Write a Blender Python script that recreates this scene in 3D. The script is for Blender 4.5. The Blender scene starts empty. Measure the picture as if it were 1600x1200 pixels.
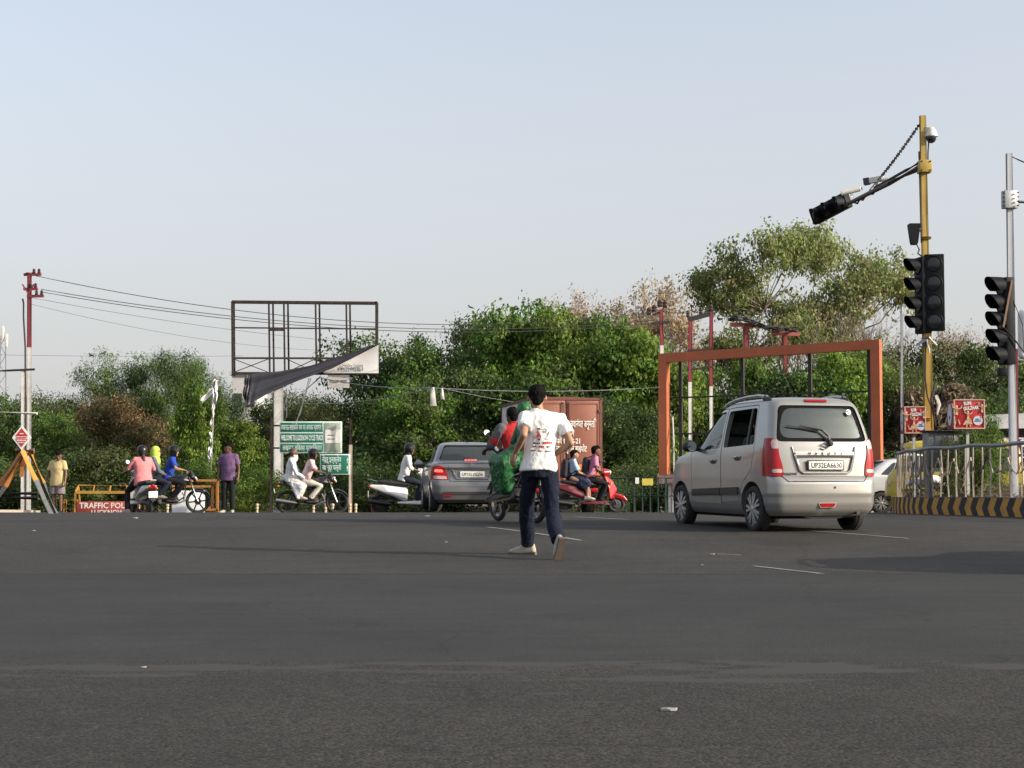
import bpy, bmesh, math, random
import numpy as np
from mathutils import Vector, Matrix, noise, Euler

S = bpy.context.scene
COL = S.collection
R = math.radians
random.seed(7); np.random.seed(7)

# ------------------------------------------------------------------ camera, sky, sun, exposure
F = 2500.0                       # focal length in photograph pixels (1600 wide)
CAMZ = 0.85
PITCH = R(3.25)
cam_d = bpy.data.cameras.new('camera'); cam = bpy.data.objects.new('camera', cam_d); COL.objects.link(cam)
cam_d.sensor_width = 36; cam_d.lens = 36 * F / 1600; cam_d.clip_end = 3000; cam_d.clip_start = .05
cam.location = (0, 0, CAMZ); cam.rotation_euler = (math.pi / 2 + PITCH, 0, 0)
S.camera = cam

SUN_EL, SUN_AZ = R(21), math.atan2(4.1, -1.5)        # azimuth measured from +Y towards +X
W = bpy.data.worlds.new('World'); S.world = W; W.use_nodes = True
nt = W.node_tree; nt.nodes.clear()
sky = nt.nodes.new('ShaderNodeTexSky'); sky.sky_type = 'NISHITA'; sky.sun_disc = False
sky.sun_elevation = SUN_EL; sky.sun_rotation = SUN_AZ
sky.air_density = 1.0; sky.dust_density = 4.5; sky.ozone_density = 1.2; sky.altitude = 120
bg = nt.nodes.new('ShaderNodeBackground'); bg.inputs['Strength'].default_value = 0.15
hs = nt.nodes.new('ShaderNodeHueSaturation'); hs.inputs['Saturation'].default_value = .72
wo = nt.nodes.new('ShaderNodeOutputWorld')
tint = nt.nodes.new('ShaderNodeMix'); tint.data_type = 'RGBA'; tint.blend_type = 'MULTIPLY'; tint.inputs[0].default_value = 1
tint.inputs[7].default_value = (.985, .992, 1.0, 1)
nt.links.new(sky.outputs[0], hs.inputs['Color']); nt.links.new(hs.outputs[0], tint.inputs[6]); haze = nt.nodes.new('ShaderNodeMix'); haze.data_type = 'RGBA'; haze.inputs[7].default_value = (2.32, 2.29, 2.31, 1)   # even veil of dust in the air
wtc = nt.nodes.new('ShaderNodeTexCoord'); wsx = nt.nodes.new('ShaderNodeSeparateXYZ'); wmr = nt.nodes.new('ShaderNodeMapRange')   # thicker towards the horizon
nt.links.new(wtc.outputs['Generated'], wsx.inputs[0]); nt.links.new(wsx.outputs['Z'], wmr.inputs[0])
for i_, v_ in ((1, .03), (2, .30), (3, .85), (4, .38)): wmr.inputs[i_].default_value = v_
nt.links.new(wmr.outputs[0], haze.inputs[0]); nt.links.new(tint.outputs[2], haze.inputs[6]); nt.links.new(haze.outputs[2], bg.inputs['Color'])
nt.links.new(bg.outputs[0], wo.inputs['Surface'])
sun_d = bpy.data.lights.new('sun', 'SUN'); sun_d.energy = 3.0; sun_d.angle = R(.5); sun_d.color = (1, .89, .74)
sun = bpy.data.objects.new('sun', sun_d); COL.objects.link(sun)
sdir = Vector((math.sin(SUN_AZ) * math.cos(SUN_EL), math.cos(SUN_AZ) * math.cos(SUN_EL), math.sin(SUN_EL)))
sun.rotation_euler = (-sdir).to_track_quat('-Z', 'Y').to_euler(); sun.location = sdir * 60
S.view_settings.view_transform = 'Standard'; S.view_settings.look = 'None'
S.view_settings.exposure = 1.0; S.view_settings.gamma = 1
try:
    S.cycles.max_bounces = 6; S.cycles.diffuse_bounces = 3; S.cycles.glossy_bounces = 3
    S.cycles.transmission_bounces = 6; S.cycles.transparent_max_bounces = 8; S.cycles.use_denoising = True
    S.cycles.caustics_reflective = False; S.cycles.caustics_refractive = False
except Exception: pass

# ------------------------------------------------------------------ geometry of the place
_gy = [-50, 0, 13, 16, 20, 24, 27, 30, 34, 38, 43, 48, 55, 70, 3000]
_gz = [0, 0, 0, .02, .15, .18, .17, .125, .06, -.06, -.20, -.33, -.42, -.45, -.45]
def gz(x, y):
    a = float(np.interp(y, _gy, _gz)); b = float(np.interp(y - 1.2, _gy, _gz)); c = float(np.interp(y + 1.2, _gy, _gz))
    return .5 * a + .25 * b + .25 * c
def at(px, py, d):
    """the point at distance d along +Y that the photograph shows at pixel (px, py)"""
    u = (px - 800) / F; v = (600 - py) / F
    c, s = math.cos(PITCH), math.sin(PITCH)
    k = d / (c - v * s)
    return Vector((u * k, d, CAMZ + (s + v * c) * k))
def gat(px, d):
    x = at(px, 760, d).x
    return Vector((x, d, gz(x, d)))

# ------------------------------------------------------------------ materials
MATS = {}
def mat(name, col, rough=.6, metal=0, var=.12, scale=6, bump=0, bscale=40, spec=.5, coat=0, trans=0, emit=None, dirt=0, dirtcol=(.2, .16, .11)):
    if name in MATS: return MATS[name]
    m = bpy.data.materials.new(name); m.use_nodes = True; MATS[name] = m
    n = m.node_tree.nodes; l = m.node_tree.links; b = n['Principled BSDF']
    b.inputs['Roughness'].default_value = rough; b.inputs['Metallic'].default_value = metal
    b.inputs['Specular IOR Level'].default_value = spec
    if coat: b.inputs['Coat Weight'].default_value = coat; b.inputs['Coat Roughness'].default_value = .06
    if trans: b.inputs['Transmission Weight'].default_value = trans
    if emit: b.inputs['Emission Color'].default_value = (*emit[:3], 1); b.inputs['Emission Strength'].default_value = emit[3]
    tc = n.new('ShaderNodeTexCoord')
    no = n.new('ShaderNodeTexNoise'); no.inputs['Scale'].default_value = scale; no.inputs['Detail'].default_value = 5
    l.new(tc.outputs['Object'], no.inputs['Vector'])
    mr = n.new('ShaderNodeMapRange'); mr.inputs['From Min'].default_value = .3; mr.inputs['From Max'].default_value = .7
    mr.inputs['To Min'].default_value = 1 - var; mr.inputs['To Max'].default_value = 1 + var
    l.new(no.outputs[0], mr.inputs['Value'])
    mx = n.new('ShaderNodeMix'); mx.data_type = 'RGBA'; mx.blend_type = 'MULTIPLY'; mx.inputs[0].default_value = 1
    mx.inputs[6].default_value = (*col, 1); l.new(mr.outputs[0], mx.inputs[7])
    out = mx.outputs[2]
    if dirt:
        n2 = n.new('ShaderNodeTexNoise'); n2.inputs['Scale'].default_value = scale * 2.3; n2.inputs['Detail'].default_value = 8
        n2.inputs['Roughness'].default_value = .65
        l.new(tc.outputs['Object'], n2.inputs['Vector'])
        r2 = n.new('ShaderNodeMapRange'); r2.inputs['From Min'].default_value = .5; r2.inputs['From Max'].default_value = .72
        r2.inputs['To Max'].default_value = dirt; l.new(n2.outputs[0], r2.inputs['Value'])
        m2 = n.new('ShaderNodeMix'); m2.data_type = 'RGBA'; m2.inputs[7].default_value = (*dirtcol, 1)
        l.new(r2.outputs[0], m2.inputs[0]); l.new(out, m2.inputs[6]); out = m2.outputs[2]
    l.new(out, b.inputs['Base Color'])
    if bump:
        n3 = n.new('ShaderNodeTexNoise'); n3.inputs['Scale'].default_value = bscale; n3.inputs['Detail'].default_value = 6
        l.new(tc.outputs['Object'], n3.inputs['Vector'])
        bp = n.new('ShaderNodeBump'); bp.inputs['Strength'].default_value = bump; bp.inputs['Distance'].default_value = .02
        l.new(n3.outputs[0], bp.inputs['Height']); l.new(bp.outputs[0], b.inputs['Normal'])
    return m
def glass(name, tint=(.35, .4, .4), alpha=.45, rough=.03, dust=.07):
    """car window: dark tinted pane that mirrors the sky and lets part of the inside show"""
    if name in MATS: return MATS[name]
    m = bpy.data.materials.new(name); m.use_nodes = True; MATS[name] = m
    n = m.node_tree.nodes; l = m.node_tree.links; n.clear()
    o = n.new('ShaderNodeOutputMaterial'); mix = n.new('ShaderNodeMixShader'); tr = n.new('ShaderNodeBsdfTransparent')
    gl = n.new('ShaderNodeBsdfGlossy'); gl.inputs['Roughness'].default_value = rough; gl.inputs['Color'].default_value = (.9, .95, .95, 1)
    fr = n.new('ShaderNodeFresnel'); fr.inputs['IOR'].default_value = 1.5
    tr.inputs['Color'].default_value = (*tint, 1)
    ad = n.new('ShaderNodeMath'); ad.operation = 'ADD'; ad.inputs[1].default_value = alpha
    l.new(fr.outputs[0], ad.inputs[0]); l.new(ad.outputs[0], mix.inputs[0])
    df = n.new('ShaderNodeBsdfDiffuse'); df.inputs['Color'].default_value = (.42, .47, .45, 1); md = n.new('ShaderNodeMixShader'); md.inputs[0].default_value = dust     # film of dust
    l.new(tr.outputs[0], md.inputs[1]); l.new(df.outputs[0], md.inputs[2]); tr = md
    l.new(tr.outputs[0], mix.inputs[1]); l.new(gl.outputs[0], mix.inputs[2]); l.new(mix.outputs[0], o.inputs[0])
    return m

# ------------------------------------------------------------------ mesh building
def _frame(ax):
    ax = Vector(ax).normalized()
    up = Vector((0, 0, 1)) if abs(ax.z) < .95 else Vector((0, 1, 0))
    u = ax.cross(up).normalized(); v = u.cross(ax).normalized()
    return u, v
class MB:
    def __init__(s): s.v = []; s.f = []; s.mi = []; s.cur = 0
    def add(s, vs, fs):
        b = len(s.v); s.v += [tuple(p) for p in vs]
        for f in fs: s.f.append(tuple(i + b for i in f)); s.mi.append(s.cur)
        return s
    def box(s, c, d, rz=0, M=None, bev=0):
        x, y, z = d[0] / 2, d[1] / 2, d[2] / 2
        if bev:
            bm = bmesh.new(); bmesh.ops.create_cube(bm, size=1)
            bmesh.ops.scale(bm, vec=d, verts=bm.verts); bmesh.ops.bevel(bm, geom=bm.edges, offset=bev, segments=2, affect='EDGES', profile=.5)
            vs = [v.co.copy() for v in bm.verts]; bm.verts.index_update(); fs = [tuple(v.index for v in f.verts) for f in bm.faces]; bm.free()
        else:
            vs = [Vector((a * x, b * y, e * z)) for a in (-1, 1) for b in (-1, 1) for e in (-1, 1)]
            fs = [(0, 1, 3, 2), (4, 6, 7, 5), (0, 4, 5, 1), (2, 3, 7, 6), (0, 2, 6, 4), (1, 5, 7, 3)]
        T = M if M is not None else Matrix.Rotation(rz, 4, 'Z')
        return s.add([T @ v + Vector(c) for v in vs], fs)
    def bar(s, p0, p1, w, h, up=None):
        """a rectangular bar from p0 to p1, w wide, h high"""
        p0, p1 = Vector(p0), Vector(p1); a = (p1 - p0).normalized()
        if up is None: u, v = _frame(a)
        else:
            v = Vector(up); u = a.cross(v).normalized(); v = u.cross(a).normalized()
        u, v = u * w / 2, v * h / 2
        vs = [p + i * u + j * v for p in (p0, p1) for i, j in ((-1, -1), (1, -1), (1, 1), (-1, 1))]
        return s.add(vs, [(3, 2, 1, 0), (4, 5, 6, 7), (0, 1, 5, 4), (1, 2, 6, 5), (2, 3, 7, 6), (3, 0, 4, 7)])
    def tube(s, pts, r, n=10, cap=True):
        """tube through pts; r a number or one per point"""
        pts = [Vector(p) for p in pts]; k = len(pts)
        rs = r if hasattr(r, '__len__') else [r] * k
        vs, fs = [], []; u = None
        for i, p in enumerate(pts):
            t = (pts[min(i + 1, k - 1)] - pts[max(i - 1, 0)]).normalized()
            if u is None: u, v = _frame(t)
            else:
                u = (u - t * u.dot(t))
                u = u.normalized() if u.length > 1e-6 else _frame(t)[0]
                v = t.cross(u)
            for j in range(n):
                a = 2 * math.pi * j / n; vs.append(p + (u * math.cos(a) + v * math.sin(a)) * rs[i])
        for i in range(k - 1):
            for j in range(n):
                fs.append((i * n + j, i * n + (j + 1) % n, (i + 1) * n + (j + 1) % n, (i + 1) * n + j))
        if cap: fs.append(tuple(range(n))[::-1]); fs.append(tuple((k - 1) * n + j for j in range(n)))
        return s.add(vs, fs)
    def lathe(s, prof, c=(0, 0, 0), n=20, ax=(0, 0, 1)):
        """profile of (radius, height) turned about ax through c"""
        a = Vector(ax).normalized(); u, v = _frame(a); c = Vector(c); vs, fs = [], []
        for r, h in prof:
            for j in range(n):
                t = 2 * math.pi * j / n; vs.append(c + a * h + (u * math.cos(t) + v * math.sin(t)) * r)
        k = len(prof)
        for i in range(k - 1):
            for j in range(n): fs.append((i * n + j, i * n + (j + 1) % n, (i + 1) * n + (j + 1) % n, (i + 1) * n + j))
        closed = abs(prof[0][0] - prof[-1][0]) < 1e-6 and abs(prof[0][1] - prof[-1][1]) < 1e-6
        if prof[0][0] > 1e-5 and not closed: fs.append(tuple(range(n))[::-1])
        if prof[-1][0] > 1e-5 and not closed: fs.append(tuple((k - 1) * n + j for j in range(n)))
        return s.add(vs, fs)
    def loft(s, rings, closed_ends=True):
        n = len(rings[0]); vs = [p for r in rings for p in r]; fs = []
        for i in range(len(rings) - 1):
            for j in range(n): fs.append((i * n + j, i * n + (j + 1) % n, (i + 1) * n + (j + 1) % n, (i + 1) * n + j))
        if closed_ends: fs.append(tuple(range(n))[::-1]); fs.append(tuple((len(rings) - 1) * n + j for j in range(n)))
        return s.add(vs, fs)
    def prism(s, poly, a0, a1, axis='X'):
        """polygon in the two other axes pushed from a0 to a1 along axis"""
        def P(p, a): return {'X': (a, p[0], p[1]), 'Y': (p[0], a, p[1]), 'Z': (p[0], p[1], a)}[axis]
        n = len(poly); vs = [P(p, a0) for p in poly] + [P(p, a1) for p in poly]
        fs = [tuple(range(n))[::-1], tuple(range(n, 2 * n))] + [(i, (i + 1) % n, n + (i + 1) % n, n + i) for i in range(n)]
        return s.add(vs, fs)
    def ell(s, c, r, n=16, m=10, M=None):
        vs, fs = [], []
        T = M or Matrix.Identity(3)
        for i in range(m + 1):
            t = math.pi * i / m
            for j in range(n):
                a = 2 * math.pi * j / n
                vs.append(T @ Vector((r[0] * math.sin(t) * math.cos(a), r[1] * math.sin(t) * math.sin(a), r[2] * math.cos(t))) + Vector(c))
        for i in range(m):
            for j in range(n): fs.append((i * n + j, (i + 1) * n + j, (i + 1) * n + (j + 1) % n, i * n + (j + 1) % n))
        return s.add(vs, fs)
    def grid(s, fn, nu, nv):
        """open sheet: fn(u, v) with u, v in 0..1"""
        vs = [fn(i / nu, j / nv) for i in range(nu + 1) for j in range(nv + 1)]; w = nv + 1
        return s.add(vs, [(i * w + j, (i + 1) * w + j, (i + 1) * w + j + 1, i * w + j + 1) for i in range(nu) for j in range(nv)])
    def xf(s, M):
        s.v = [tuple(M @ Vector(p)) for p in s.v]; return s
    def mesh(s, name, mats, smooth=40):
        me = bpy.data.meshes.new(name); me.from_pydata(s.v, [], s.f); me.update()
        bm = bmesh.new(); bm.from_mesh(me)
        bmesh.ops.remove_doubles(bm, verts=bm.verts, dist=1e-5)
        bmesh.ops.recalc_face_normals(bm, faces=bm.faces)
        if smooth:
            for f in bm.faces: f.smooth = True
            th = R(smooth)
            for e in bm.edges:
                if len(e.link_faces) == 2 and e.calc_face_angle(0) > th: e.smooth = False
        bm.to_mesh(me); bm.free()
        if len(set(s.mi)) > 1 and len(me.polygons) == len(s.mi):
            me.polygons.foreach_set('material_index', s.mi)
        for m in (mats if isinstance(mats, (list, tuple)) else [mats]): me.materials.append(m)
        return me
    def build(s, name, mats, parent=None, smooth=40):
        return link(name, s.mesh(name, mats, smooth), parent)
def link(name, me, parent=None):
    o = bpy.data.objects.new(name, me); COL.objects.link(o)
    if parent is not None: o.parent = parent
    return o
def tag(o, label=None, cat=None, group=None, kind=None):
    if label: o['label'] = label
    if cat: o['category'] = cat
    if group: o['group'] = group
    if kind: o['kind'] = kind
    return o
def thing(name, label, cat, loc=(0, 0, 0), rz=0, group=None):
    o = bpy.data.objects.new(name, None); o.empty_display_size = .2; COL.objects.link(o)
    o.location = loc; o.rotation_euler = (0, 0, rz)
    return tag(o, label, cat, group)
def copy_tree(o, parent=None):
    c = o.copy(); COL.objects.link(c)
    if parent is not None: c.parent = parent
    for ch in list(o.children): copy_tree(ch, c)
    return c
def apply_mods(me, setup):
    """run modifiers on a mesh and return the result as a new mesh"""
    o = bpy.data.objects.new('tmp', me); COL.objects.link(o); setup(o)
    dg = bpy.context.evaluated_depsgraph_get(); dg.update()
    r = bpy.data.meshes.new_from_object(o.evaluated_get(dg))
    bpy.data.objects.remove(o); return r
def boolean(a, b, op='DIFFERENCE'):
    """exact boolean of two closed meshes"""
    ob = bpy.data.objects.new('tmpb', b); COL.objects.link(ob)
    def st(o):
        m = o.modifiers.new('b', 'BOOLEAN'); m.object = ob; m.operation = op; m.solver = 'EXACT'
    r = apply_mods(a, st); bpy.data.objects.remove(ob); return r
# shapes grown from overlapping solids into one continuous skin
def _sphere_pts(c, r, n=42):
    out = []
    for i in range(n):
        z = 1 - 2 * (i + .5) / n; t = i * 2.399963; q = math.sqrt(1 - z * z)
        out.append(Vector(c) + Vector((q * math.cos(t), q * math.sin(t), z)) * r)
    return out
class Blob:
    def __init__(s): s.bm = bmesh.new()
    def hull(s, balls, n=42):
        """convex hull of balls (centre, radius)"""
        vs = [s.bm.verts.new(p) for c, r in balls for p in _sphere_pts(c, r, n)]
        res = bmesh.ops.convex_hull(s.bm, input=vs)
        bmesh.ops.delete(s.bm, geom=list({v for v in res['geom_interior'] + res['geom_unused'] if isinstance(v, bmesh.types.BMVert)}), context='VERTS')
        return s
    def cap(s, p0, p1, r0, r1=None): return s.hull([(p0, r0), (p1, r1 if r1 else r0)])
    def chain(s, pts, rs):
        for i in range(len(pts) - 1): s.hull([(pts[i], rs[i]), (pts[i + 1], rs[i + 1])])
        return s
    def rings(s, rs, n=20):
        """closed loft of ellipses (centre, u vector, v vector)"""
        prev = None; first = None
        for c, u, v in rs:
            c, u, v = Vector(c), Vector(u), Vector(v)
            cur = [s.bm.verts.new(c + u * math.cos(2 * math.pi * j / n) + v * math.sin(2 * math.pi * j / n)) for j in range(n)]
            if prev:
                for j in range(n): s.bm.faces.new((prev[j], prev[(j + 1) % n], cur[(j + 1) % n], cur[j]))
            else: first = cur
            prev = cur
        s.bm.faces.new(first[::-1]); s.bm.faces.new(prev); return s
    def box(s, c, d, M=None):
        r = bmesh.ops.create_cube(s.bm, size=1)
        T = Matrix.Translation(Vector(c)) @ (M.to_4x4() if M else Matrix.Identity(4)) @ Matrix.Diagonal((*d, 1))
        bmesh.ops.transform(s.bm, matrix=T, verts=r['verts']); return s
    def mesh(s, voxel=.012, smooth=4, fac=.5, mats=(), wrinkle=None):
        bmesh.ops.recalc_face_normals(s.bm, faces=s.bm.faces)
        me = bpy.data.meshes.new('blob'); s.bm.to_mesh(me); s.bm.free()
        def st(o):
            m = o.modifiers.new('r', 'REMESH'); m.mode = 'VOXEL'; m.voxel_size = voxel
            if smooth:
                k = o.modifiers.new('s', 'SMOOTH'); k.factor = fac; k.iterations = smooth
        r = apply_mods(me, st); bpy.data.meshes.remove(me)
        if wrinkle: r = wrinkle(r) or r
        r.polygons.foreach_set('use_smooth', [True] * len(r.polygons))
        for m in (mats if isinstance(mats, (list, tuple)) else [mats]): r.materials.append(m)
        return r
    def build(s, name, mats, parent=None, voxel=.012, smooth=4, wrinkle=None):
        return link(name, s.mesh(voxel, smooth, .5, mats, wrinkle), parent)
def folds(amp=.006, freq=(9, 9, 5), seed=0, extra=None):
    """cloth: push the skin in and out along its normal in soft drawn-out folds"""
    def fn(me):
        n = len(me.vertices); co = np.empty(n * 3); me.vertices.foreach_get('co', co); co = co.reshape(-1, 3)
        nr = np.empty(n * 3); me.vertices.foreach_get('normal', nr); nr = nr.reshape(-1, 3)
        for i in range(n):
            p = co[i]; q = Vector((p[0] * freq[0] + seed * 3.1, p[1] * freq[1] + seed, p[2] * freq[2]))
            a = noise.noise(q) ; b = 1 - abs(noise.noise(q * 2.1 + Vector((5, 2, 1)))) * 2
            d = amp * (a * 1.2 + b * .6)
            if extra: d += extra(p)
            co[i] = p + nr[i] * d
        me.vertices.foreach_set('co', co.ravel()); me.update()
    return fn
_txt_cache = {}
def text_mesh(s, size, depth=.004, bold=.0, align='CENTER', sx=1):
    cu = bpy.data.curves.new('t', 'FONT'); cu.body = s; cu.size = size; cu.extrude = depth; cu.align_x = align; cu.align_y = 'CENTER'
    cu.offset = bold; cu.resolution_u = 2
    o = bpy.data.objects.new('t', cu); COL.objects.link(o)
    dg = bpy.context.evaluated_depsgraph_get(); dg.update()
    me = bpy.data.meshes.new_from_object(o.evaluated_get(dg)); bpy.data.objects.remove(o)
    if sx != 1: me.transform(Matrix.Diagonal((sx, 1, 1, 1)))
    return me
def text(name, s, size, m, M, parent=None, depth=.003, bold=.0, align='CENTER', sx=1, width=None):
    """raised lettering; M places its own x (right) and y (up) axes"""
    me = text_mesh(s, size, depth, bold, align, sx)
    if width:
        xs = [v.co.x for v in me.vertices]
        if xs: k = width / max(1e-6, max(xs) - min(xs)); me.transform(Matrix.Diagonal((k, 1, 1, 1)))
    me.materials.clear(); me.materials.append(m); me.transform(M)
    return link(name, me, parent)
def face_m(loc, rz=0):
    """text frame on an upright face that looks to -Y, turned by rz"""
    return Matrix.Translation(Vector(loc)) @ Matrix.Rotation(rz, 4, 'Z') @ Matrix.Rotation(math.pi / 2, 4, 'X')
# ------------------------------------------------------------------ ground and road
def asphalt(name, base, grain, gscale, gbump, warm=(1, 1, 1), streak=.1, smear=False):
    m = bpy.data.materials.new(name); m.use_nodes = True
    n = m.node_tree.nodes; l = m.node_tree.links; b = n['Principled BSDF']
    tc = n.new('ShaderNodeTexCoord')
    def nz(scale, det=4, rough=.6, vec=None):
        t = n.new('ShaderNodeTexNoise'); t.inputs['Scale'].default_value = scale; t.inputs['Detail'].default_value = det
        t.inputs['Roughness'].default_value = rough; l.new(vec or tc.outputs['Object'], t.inputs['Vector']); return t.outputs[0]
    def mr(v, a, bb, c, d):
        t = n.new('ShaderNodeMapRange'); t.inputs[1].default_value = a; t.inputs[2].default_value = bb
        t.inputs[3].default_value = c; t.inputs[4].default_value = d; l.new(v, t.inputs[0]); return t.outputs[0]
    def mul(a, c):
        t = n.new('ShaderNodeMath'); t.operation = 'MULTIPLY'; l.new(a, t.inputs[0]); l.new(c, t.inputs[1]); return t.outputs[0]
    vo = n.new('ShaderNodeTexVoronoi'); vo.inputs['Scale'].default_value = gscale; l.new(tc.outputs['Object'], vo.inputs['Vector'])
    stone = mr(vo.outputs['Color'], .15, .95, 1 - grain, 1 + grain * 1.6)
    big = mr(nz(.35, 6), .3, .7, .74, 1.25)
    mid = mr(nz(2.2, 7, .7), .3, .7, .84, 1.14)
    mp = n.new('ShaderNodeMapping'); mp.inputs['Scale'].default_value = (.25, 5, 1); l.new(tc.outputs['Object'], mp.inputs['Vector'])
    st = mr(nz(1.0, 5, .65, mp.outputs[0]), .35, .7, 1 - streak, 1 + streak)
    vs_ = n.new('ShaderNodeTexVoronoi'); vs_.inputs['Scale'].default_value = 9; l.new(tc.outputs['Object'], vs_.inputs['Vector'])     # scattered pale grit
    grit = mr(vs_.outputs['Distance'], .0, .075, 1.9, 1.0)
    oil = mr(nz(.8, 3, .5), .60, .72, 1.0, .74)                                                                              # oil stains
    vc = n.new('ShaderNodeTexVoronoi'); vc.feature = 'DISTANCE_TO_EDGE'; vc.inputs['Scale'].default_value = .33
    wn = n.new('ShaderNodeVectorMath'); wn.operation = 'ADD'; sc_ = n.new('ShaderNodeVectorMath'); sc_.operation = 'SCALE'; sc_.inputs['Scale'].default_value = .9
    nn_ = n.new('ShaderNodeTexNoise'); nn_.inputs['Scale'].default_value = 1.4; nn_.inputs['Detail'].default_value = 5; l.new(tc.outputs['Object'], nn_.inputs['Vector'])
    l.new(nn_.outputs['Color'], sc_.inputs[0]); l.new(sc_.outputs[0], wn.inputs[0]); l.new(tc.outputs['Object'], wn.inputs[1]); l.new(wn.outputs[0], vc.inputs['Vector'])
    crack = mr(vc.outputs['Distance'], .0, .006, .62, 1.0)
    v = mul(mul(mul(mul(mul(mul(stone, big), mid), st), grit), oil), crack)
    mx = n.new('ShaderNodeMix'); mx.data_type = 'RGBA'; mx.blend_type = 'MULTIPLY'; mx.inputs[0].default_value = 1
    mx.inputs[6].default_value = (base * warm[0], base * warm[1], base * warm[2], 1); l.new(v, mx.inputs[7]); l.new(mx.outputs[2], b.inputs['Base Color'])
    if smear:      # tar smeared over the coarse surface where it meets the smooth patch
        mp2 = n.new('ShaderNodeMapping'); mp2.inputs['Scale'].default_value = (1.1, 3.2, 1); mp2.inputs['Location'].default_value = (3.3, 1.2, 0); l.new(tc.outputs['Object'], mp2.inputs['Vector'])
        sx = n.new('ShaderNodeSeparateXYZ'); l.new(tc.outputs['Object'], sx.inputs[0])
        yy = mr(sx.outputs['Y'], 5.2, 7.3, -.22, .12)
        ad = n.new('ShaderNodeMath'); ad.operation = 'ADD'; l.new(nz(1.0, 4, .55, mp2.outputs[0]), ad.inputs[0]); l.new(yy, ad.inputs[1])
        mk = mr(ad.outputs[0], .57, .61, 0, 1)
        m3 = n.new('ShaderNodeMix'); m3.data_type = 'RGBA'; m3.inputs[7].default_value = (base * 1.5, base * 1.48, base * 1.42, 1)
        l.new(mk, m3.inputs[0]); l.new(mx.outputs[2], m3.inputs[6]); l.new(m3.outputs[2], b.inputs['Base Color'])
        inv = mr(mk, 0, 1, gbump, .08)
    b.inputs['Roughness'].default_value = .82; b.inputs['Specular IOR Level'].default_value = .25
    bp = n.new('ShaderNodeBump'); bp.inputs['Strength'].default_value = gbump; bp.inputs['Distance'].default_value = .006
    l.new(vo.outputs['Distance'], bp.inputs['Height']); bp.invert = True; l.new(bp.outputs[0], b.inputs['Normal'])
    if smear: l.new(inv, bp.inputs['Strength'])
    return m
A_far = asphalt('asphalt_far', .0305, .30, 55, .5, (1.07, 1, .91))
A_mid = asphalt('asphalt_patch', .0262, .22, 90, .28, (1.0, 1, .95), .14)
A_near = asphalt('asphalt_coarse', .0265, .5, 75, .6, (1.08, 1, .87), .06, True)
soil = mat('soil', (.17, .13, .085), .95, var=.35, scale=1.5, bump=.6, bscale=9)

def ground_sheet(name, m, xs, ys, dz=0, edge=None):
    mb = MB(); w = len(ys)
    vs = []
    for x in xs:
        for y in ys:
            yy = y + (edge(x, y) if edge else 0)
            vs.append((x, yy, gz(x, yy) + dz))
    mb.add(vs, [(i * w + j, (i + 1) * w + j, (i + 1) * w + j + 1, i * w + j + 1) for i in range(len(xs) - 1) for j in range(w - 1)])
    o = mb.build(name, m); tag(o, kind='structure'); return o
yl = list(np.arange(-12, 14, 2)) + list(np.arange(14, 60, 1.0)) + [65, 75, 90, 120, 200, 400, 900, 1600]
xl = [-1600, -600, -200, -100, -60, -40] + list(range(-30, 31, 3)) + [40, 60, 100, 200, 600, 1600]
ground_sheet('ground', soil, xl, yl, -.03)
def wob(x, y):
    return .10 * noise.noise(Vector((x * .8, y, 3))) + .05 * noise.noise(Vector((x * 3.1, y, 9)))
xr = list(np.arange(-40, 40.01, 1.0))
ys_far = [13.2] + list(np.arange(14, 46.5, .5))
ground_sheet('road', A_far, xr, ys_far, 0)
xf = list(np.arange(-12, 12.01, .12))
def e_mid(x, y):
    if y > 13: return .35 * wob(x, 0) * 1.0
    return 0
ground_sheet('road_patch', A_mid, xf, [6.0, 7, 9, 11, 13.65], .006, e_mid)
def e_near(x, y):
    if y < 7: return 0
    return 1.6 * wob(x * .7, 2) + .12 * noise.noise(Vector((x * 6, 0, 1)))
ground_sheet('road_foreground', A_near, xf, [-6, 0, 3, 5, 6, 7.25], .011, e_near)
def seam():
    m = asphalt('asphalt_seam', .046, .3, 70, .3, (1.04, 1, .95)); mb = MB(); vs = []
    for x in xf:
        y = 13.65 + e_mid(x, 13.65); w = .012 + .012 * abs(noise.noise(V_((x * 1.7, 3, 0))))
        vs += [(x, y - w - .02, gz(x, y) + .0085), (x, y + .012, gz(x, y) + .0085)]
    mb.add(vs, [(2 * i, 2 * i + 2, 2 * i + 3, 2 * i + 1) for i in range(len(xf) - 1)]); tag(mb.build('road_seam', m), kind='structure')
V_ = Vector
seam()
# pale traces of worn lane lines
worn = mat('worn_line_paint', (.20, .19, .175), .85, var=.35, scale=14)
def streak_line(p0, p1, w):
    mb = MB(); p0, p1 = Vector(p0), Vector(p1); n = 16; t = (p1 - p0).normalized(); s_ = Vector((t.y, -t.x))
    vs = []
    for i in range(n + 1):
        p = p0.lerp(p1, i / n); ww = w * (1 + .4 * noise.noise(Vector((i * .7, p0.x, 0))))
        for q in (-1, 1):
            a = p + s_ * ww * q; vs.append((a.x, a.y, gz(a.x, a.y) + .005))
    mb.add(vs, [(2 * i, 2 * i + 2, 2 * i + 3, 2 * i + 1) for i in range(n)])
    tag(mb.build('lane_line', worn), kind='structure')
def g2(px, py):
    """ground point under a pixel"""
    lo, hi = 4.0, 30.0
    for _ in range(40):
        m_ = .5 * (lo + hi); p = at(px, py, m_)
        if p.z > gz(p.x, m_): lo = m_
        else: hi = m_
    p = at(px, py, lo); return (p.x, p.y)
streak_line(g2(762, 824), g2(908, 845), .035)
streak_line(g2(1178, 885), g2(1285, 897), .028)
streak_line(g2(1210, 826), g2(1420, 842), .03)
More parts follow.
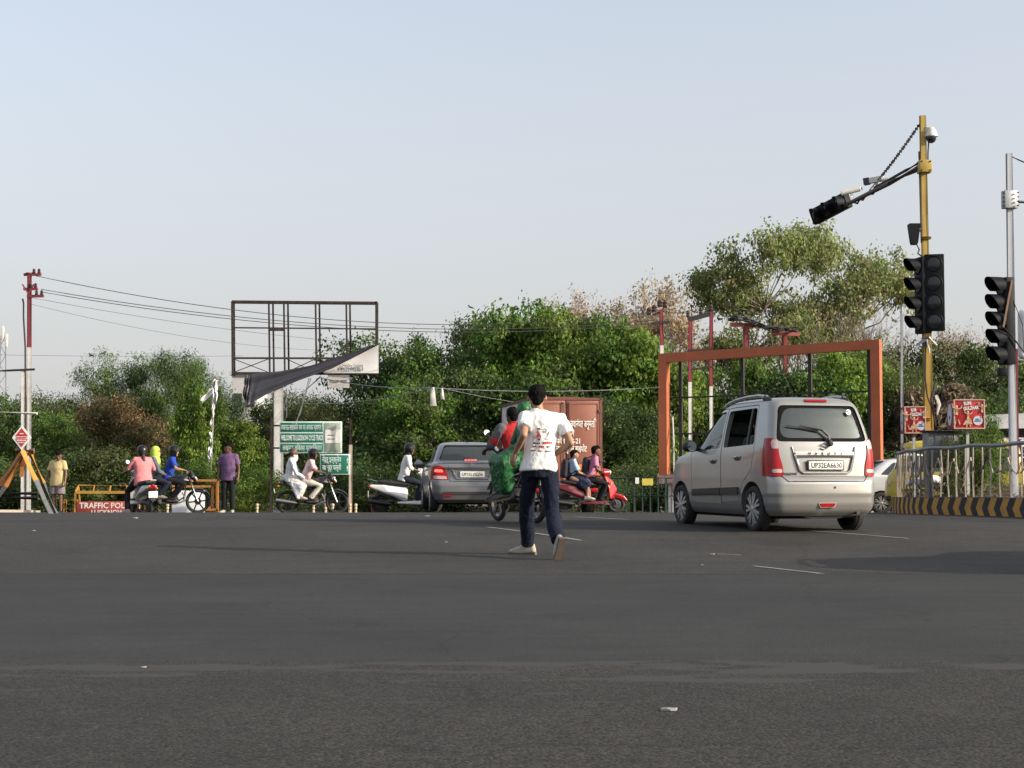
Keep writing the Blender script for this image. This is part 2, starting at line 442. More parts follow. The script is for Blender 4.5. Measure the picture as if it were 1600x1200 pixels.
streak_line(g2(1120, 866), g2(1158, 868), .02)
streak_line(g2(900, 808), g2(980, 812), .05)

# ------------------------------------------------------------------ trees
def leaf_mat(name, rough=.6, trans=.42):
    m = bpy.data.materials.new(name); m.use_nodes = True
    n = m.node_tree.nodes; l = m.node_tree.links; b = n['Principled BSDF']; o = n['Material Output']
    a = n.new('ShaderNodeAttribute'); a.attribute_name = 'leafcol'
    oi = n.new('ShaderNodeObjectInfo'); hv = n.new('ShaderNodeHueSaturation')
    r = n.new('ShaderNodeMapRange'); r.inputs[3].default_value = .8; r.inputs[4].default_value = 1.2; l.new(oi.outputs['Random'], r.inputs[0])
    l.new(r.outputs[0], hv.inputs['Value']); l.new(a.outputs['Color'], hv.inputs['Color'])
    l.new(hv.outputs[0], b.inputs['Base Color']); b.inputs['Roughness'].default_value = rough; b.inputs['Specular IOR Level'].default_value = .3
    t = n.new('ShaderNodeBsdfTranslucent'); l.new(hv.outputs[0], t.inputs['Color'])
    mx = n.new('ShaderNodeMixShader'); mx.inputs[0].default_value = trans
    l.new(b.outputs[0], mx.inputs[1]); l.new(t.outputs[0], mx.inputs[2]); l.new(mx.outputs[0], o.inputs['Surface'])
    return m
LEAF = leaf_mat('leaves')
BARK = mat('bark', (.11, .085, .065), .9, var=.3, scale=9, bump=.5, bscale=20)
BARKPALE = mat('bark_pale', (.20, .165, .13), .9, var=.3, scale=9, bump=.4, bscale=20)

def leaves_mesh(name, cen, outw, size, cols, elong=2.0, droop=.0, rng=None):
    """one quad per leaf: cen (N,3), outw (N,3) rough outward direction, size (N,), cols (N,3)"""
    N = len(cen)
    o = outw / (np.linalg.norm(outw, axis=1)[:, None] + 1e-9)
    nrm = o + rng.normal(0, .5, (N, 3)); nrm /= np.linalg.norm(nrm, axis=1)[:, None] + 1e-9
    d = o * .35 + rng.normal(0, .8, (N, 3)); d[:, 2] -= droop; d -= nrm * (d * nrm).sum(1)[:, None]; d /= np.linalg.norm(d, axis=1)[:, None] + 1e-9
    s = np.cross(nrm, d); nrm = -nrm
    L = size[:, None]; Wd = L / elong
    v = np.empty((N, 4, 3))
    v[:, 0] = cen - d * L * .5; v[:, 1] = cen + s * Wd * .5 - nrm * L * .08; v[:, 2] = cen + d * L * .5; v[:, 3] = cen - s * Wd * .5 - nrm * L * .08
    me = bpy.data.meshes.new(name)
    me.vertices.add(4 * N); me.vertices.foreach_set('co', v.ravel())
    me.loops.add(4 * N); me.loops.foreach_set('vertex_index', np.arange(4 * N, dtype=np.int32))
    me.polygons.add(N); me.polygons.foreach_set('loop_start', np.arange(0, 4 * N, 4, dtype=np.int32))
    me.update(calc_edges=True)
    at_ = me.attributes.new('leafcol', 'FLOAT_COLOR', 'FACE')
    c4 = np.ones((N, 4)); c4[:, :3] = cols; at_.data.foreach_set('color', c4.ravel())
    me.materials.append(LEAF); me.validate(); return me

def make_tree(seed, H=7, Wd=6, trunk=.3, nl=9, clumps=60, per=28, leaf=.2, elong=1.9, droop=.2, sig=.32, palette=((.05, .10, .02),), vary=.35,
              flat=.75, low=.25, top=1.0, tw=.16, gap=.25, stems=1, bark=None, twig=.014, lobe=(.22, .36)):
    """returns (trunk mesh, crown mesh). Crown = lobes carried by limbs; each lobe = clumps at the ends of twigs."""
    rng = np.random.default_rng(seed); rr = random.Random(seed)
    mb = MB(); cen = []; outw = []; siz = []; col = []
    pal = np.array(palette)
    bases = [(rr.uniform(-.4, .4) * (stems > 1), rr.uniform(-.4, .4) * (stems > 1)) for _ in range(stems)]
    forks = []; leaders = []
    for bx, by in bases:
        zf = H * trunk * rr.uniform(.85, 1.1); lean = Vector((rr.uniform(-.12, .12) * H * .5, rr.uniform(-.1, .1) * H * .5, 0))
        pts = [Vector((bx, by, -.3))] + [Vector((bx, by, 0)) + lean * t * t + Vector((rr.uniform(-.05, .05), rr.uniform(-.05, .05), zf * t)) for t in (0, .35, .7, 1)]
        e_ = pts[-1]; up_ = [e_, e_ + Vector((rr.uniform(-.06, .06) * H, rr.uniform(-.05, .05) * H, H * .2)), e_ + Vector((rr.uniform(-.10, .10) * H, rr.uniform(-.08, .08) * H, H * .42))]
        if up_[-1].z > H * .86: up_[-1].z = H * .86
        mb.tube(pts, [tw * 1.35, tw * 1.15, tw, tw * .9, tw * .8], 9); mb.tube(up_, [tw * .8, tw * .5, tw * .16], 7); forks.append(pts[-1]); leaders.append(up_)
    for k in range(nl):
        a = 2 * math.pi * (k + rr.random() * .7) / nl * 2.4; t = (k + .5) / nl
        zc = H * (low + (top - low) * t * rr.uniform(.86, 1.0)); prof = math.sin(math.pi * min(1, .22 + .72 * (1 - t) + .05)) ** .7
        rad = Wd * .5 * prof * math.sqrt(rr.uniform(.05, 1)) * .8
        lr = Wd * rr.uniform(*lobe) * (.8 + .3 * prof)
        lc = np.array([rad * math.cos(a), rad * math.sin(a), min(zc, H - lr * flat * .8)])
        ld = leaders[k % len(leaders)]; e = Vector(lc); q_ = min(1, max(0, (e.z - .45 * (e - ld[0]).to_2d().length - ld[0].z) / max(.1, ld[2].z - ld[0].z))); fk = ld[0].lerp(ld[1], q_ * 2) if q_ < .5 else ld[1].lerp(ld[2], q_ * 2 - 1)
        mid = fk.lerp(e, .5) + Vector((rr.uniform(-.2, .2), rr.uniform(-.2, .2), -.04 * H * rr.random()))
        lw = tw * rr.uniform(.22, .38) * (1 - .5 * q_)
        mb.tube([fk, fk.lerp(mid, .5), mid, mid.lerp(e, .6), e], [lw * 1.3, lw, lw * .8, lw * .55, lw * .25], 6)
        dirs = rng.normal(0, 1, (clumps, 3)); dirs /= np.linalg.norm(dirs, axis=1)[:, None]
        rad_ = rng.uniform(0, 1, clumps) ** .45
        cc = lc + dirs * (rad_ * lr)[:, None] * np.array([1, 1, flat])
        keep = np.array([noise.noise(Vector(p) * .9 + Vector((seed, 0, 0))) > -gap * 1.0 - .15 for p in cc]); 
        if gap > 0: cc = cc[keep]; dirs = dirs[keep]
        cc = cc[cc[:, 2] > .15]; dirs = dirs[:len(cc)]
        base = pal[rng.integers(0, len(pal))]
        for i, p in enumerate(cc):
            if rr.random() < .35:
                q = Vector(p); mb.tube([mid.lerp(e, .7), (mid.lerp(e, .7)).lerp(q, .55) + Vector((0, 0, .1 * rr.uniform(-1, 1))), q], [twig * 1.5, twig, twig * .5], 4, cap=False)
            m = max(3, int(per * rr.uniform(.5, 1.4)))
            cb = (base if rr.random() < .65 else pal[rr.randrange(len(pal))]) * (1 + vary * rr.uniform(-1, 1))
            off = rng.normal(0, 1, (m, 3)) * sig * np.array([1, 1, .65])
            cen.append(p + off); o = off / (sig * 1.5) + dirs[i] * .5 + np.array([0, 0, .25]); outw.append(o)
            siz.append(leaf * rng.uniform(.65, 1.3, m)); col.append(cb * rng.uniform(.87, 1.13, (m, 1)))
    cen = np.vstack(cen); outw = np.vstack(outw); siz = np.concatenate(siz); col = np.clip(np.vstack(col), .004, .8)
    return mb.mesh('trunk', bark or BARK, 60), leaves_mesh('crown', cen, outw, siz, col, elong, droop, rng)

def bare_tree(seed, H=8, spread=.55, depth=6, tw=.16, leaves=0, palette=((.3, .22, .12),), leaf=.1, bark=None, droop=0, split=3):
    """a leafless or thinly leaved crown: recursive branches; twigs and a few leaves make the crown"""
    rr = random.Random(seed); rng = np.random.default_rng(seed); tr = MB(); cr = MB(); ends = []
    def grow(p, d, ln, r, k):
        mid = p + d * ln * .5 + Vector((rr.uniform(-1, 1), rr.uniform(-1, 1), rr.uniform(-1, 1))) * ln * .09
        e = p + d * ln + Vector((rr.uniform(-1, 1), rr.uniform(-1, 1), rr.uniform(-.5, 1))) * ln * .08
        (tr if k > depth - 3 else cr).tube([p, mid, e], [r, r * .82, r * .64], 7 if k > depth - 3 else 4, cap=False)
        if k <= 2: ends.append((e, d)); ends.append((mid, d))
        if k == 0: return
        for j in range(split if k > 1 else 3):
            a = rr.uniform(0, 6.28); t = rr.uniform(.35, .95) * spread * 1.5
            u, v = _frame(d); nd = (d + (u * math.cos(a) + v * math.sin(a)) * t + Vector((0, 0, .12 - droop * (depth - k) * .12))).normalized()
            grow(e if j else mid.lerp(e, .8), nd, ln * rr.uniform(.62, .86), r * rr.uniform(.5, .68), k - 1)
    grow(Vector((0, 0, -.3)), Vector((rr.uniform(-.08, .08), rr.uniform(-.08, .08), 1)).normalized(), H * .27, tw, depth)
    tm = tr.mesh('trunk', bark or BARKPALE, 60)
    cm = cr.mesh('crown', bark or BARKPALE, 60)
    if leaves:
        pal = np.array(palette); P = np.array([tuple(e) for e, d in ends]); D = np.array([tuple(d) for e, d in ends])
        idx = rng.integers(0, len(P), leaves); cen = P[idx] + rng.normal(0, .16, (leaves, 3))
        lm = leaves_mesh('crown', cen, D[idx], leaf * rng.uniform(.6, 1.4, leaves), pal[rng.integers(0, len(pal), leaves)] * rng.uniform(.6, 1.4, (leaves, 1)), 2.2, .2, rng)
        bm = bmesh.new(); bm.from_mesh(lm); lay = None; bm.free()
        return tm, lm, cm
    return tm, cm, None

def put_tree(name, label, cat, loc, meshes, s=1, rz=0, group=None, sx=1):
    t = thing(name, label, cat, loc, rz, group); t.scale = (s * sx, s * sx, s)
    link('trunk', meshes[0], t); c = link('crown', meshes[1], t)
    if len(meshes) > 2 and meshes[2]: link('twigs', meshes[2], c)
    return t

BRIGHT = ((.098, .180, .024), (.135, .215, .032), (.072, .142, .024), (.15, .205, .034))
DARK = ((.052, .096, .026), (.070, .120, .029), (.040, .078, .026), (.090, .130, .032))
OLIVE = ((.095, .128, .036), (.076, .108, .032), (.118, .135, .046), (.07, .115, .030))
FEATH = ((.085, .15, .036), (.115, .18, .04), (.066, .12, .034))
DRY = ((.24, .145, .07), (.10, .115, .035), (.085, .10, .03), (.13, .125, .045), (.30, .19, .10), (.09, .12, .035))
YELLOW = ((.20, .235, .08), (.235, .255, .09), (.16, .20, .065), (.25, .235, .10), (.13, .175, .06))
T_bright = [make_tree(11 + i, 7, 6.2, .22, 20, 85, 19, .215, 1.7, .3, .22, BRIGHT, .4, .8, .2, 1, .17, .0, lobe=(.15, .26)) for i in range(3)]
T_dark = [make_tree(31 + i, 7, 6.5, .2, 20, 90, 20, .185, 1.8, .3, .24, DARK + (BRIGHT[2], OLIVE[1], BRIGHT[0]), .45, .8, .16, 1, .2, .02, lobe=(.15, .27)) for i in range(3)]
T_olive = [make_tree(51 + i, 6, 5.6, .18, 16, 90, 26, .15, 2.2, .2, .24, OLIVE, .4, .8, .15, 1, .12, .12, stems=2, lobe=(.15, .28)) for i in range(2)]
T_feath = [make_tree(61 + i, 6.5, 5.0, .15, 18, 75, 30, .17, 4.5, .7, .24, FEATH, .35, .9, .12, 1, .10, .15, stems=3, lobe=(.13, .25)) for i in range(2)]
T_dry = make_tree(71, 5.2, 5.4, .2, 16, 85, 24, .14, 1.9, .6, .24, DRY, .4, .8, .25, 1, .12, .15, lobe=(.15, .27))
T_tall = [make_tree(81 + i, 12, 9.6, .30, 56, 28, 26, .21, 1.8, .35, .27, YELLOW, .35, .8, .26, 1, .24, .02, bark=BARKPALE, twig=.025, lobe=(.09, .15)) for i in range(2)]
T_bush = [make_tree(91 + i, 2.2, 2.8, .1, 11, 60, 22, .095, 1.9, .2, .17, p, .4, .8, .05, 1, .05, .1, stems=3, lobe=(.18, .3)) for i, p in enumerate((DARK, BRIGHT, OLIVE))]
T_bare = [bare_tree(101, 8.5, .52, 6, .17), bare_tree(102, 8, .6, 6, .15)]
T_tan = [bare_tree(111, 9.5, .5, 6, .18, 7000, ((.40, .30, .18), (.33, .24, .14), (.46, .36, .22)), .17, split=3), bare_tree(112, 9, .56, 6, .16, 6000, ((.36, .27, .17), (.29, .21, .14)), .16, split=3)]

def plant(name, label, cat, px, d, top, meshes, H, group, rz=None, sx=1.0, dz=0):
    """a tree whose foot is d away and whose top reaches pixel row top"""
    b = gat(px, d); b.z += dz; z = at(px, top, d).z; H = max(v.co.z for me_ in meshes if me_ for v in me_.vertices) * .985; s = (z - b.z) / H
    return put_tree(name, label, cat, b, meshes, s, rz if rz is not None else random.uniform(0, 6.28), group, sx)
G = 'trees and bushes behind the junction'
# left side thicket
plant('leafy_tree', 'dark leafy tree at the far left edge behind the white posts', 'tree', 8, 60, 606, T_dark[0], 7, G, sx=.8)
plant('leafy_tree', 'dull olive tree between the red topped pole and the dry brown tree', 'tree', 88, 62, 590, T_olive[0], 6, G, sx=.8)
plant('feathery_tree', 'feathery green tree rising left of the brown dried tree', 'tree', 190, 64, 545, T_feath[0], 6.5, G, sx=.75)
plant('feathery_tree', 'taller feathery bright green tree above the blue shirted rider', 'tree', 262, 62, 540, T_feath[1], 6.5, G, sx=.7)
plant('feathery_tree', 'pale feathery green tree left of the empty billboard frame', 'tree', 325, 66, 556, T_feath[0], 6.5, G, rz=2.1, sx=.65)
plant('dried_tree', 'dried tree with brown dead leaves behind the traffic police barricade', 'tree', 190, 56, 612, T_dry, 5.2, G, sx=.95)
plant('leafy_tree', 'shaded dark green tree below the feathery trees on the left', 'tree', 120, 58, 640, T_dark[1], 7, G, sx=1.0)
plant('leafy_tree', 'fresh green young tree behind the man in the purple shirt', 'tree', 303, 53, 588, T_bright[0], 7, G, sx=.50)
plant('leafy_tree', 'low bright green tree left of the green road sign', 'tree', 375, 55, 655, T_bright[1], 7, G, sx=.85)
plant('leafy_tree', 'dark olive tree behind the white billboard column', 'tree', 430, 66, 622, T_olive[1], 6, G, sx=1.0)
plant('leafy_tree', 'olive green tree just right of the billboard column', 'tree', 495, 62, 588, T_olive[0], 6, G, rz=1, sx=.95)
# middle mass
plant('leafy_tree', 'dark round tree at the right edge of the empty billboard', 'tree', 610, 64, 508, T_dark[0], 7, G, rz=1.0, sx=.82)
plant('leafy_tree', 'deep green tree above the white scooter rider', 'tree', 690, 61, 528, T_dark[1], 7, G, rz=.3, sx=.85)
plant('leafy_tree', 'shaded dark tree low behind the grey sedan', 'tree', 640, 57, 600, T_dark[2], 7, G, rz=4, sx=1.15)
plant('leafy_tree', 'green tree with rusty brown patches above the brown truck', 'tree', 780, 66, 482, T_olive[1], 6, G, rz=.6, sx=.75)
plant('leafy_tree', 'tallest bright green tree right above the running man', 'tree', 845, 62, 462, T_bright[0], 7, G, rz=2.2, sx=.72)
plant('leafy_tree', 'bright green tree above the right end of the brown truck', 'tree', 925, 60, 474, T_bright[1], 7, G, rz=.9, sx=.7)
plant('leafy_tree', 'bright green tree at the left post of the orange frame', 'tree', 1005, 59, 515, T_bright[2], 7, G, rz=3.1, sx=.8)
plant('leafy_tree', 'dark low tree filling the gap between truck and orange frame', 'tree', 975, 55, 610, T_dark[0], 7, G, rz=2.0, sx=1.0)
plant('leafy_tree', 'dark low tree behind the brown truck', 'tree', 800, 58, 560, T_dark[2], 7, G, rz=5.0, sx=1.0)
# bare and tan crowns
plant('withered_tree', 'withered tan crown with sparse dry leaves above the green trees', 'tree', 980, 67, 428, T_tan[0], 8.3, G, rz=.4, sx=.8)
plant('withered_tree', 'smaller withered tan crown left of the red transformer poles', 'tree', 920, 70, 450, T_tan[1], 8.2, G, rz=2.4, sx=.7)
plant('bare_tree', 'leafless grey tree tangled around the red transformer poles', 'tree', 1050, 66, 478, T_bare[0], 8, G, rz=0, sx=.8)
plant('bare_tree', 'leafless grey tree behind the red cross arm poles', 'tree', 1130, 74, 500, T_bare[1], 8, G, rz=1.3, sx=.85)
plant('bare_tree', 'leafless grey tree under the tall yellow green tree', 'tree', 1250, 68, 470, T_bare[0], 8, G, rz=2.9, sx=.9)
plant('bare_tree', 'leafless grey tree right of the tall yellow green tree', 'tree', 1350, 69, 450, T_bare[1], 8, G, rz=4.2, sx=.8)
# right side
plant('tall_tree', 'tall open yellow green tree under the signal arm', 'tree', 1335, 74, 338, T_tall[0], 12, G, rz=1.2, sx=.70)
plant('tall_tree', 'shorter half of the open yellow green pair nearer the red poles', 'tree', 1190, 72, 356, T_tall[1], 12, G, rz=3.9, sx=.74)
plant('leafy_tree', 'dark green tree inside the left half of the orange frame', 'tree', 1120, 61, 566, T_dark[1], 7, G, rz=2.6, sx=.72)
plant('leafy_tree', 'dark green tree seen through the middle of the orange frame', 'tree', 1215, 61, 545, T_dark[2], 7, G, rz=1.1, sx=.85)
plant('leafy_tree', 'green tree seen through the right half of the orange frame', 'tree', 1320, 61, 532, T_bright[2], 7, G, rz=0.2, sx=.75)
plant('leafy_tree', 'olive tree right behind the right post of the orange frame', 'tree', 1400, 62, 545, T_olive[0], 6, G, rz=2.4, sx=.9)
plant('leafy_tree', 'hazy olive tree behind the yellow signal pole', 'tree', 1480, 70, 528, T_olive[1], 6, G, rz=3.4, sx=.85)
plant('leafy_tree', 'hazy olive tree behind the grey signal pole at the right edge', 'tree', 1570, 72, 520, T_olive[0], 6, G, rz=5.3, sx=.85)
plant('leafy_tree', 'dark tree low behind the red advertising boxes', 'tree', 1530, 60, 600, T_dark[0], 7, G, rz=.5, sx=1.0)
plant('sparse_tree', 'thin tree with few dark leaves left of the grey signal pole', 'tree', 1500, 78, 500, T_tan[1], 8.3, G, rz=1.0, sx=.5)
# low bushes at the back edge of the road
BG_ = 'low bushes along the back of the road'
for i, (px, d, top, k, sx, where) in enumerate([
    (20, 52, 700, 0, 1.3, 'dark bush at the left edge behind the tripod barrier'), (75, 50, 705, 0, 1.1, 'dark bush behind the man in the yellow shirt'),
    (140, 51, 690, 2, 1.3, 'olive bush behind the traffic police barricade'), (225, 52, 700, 0, 1.3, 'dark bush behind the woman in pink on the scooter'),
    (300, 50, 715, 1, 1.0, 'green bush behind the black and blue motorcycle'), (395, 49, 725, 1, 1.1, 'green bush right of the man in the purple shirt'),
    (450, 50, 735, 2, .9, 'olive bush behind the bearded pillion passenger'), (600, 50, 720, 0, 1.4, 'dark bush behind the white scooter rider'),
    (690, 52, 715, 0, 1.5, 'dark bush hidden behind the grey sedan'), (560, 53, 700, 0, 1.2, 'dark bush right of the small green sign'),
    (960, 49, 735, 0, 1.0, 'dark bush behind the front of the red scooter'), (1005, 52, 705, 0, 1.3, 'dark bush behind the low green fence'),
    (1095, 51, 715, 0, 1.2, 'dark bush behind the nose of the silver hatchback'), (1400, 54, 690, 0, 1.2, 'dark bush right of the orange frame'),
    (1180, 52, 705, 0, 1.4, 'dark bush behind the silver hatchback'), (1290, 53, 705, 0, 1.4, 'dark bush beyond the silver hatchback roof')]):
    plant('bush', where, 'bush', px, d, top, T_bush[k], 2.2, BG_, sx=sx)
# distant growth that closes the view (one mass)
def far_wood():
    rng = np.random.default_rng(5); N = 26000
    x = rng.uniform(-42, 42, N); z = rng.uniform(0, 1, N) ** .8
    hh = np.array([4.3 + 1.3 * noise.noise(Vector((a * .13, 1, 0))) + .9 * noise.noise(Vector((a * .5, 4, 0))) for a in x])
    y = 92 + rng.uniform(-3, 3, N); cen = np.stack([x, y, -.4 + z * hh], 1)
    pal = np.array(DARK + OLIVE); col = pal[((x * .35).astype(int) + rng.integers(0, 3, N)) % len(pal)] * rng.uniform(.7, 1.3, (N, 1))
    outw = np.tile(np.array([[0, -.6, .5]]), (N, 1)).astype(float)
    o = link('distant_wood', leaves_mesh('distant_wood', cen, outw, rng.uniform(.35, .7, N), col, 1.6, .1, rng)); tag(o, 'far low band of dark trees closing the view', 'wood', kind='stuff')
far_wood()

def undergrowth():
    rng = np.random.default_rng(15); N = 22000
    x = rng.uniform(-24, 24, N); hh = np.array([1.3 + .9 * noise.noise(Vector((a * .33, 11, 0))) + .5 * noise.noise(Vector((a * 1.4, 4, 0))) for a in x])
    z = rng.uniform(0, 1, N); y = 57 + rng.uniform(-1.6, 1.6, N); cen = np.stack([x, y, -.45 + z * hh * 1.3], 1)
    pal = np.array(DARK + OLIVE + BRIGHT[:1]); col = pal[((x * .9 + 40).astype(int) + rng.integers(0, 3, N)) % len(pal)] * rng.uniform(.7, 1.3, (N, 1))
    outw = np.tile(np.array([[0, -.5, .6]]), (N, 1)).astype(float)
    tag(link('undergrowth', leaves_mesh('undergrowth', cen, outw, rng.uniform(.09, .2, N), col, 2.0, .1, rng)), 'knee to waist high weeds under the trees at the back of the road', 'undergrowth', kind='stuff')
undergrowth()
# ------------------------------------------------------------------ cars
SILVER = mat('silver_paint', (.31, .305, .288), .30, .5, .04, 2.0, coat=.6, dirt=.07, dirtcol=(.33, .30, .25))
GREYP = mat('grey_paint', (.185, .188, .195), .34, .45, .05, 2.0, coat=.6, dirt=.2, dirtcol=(.2, .19, .17))
WHITEP = mat('white_paint', (.62, .63, .64), .3, 0, .04, 2, coat=.6, dirt=.12, dirtcol=(.5, .46, .4))
YELLOWP = mat('yellow_paint', (.48, .36, .045), .4, 0, .08, 3, coat=.3, dirt=.25, dirtcol=(.4, .3, .1))
BLACKPL = mat('black_plastic', (.018, .018, .019), .55, 0, .2, 8, dirt=.3, dirtcol=(.06, .055, .05))
TYRE = mat('tyre_rubber', (.020, .020, .021), .85, 0, .2, 12, bump=.3, dirt=.45, dirtcol=(.09, .08, .065))
ALLOY = mat('wheel_silver', (.42, .42, .42), .38, .6, .1, 8, dirt=.35, dirtcol=(.15, .13, .11))
CHROME = mat('chrome', (.75, .75, .76), .12, 1, .03, 8)
REDLENS = mat('red_lens', (.30, .004, .008), .2, 0, .1, 20, coat=.25, spec=.3)
CLEARLENS = mat('clear_lens', (.48, .36, .34), .15, .2, .1, 30, coat=.7)
UNDER = mat('underbody', (.012, .012, .012), .9, 0, .3, 8)
CABIN = mat('cabin_dark', (.022, .022, .024), .85, 0, .2, 8)
SEATF = mat('seat_fabric', (.10, .10, .10), .9, 0, .2, 12)
LAMP_ON = mat('brake_lamp_lit', (.6, .02, .02), .3, emit=(1, .10, .07, 1.4))
PLATE = mat('number_plate_white', (.74, .74, .70), .4, 0, .05, 8, dirt=.15)
PLATEK = mat('plate_black', (.012, .012, .012), .5)
GLASS = glass('car_glass', (.30, .38, .36), .03)
GLASSK = glass('dark_glass', (.12, .15, .15), .02)

def car_slices(prof, off=0, n_corner=9, n_side=9, bow=.018, taper=.05, zlo=None):
    """closed solid from plan outlines stacked in z. prof rows: z, rear y, front y, half width, rear corner r, front corner r"""
    P = np.array(prof, float); zs = []
    for a, b in zip(P[:-1, 0], P[1:, 0]):
        k = max(1, int(math.ceil((b - a) / .03))); zs += [a + (b - a) * i / k for i in range(k)]
    zs.append(P[-1, 0]); rings = []
    for i, z in enumerate(zs):
        yr, yf, hw, rr_, rf = [np.interp(z, P[:, 0], P[:, k]) for k in range(1, 6)]
        yr += off; yf -= off; hw -= off; zz = z
        if off:
            zz = P[0, 0] + off + (z - P[0, 0]) * ((P[-1, 0] - P[0, 0] - 2 * off) / (P[-1, 0] - P[0, 0]))
        rr_ = min(rr_, hw * .9, (yf - yr) * .45); rf = min(rf, hw * .9, (yf - yr) * .45)
        Lm = .5 * (yr + yf); hl = .5 * (yf - yr); pts = []
        def side_w(y):
            t = (y - Lm) / hl
            return hw * (1 - taper * max(0, t) ** 2 - taper * .35 * max(0, -t) ** 2) 
        # right side going forward, front corner, left side back, rear corner
        half = []
        for j in range(n_corner):                                     # rear right corner: from rear face round to side
            a = math.pi / 2 * j / (n_corner - 1)
            half.append((-rr_ + rr_ * math.sin(a), yr + rr_ - rr_ * math.cos(a)))   # x relative to side, y
        for j in range(1, n_side + 1):
            t = j / (n_side + 1); half.append((0, yr + rr_ + (yf - rf - yr - rr_) * t))
        for j in range(n_corner):
            a = math.pi / 2 * j / (n_corner - 1)
            half.append((-rf + rf * math.cos(a), yf - rf + rf * math.sin(a)))
        R_ = []
        for dx, y in half:
            w = side_w(min(max(y, yr + rr_), yf - rf)); R_.append((w + dx, y))
        bowr = lambda x, y: y + (bow * 2.2 * (1 - (abs(x) / hw) ** 2) * (1 if y > Lm else -1) if (y < yr + rr_ * .6 or y > yf - rf * .6) else 0)
        # points across the rear and front faces
        xr0 = R_[0][0]; xf0 = R_[-1][0]
        front = [(xf0 * (1 - 2 * t / 8), yf) for t in range(1, 8)]
        rear = [(-xr0 * (1 - 2 * t / 8), yr) for t in range(1, 8)]
        ring = R_ + front + [(-x, y) for x, y in R_[::-1]] + rear
        rings.append([Vector((x, bowr(x, y), zz)) for x, y in ring])
    return MB().loft(rings)
def poly_prism_x(poly, x0, x1): return MB().prism(poly, x0, x1, 'X').mesh('c', [], 0)
def poly_prism_y(poly, y0, y1): return MB().prism(poly, y0, y1, 'Y').mesh('c', [], 0)
def inset(poly, d):
    """shrink a polygon by about d"""
    out = []; n = len(poly); A = sum(poly[i][0] * poly[(i + 1) % n][1] - poly[(i + 1) % n][0] * poly[i][1] for i in range(n)); sg = 1 if A > 0 else -1
    for i in range(n):
        p0, p, p1 = Vector(poly[i - 1]), Vector(poly[i]), Vector(poly[(i + 1) % n])
        a = (p - p0).normalized(); b = (p1 - p).normalized(); na = Vector((-a.y, a.x)) * sg; nb = Vector((-b.y, b.x)) * sg
        m = (na + nb); m = m / max(.35, m.length_squared) * 2 if m.length > 1e-6 else na
        out.append(tuple(p + m * d / 1.0 * .5 * 1.0 if False else p + (na + nb) * (d / max(.6, 1 + na.dot(nb)))))
    return out
def roundpoly(poly, r, k=4):
    out = []; n = len(poly)
    for i in range(n):
        p0, p, p1 = Vector(poly[i - 1]), Vector(poly[i]), Vector(poly[(i + 1) % n])
        a = p + (p0 - p).normalized() * min(r, (p0 - p).length * .45); b = p + (p1 - p).normalized() * min(r, (p1 - p).length * .45)
        for j in range(k + 1):
            t = j / k; out.append(tuple(a * (1 - t) ** 2 + p * 2 * t * (1 - t) + b * t * t))
    return out
def smooth_mesh(me, ang=30):
    bm = bmesh.new(); bm.from_mesh(me); bmesh.ops.remove_doubles(bm, verts=bm.verts, dist=1e-4)
    for f in bm.faces: f.smooth = True
    for e in bm.edges: e.smooth = not (len(e.link_faces) == 2 and e.calc_face_angle(0) > R(ang))
    bm.to_mesh(me); bm.free(); return me
def setm(me, *ms):
    me.materials.clear()
    for m in ms: me.materials.append(m)
    return me
def wheel(parent, c, r, w, side, kind='hub', spokes=8, rim_r=None, hubm=None, rimname='wheel'):
    """tyre with rim as its child; axle along x; side = -1 left, +1 right is the outer face"""
    rr_ = rim_r or r * .66
    wobj = bpy.data.objects.new(rimname, None); COL.objects.link(wobj); wobj.parent = parent; wobj.location = c; wobj.empty_display_size = .1
    h = w / 2
    t = MB().lathe([(rr_, -h * .9), (r * .86, -h), (r * .965, -h * .86), (r, -h * .55), (r * .99, -h * .18), (r * 1.0, -h * .14), (r * 1.0, h * .14), (r * .99, h * .18), (r, h * .55), (r * .965, h * .86), (r * .86, h), (rr_, h * .9), (rr_ * .97, h * .5), (rr_ * .97, -h * .5), (rr_, -h * .9)], n=36, ax=(1, 0, 0))
    t.build('tyre', TYRE, wobj, 50)
    m = MB(); x = side * h * .78
    m.lathe([(rr_ * .985, -.01), (rr_, .012), (rr_ * .93, .0), (rr_ * .90, -.045), (.0, -.05)], (x, 0, 0), 32, (side, 0, 0))
    hb = MB()
    for k in range(spokes):
        a = 2 * math.pi * k / spokes
        for da in (-.5, .5):
            b = a + da * .34
            p0 = Vector((x + side * .006, math.cos(a) * rr_ * .16, math.sin(a) * rr_ * .16)); p1 = Vector((x, math.cos(b) * rr_ * .93, math.sin(b) * rr_ * .93))
            hb.bar(p0, p1, rr_ * .15, .022, up=(side, 0, 0))
    hb.lathe([(rr_ * .25, -.02), (rr_ * .24, .01), (rr_ * .12, .022), (0, .024)], (x, 0, 0), 18, (side, 0, 0))
    ro = m.build('rim', BLACKPL if kind == 'hub' else (hubm or ALLOY), wobj)
    hb.build('hub_cap', hubm or ALLOY, ro)
    return wobj
def clip_between(me, lo, hi, prof, cutter):
    """the skin of the car between two offsets, cut out by a prism"""
    a = boolean(car_slices(prof, lo).mesh('s', [], 0), car_slices(prof, hi).mesh('s', [], 0)); return boolean(a, cutter, 'INTERSECT')

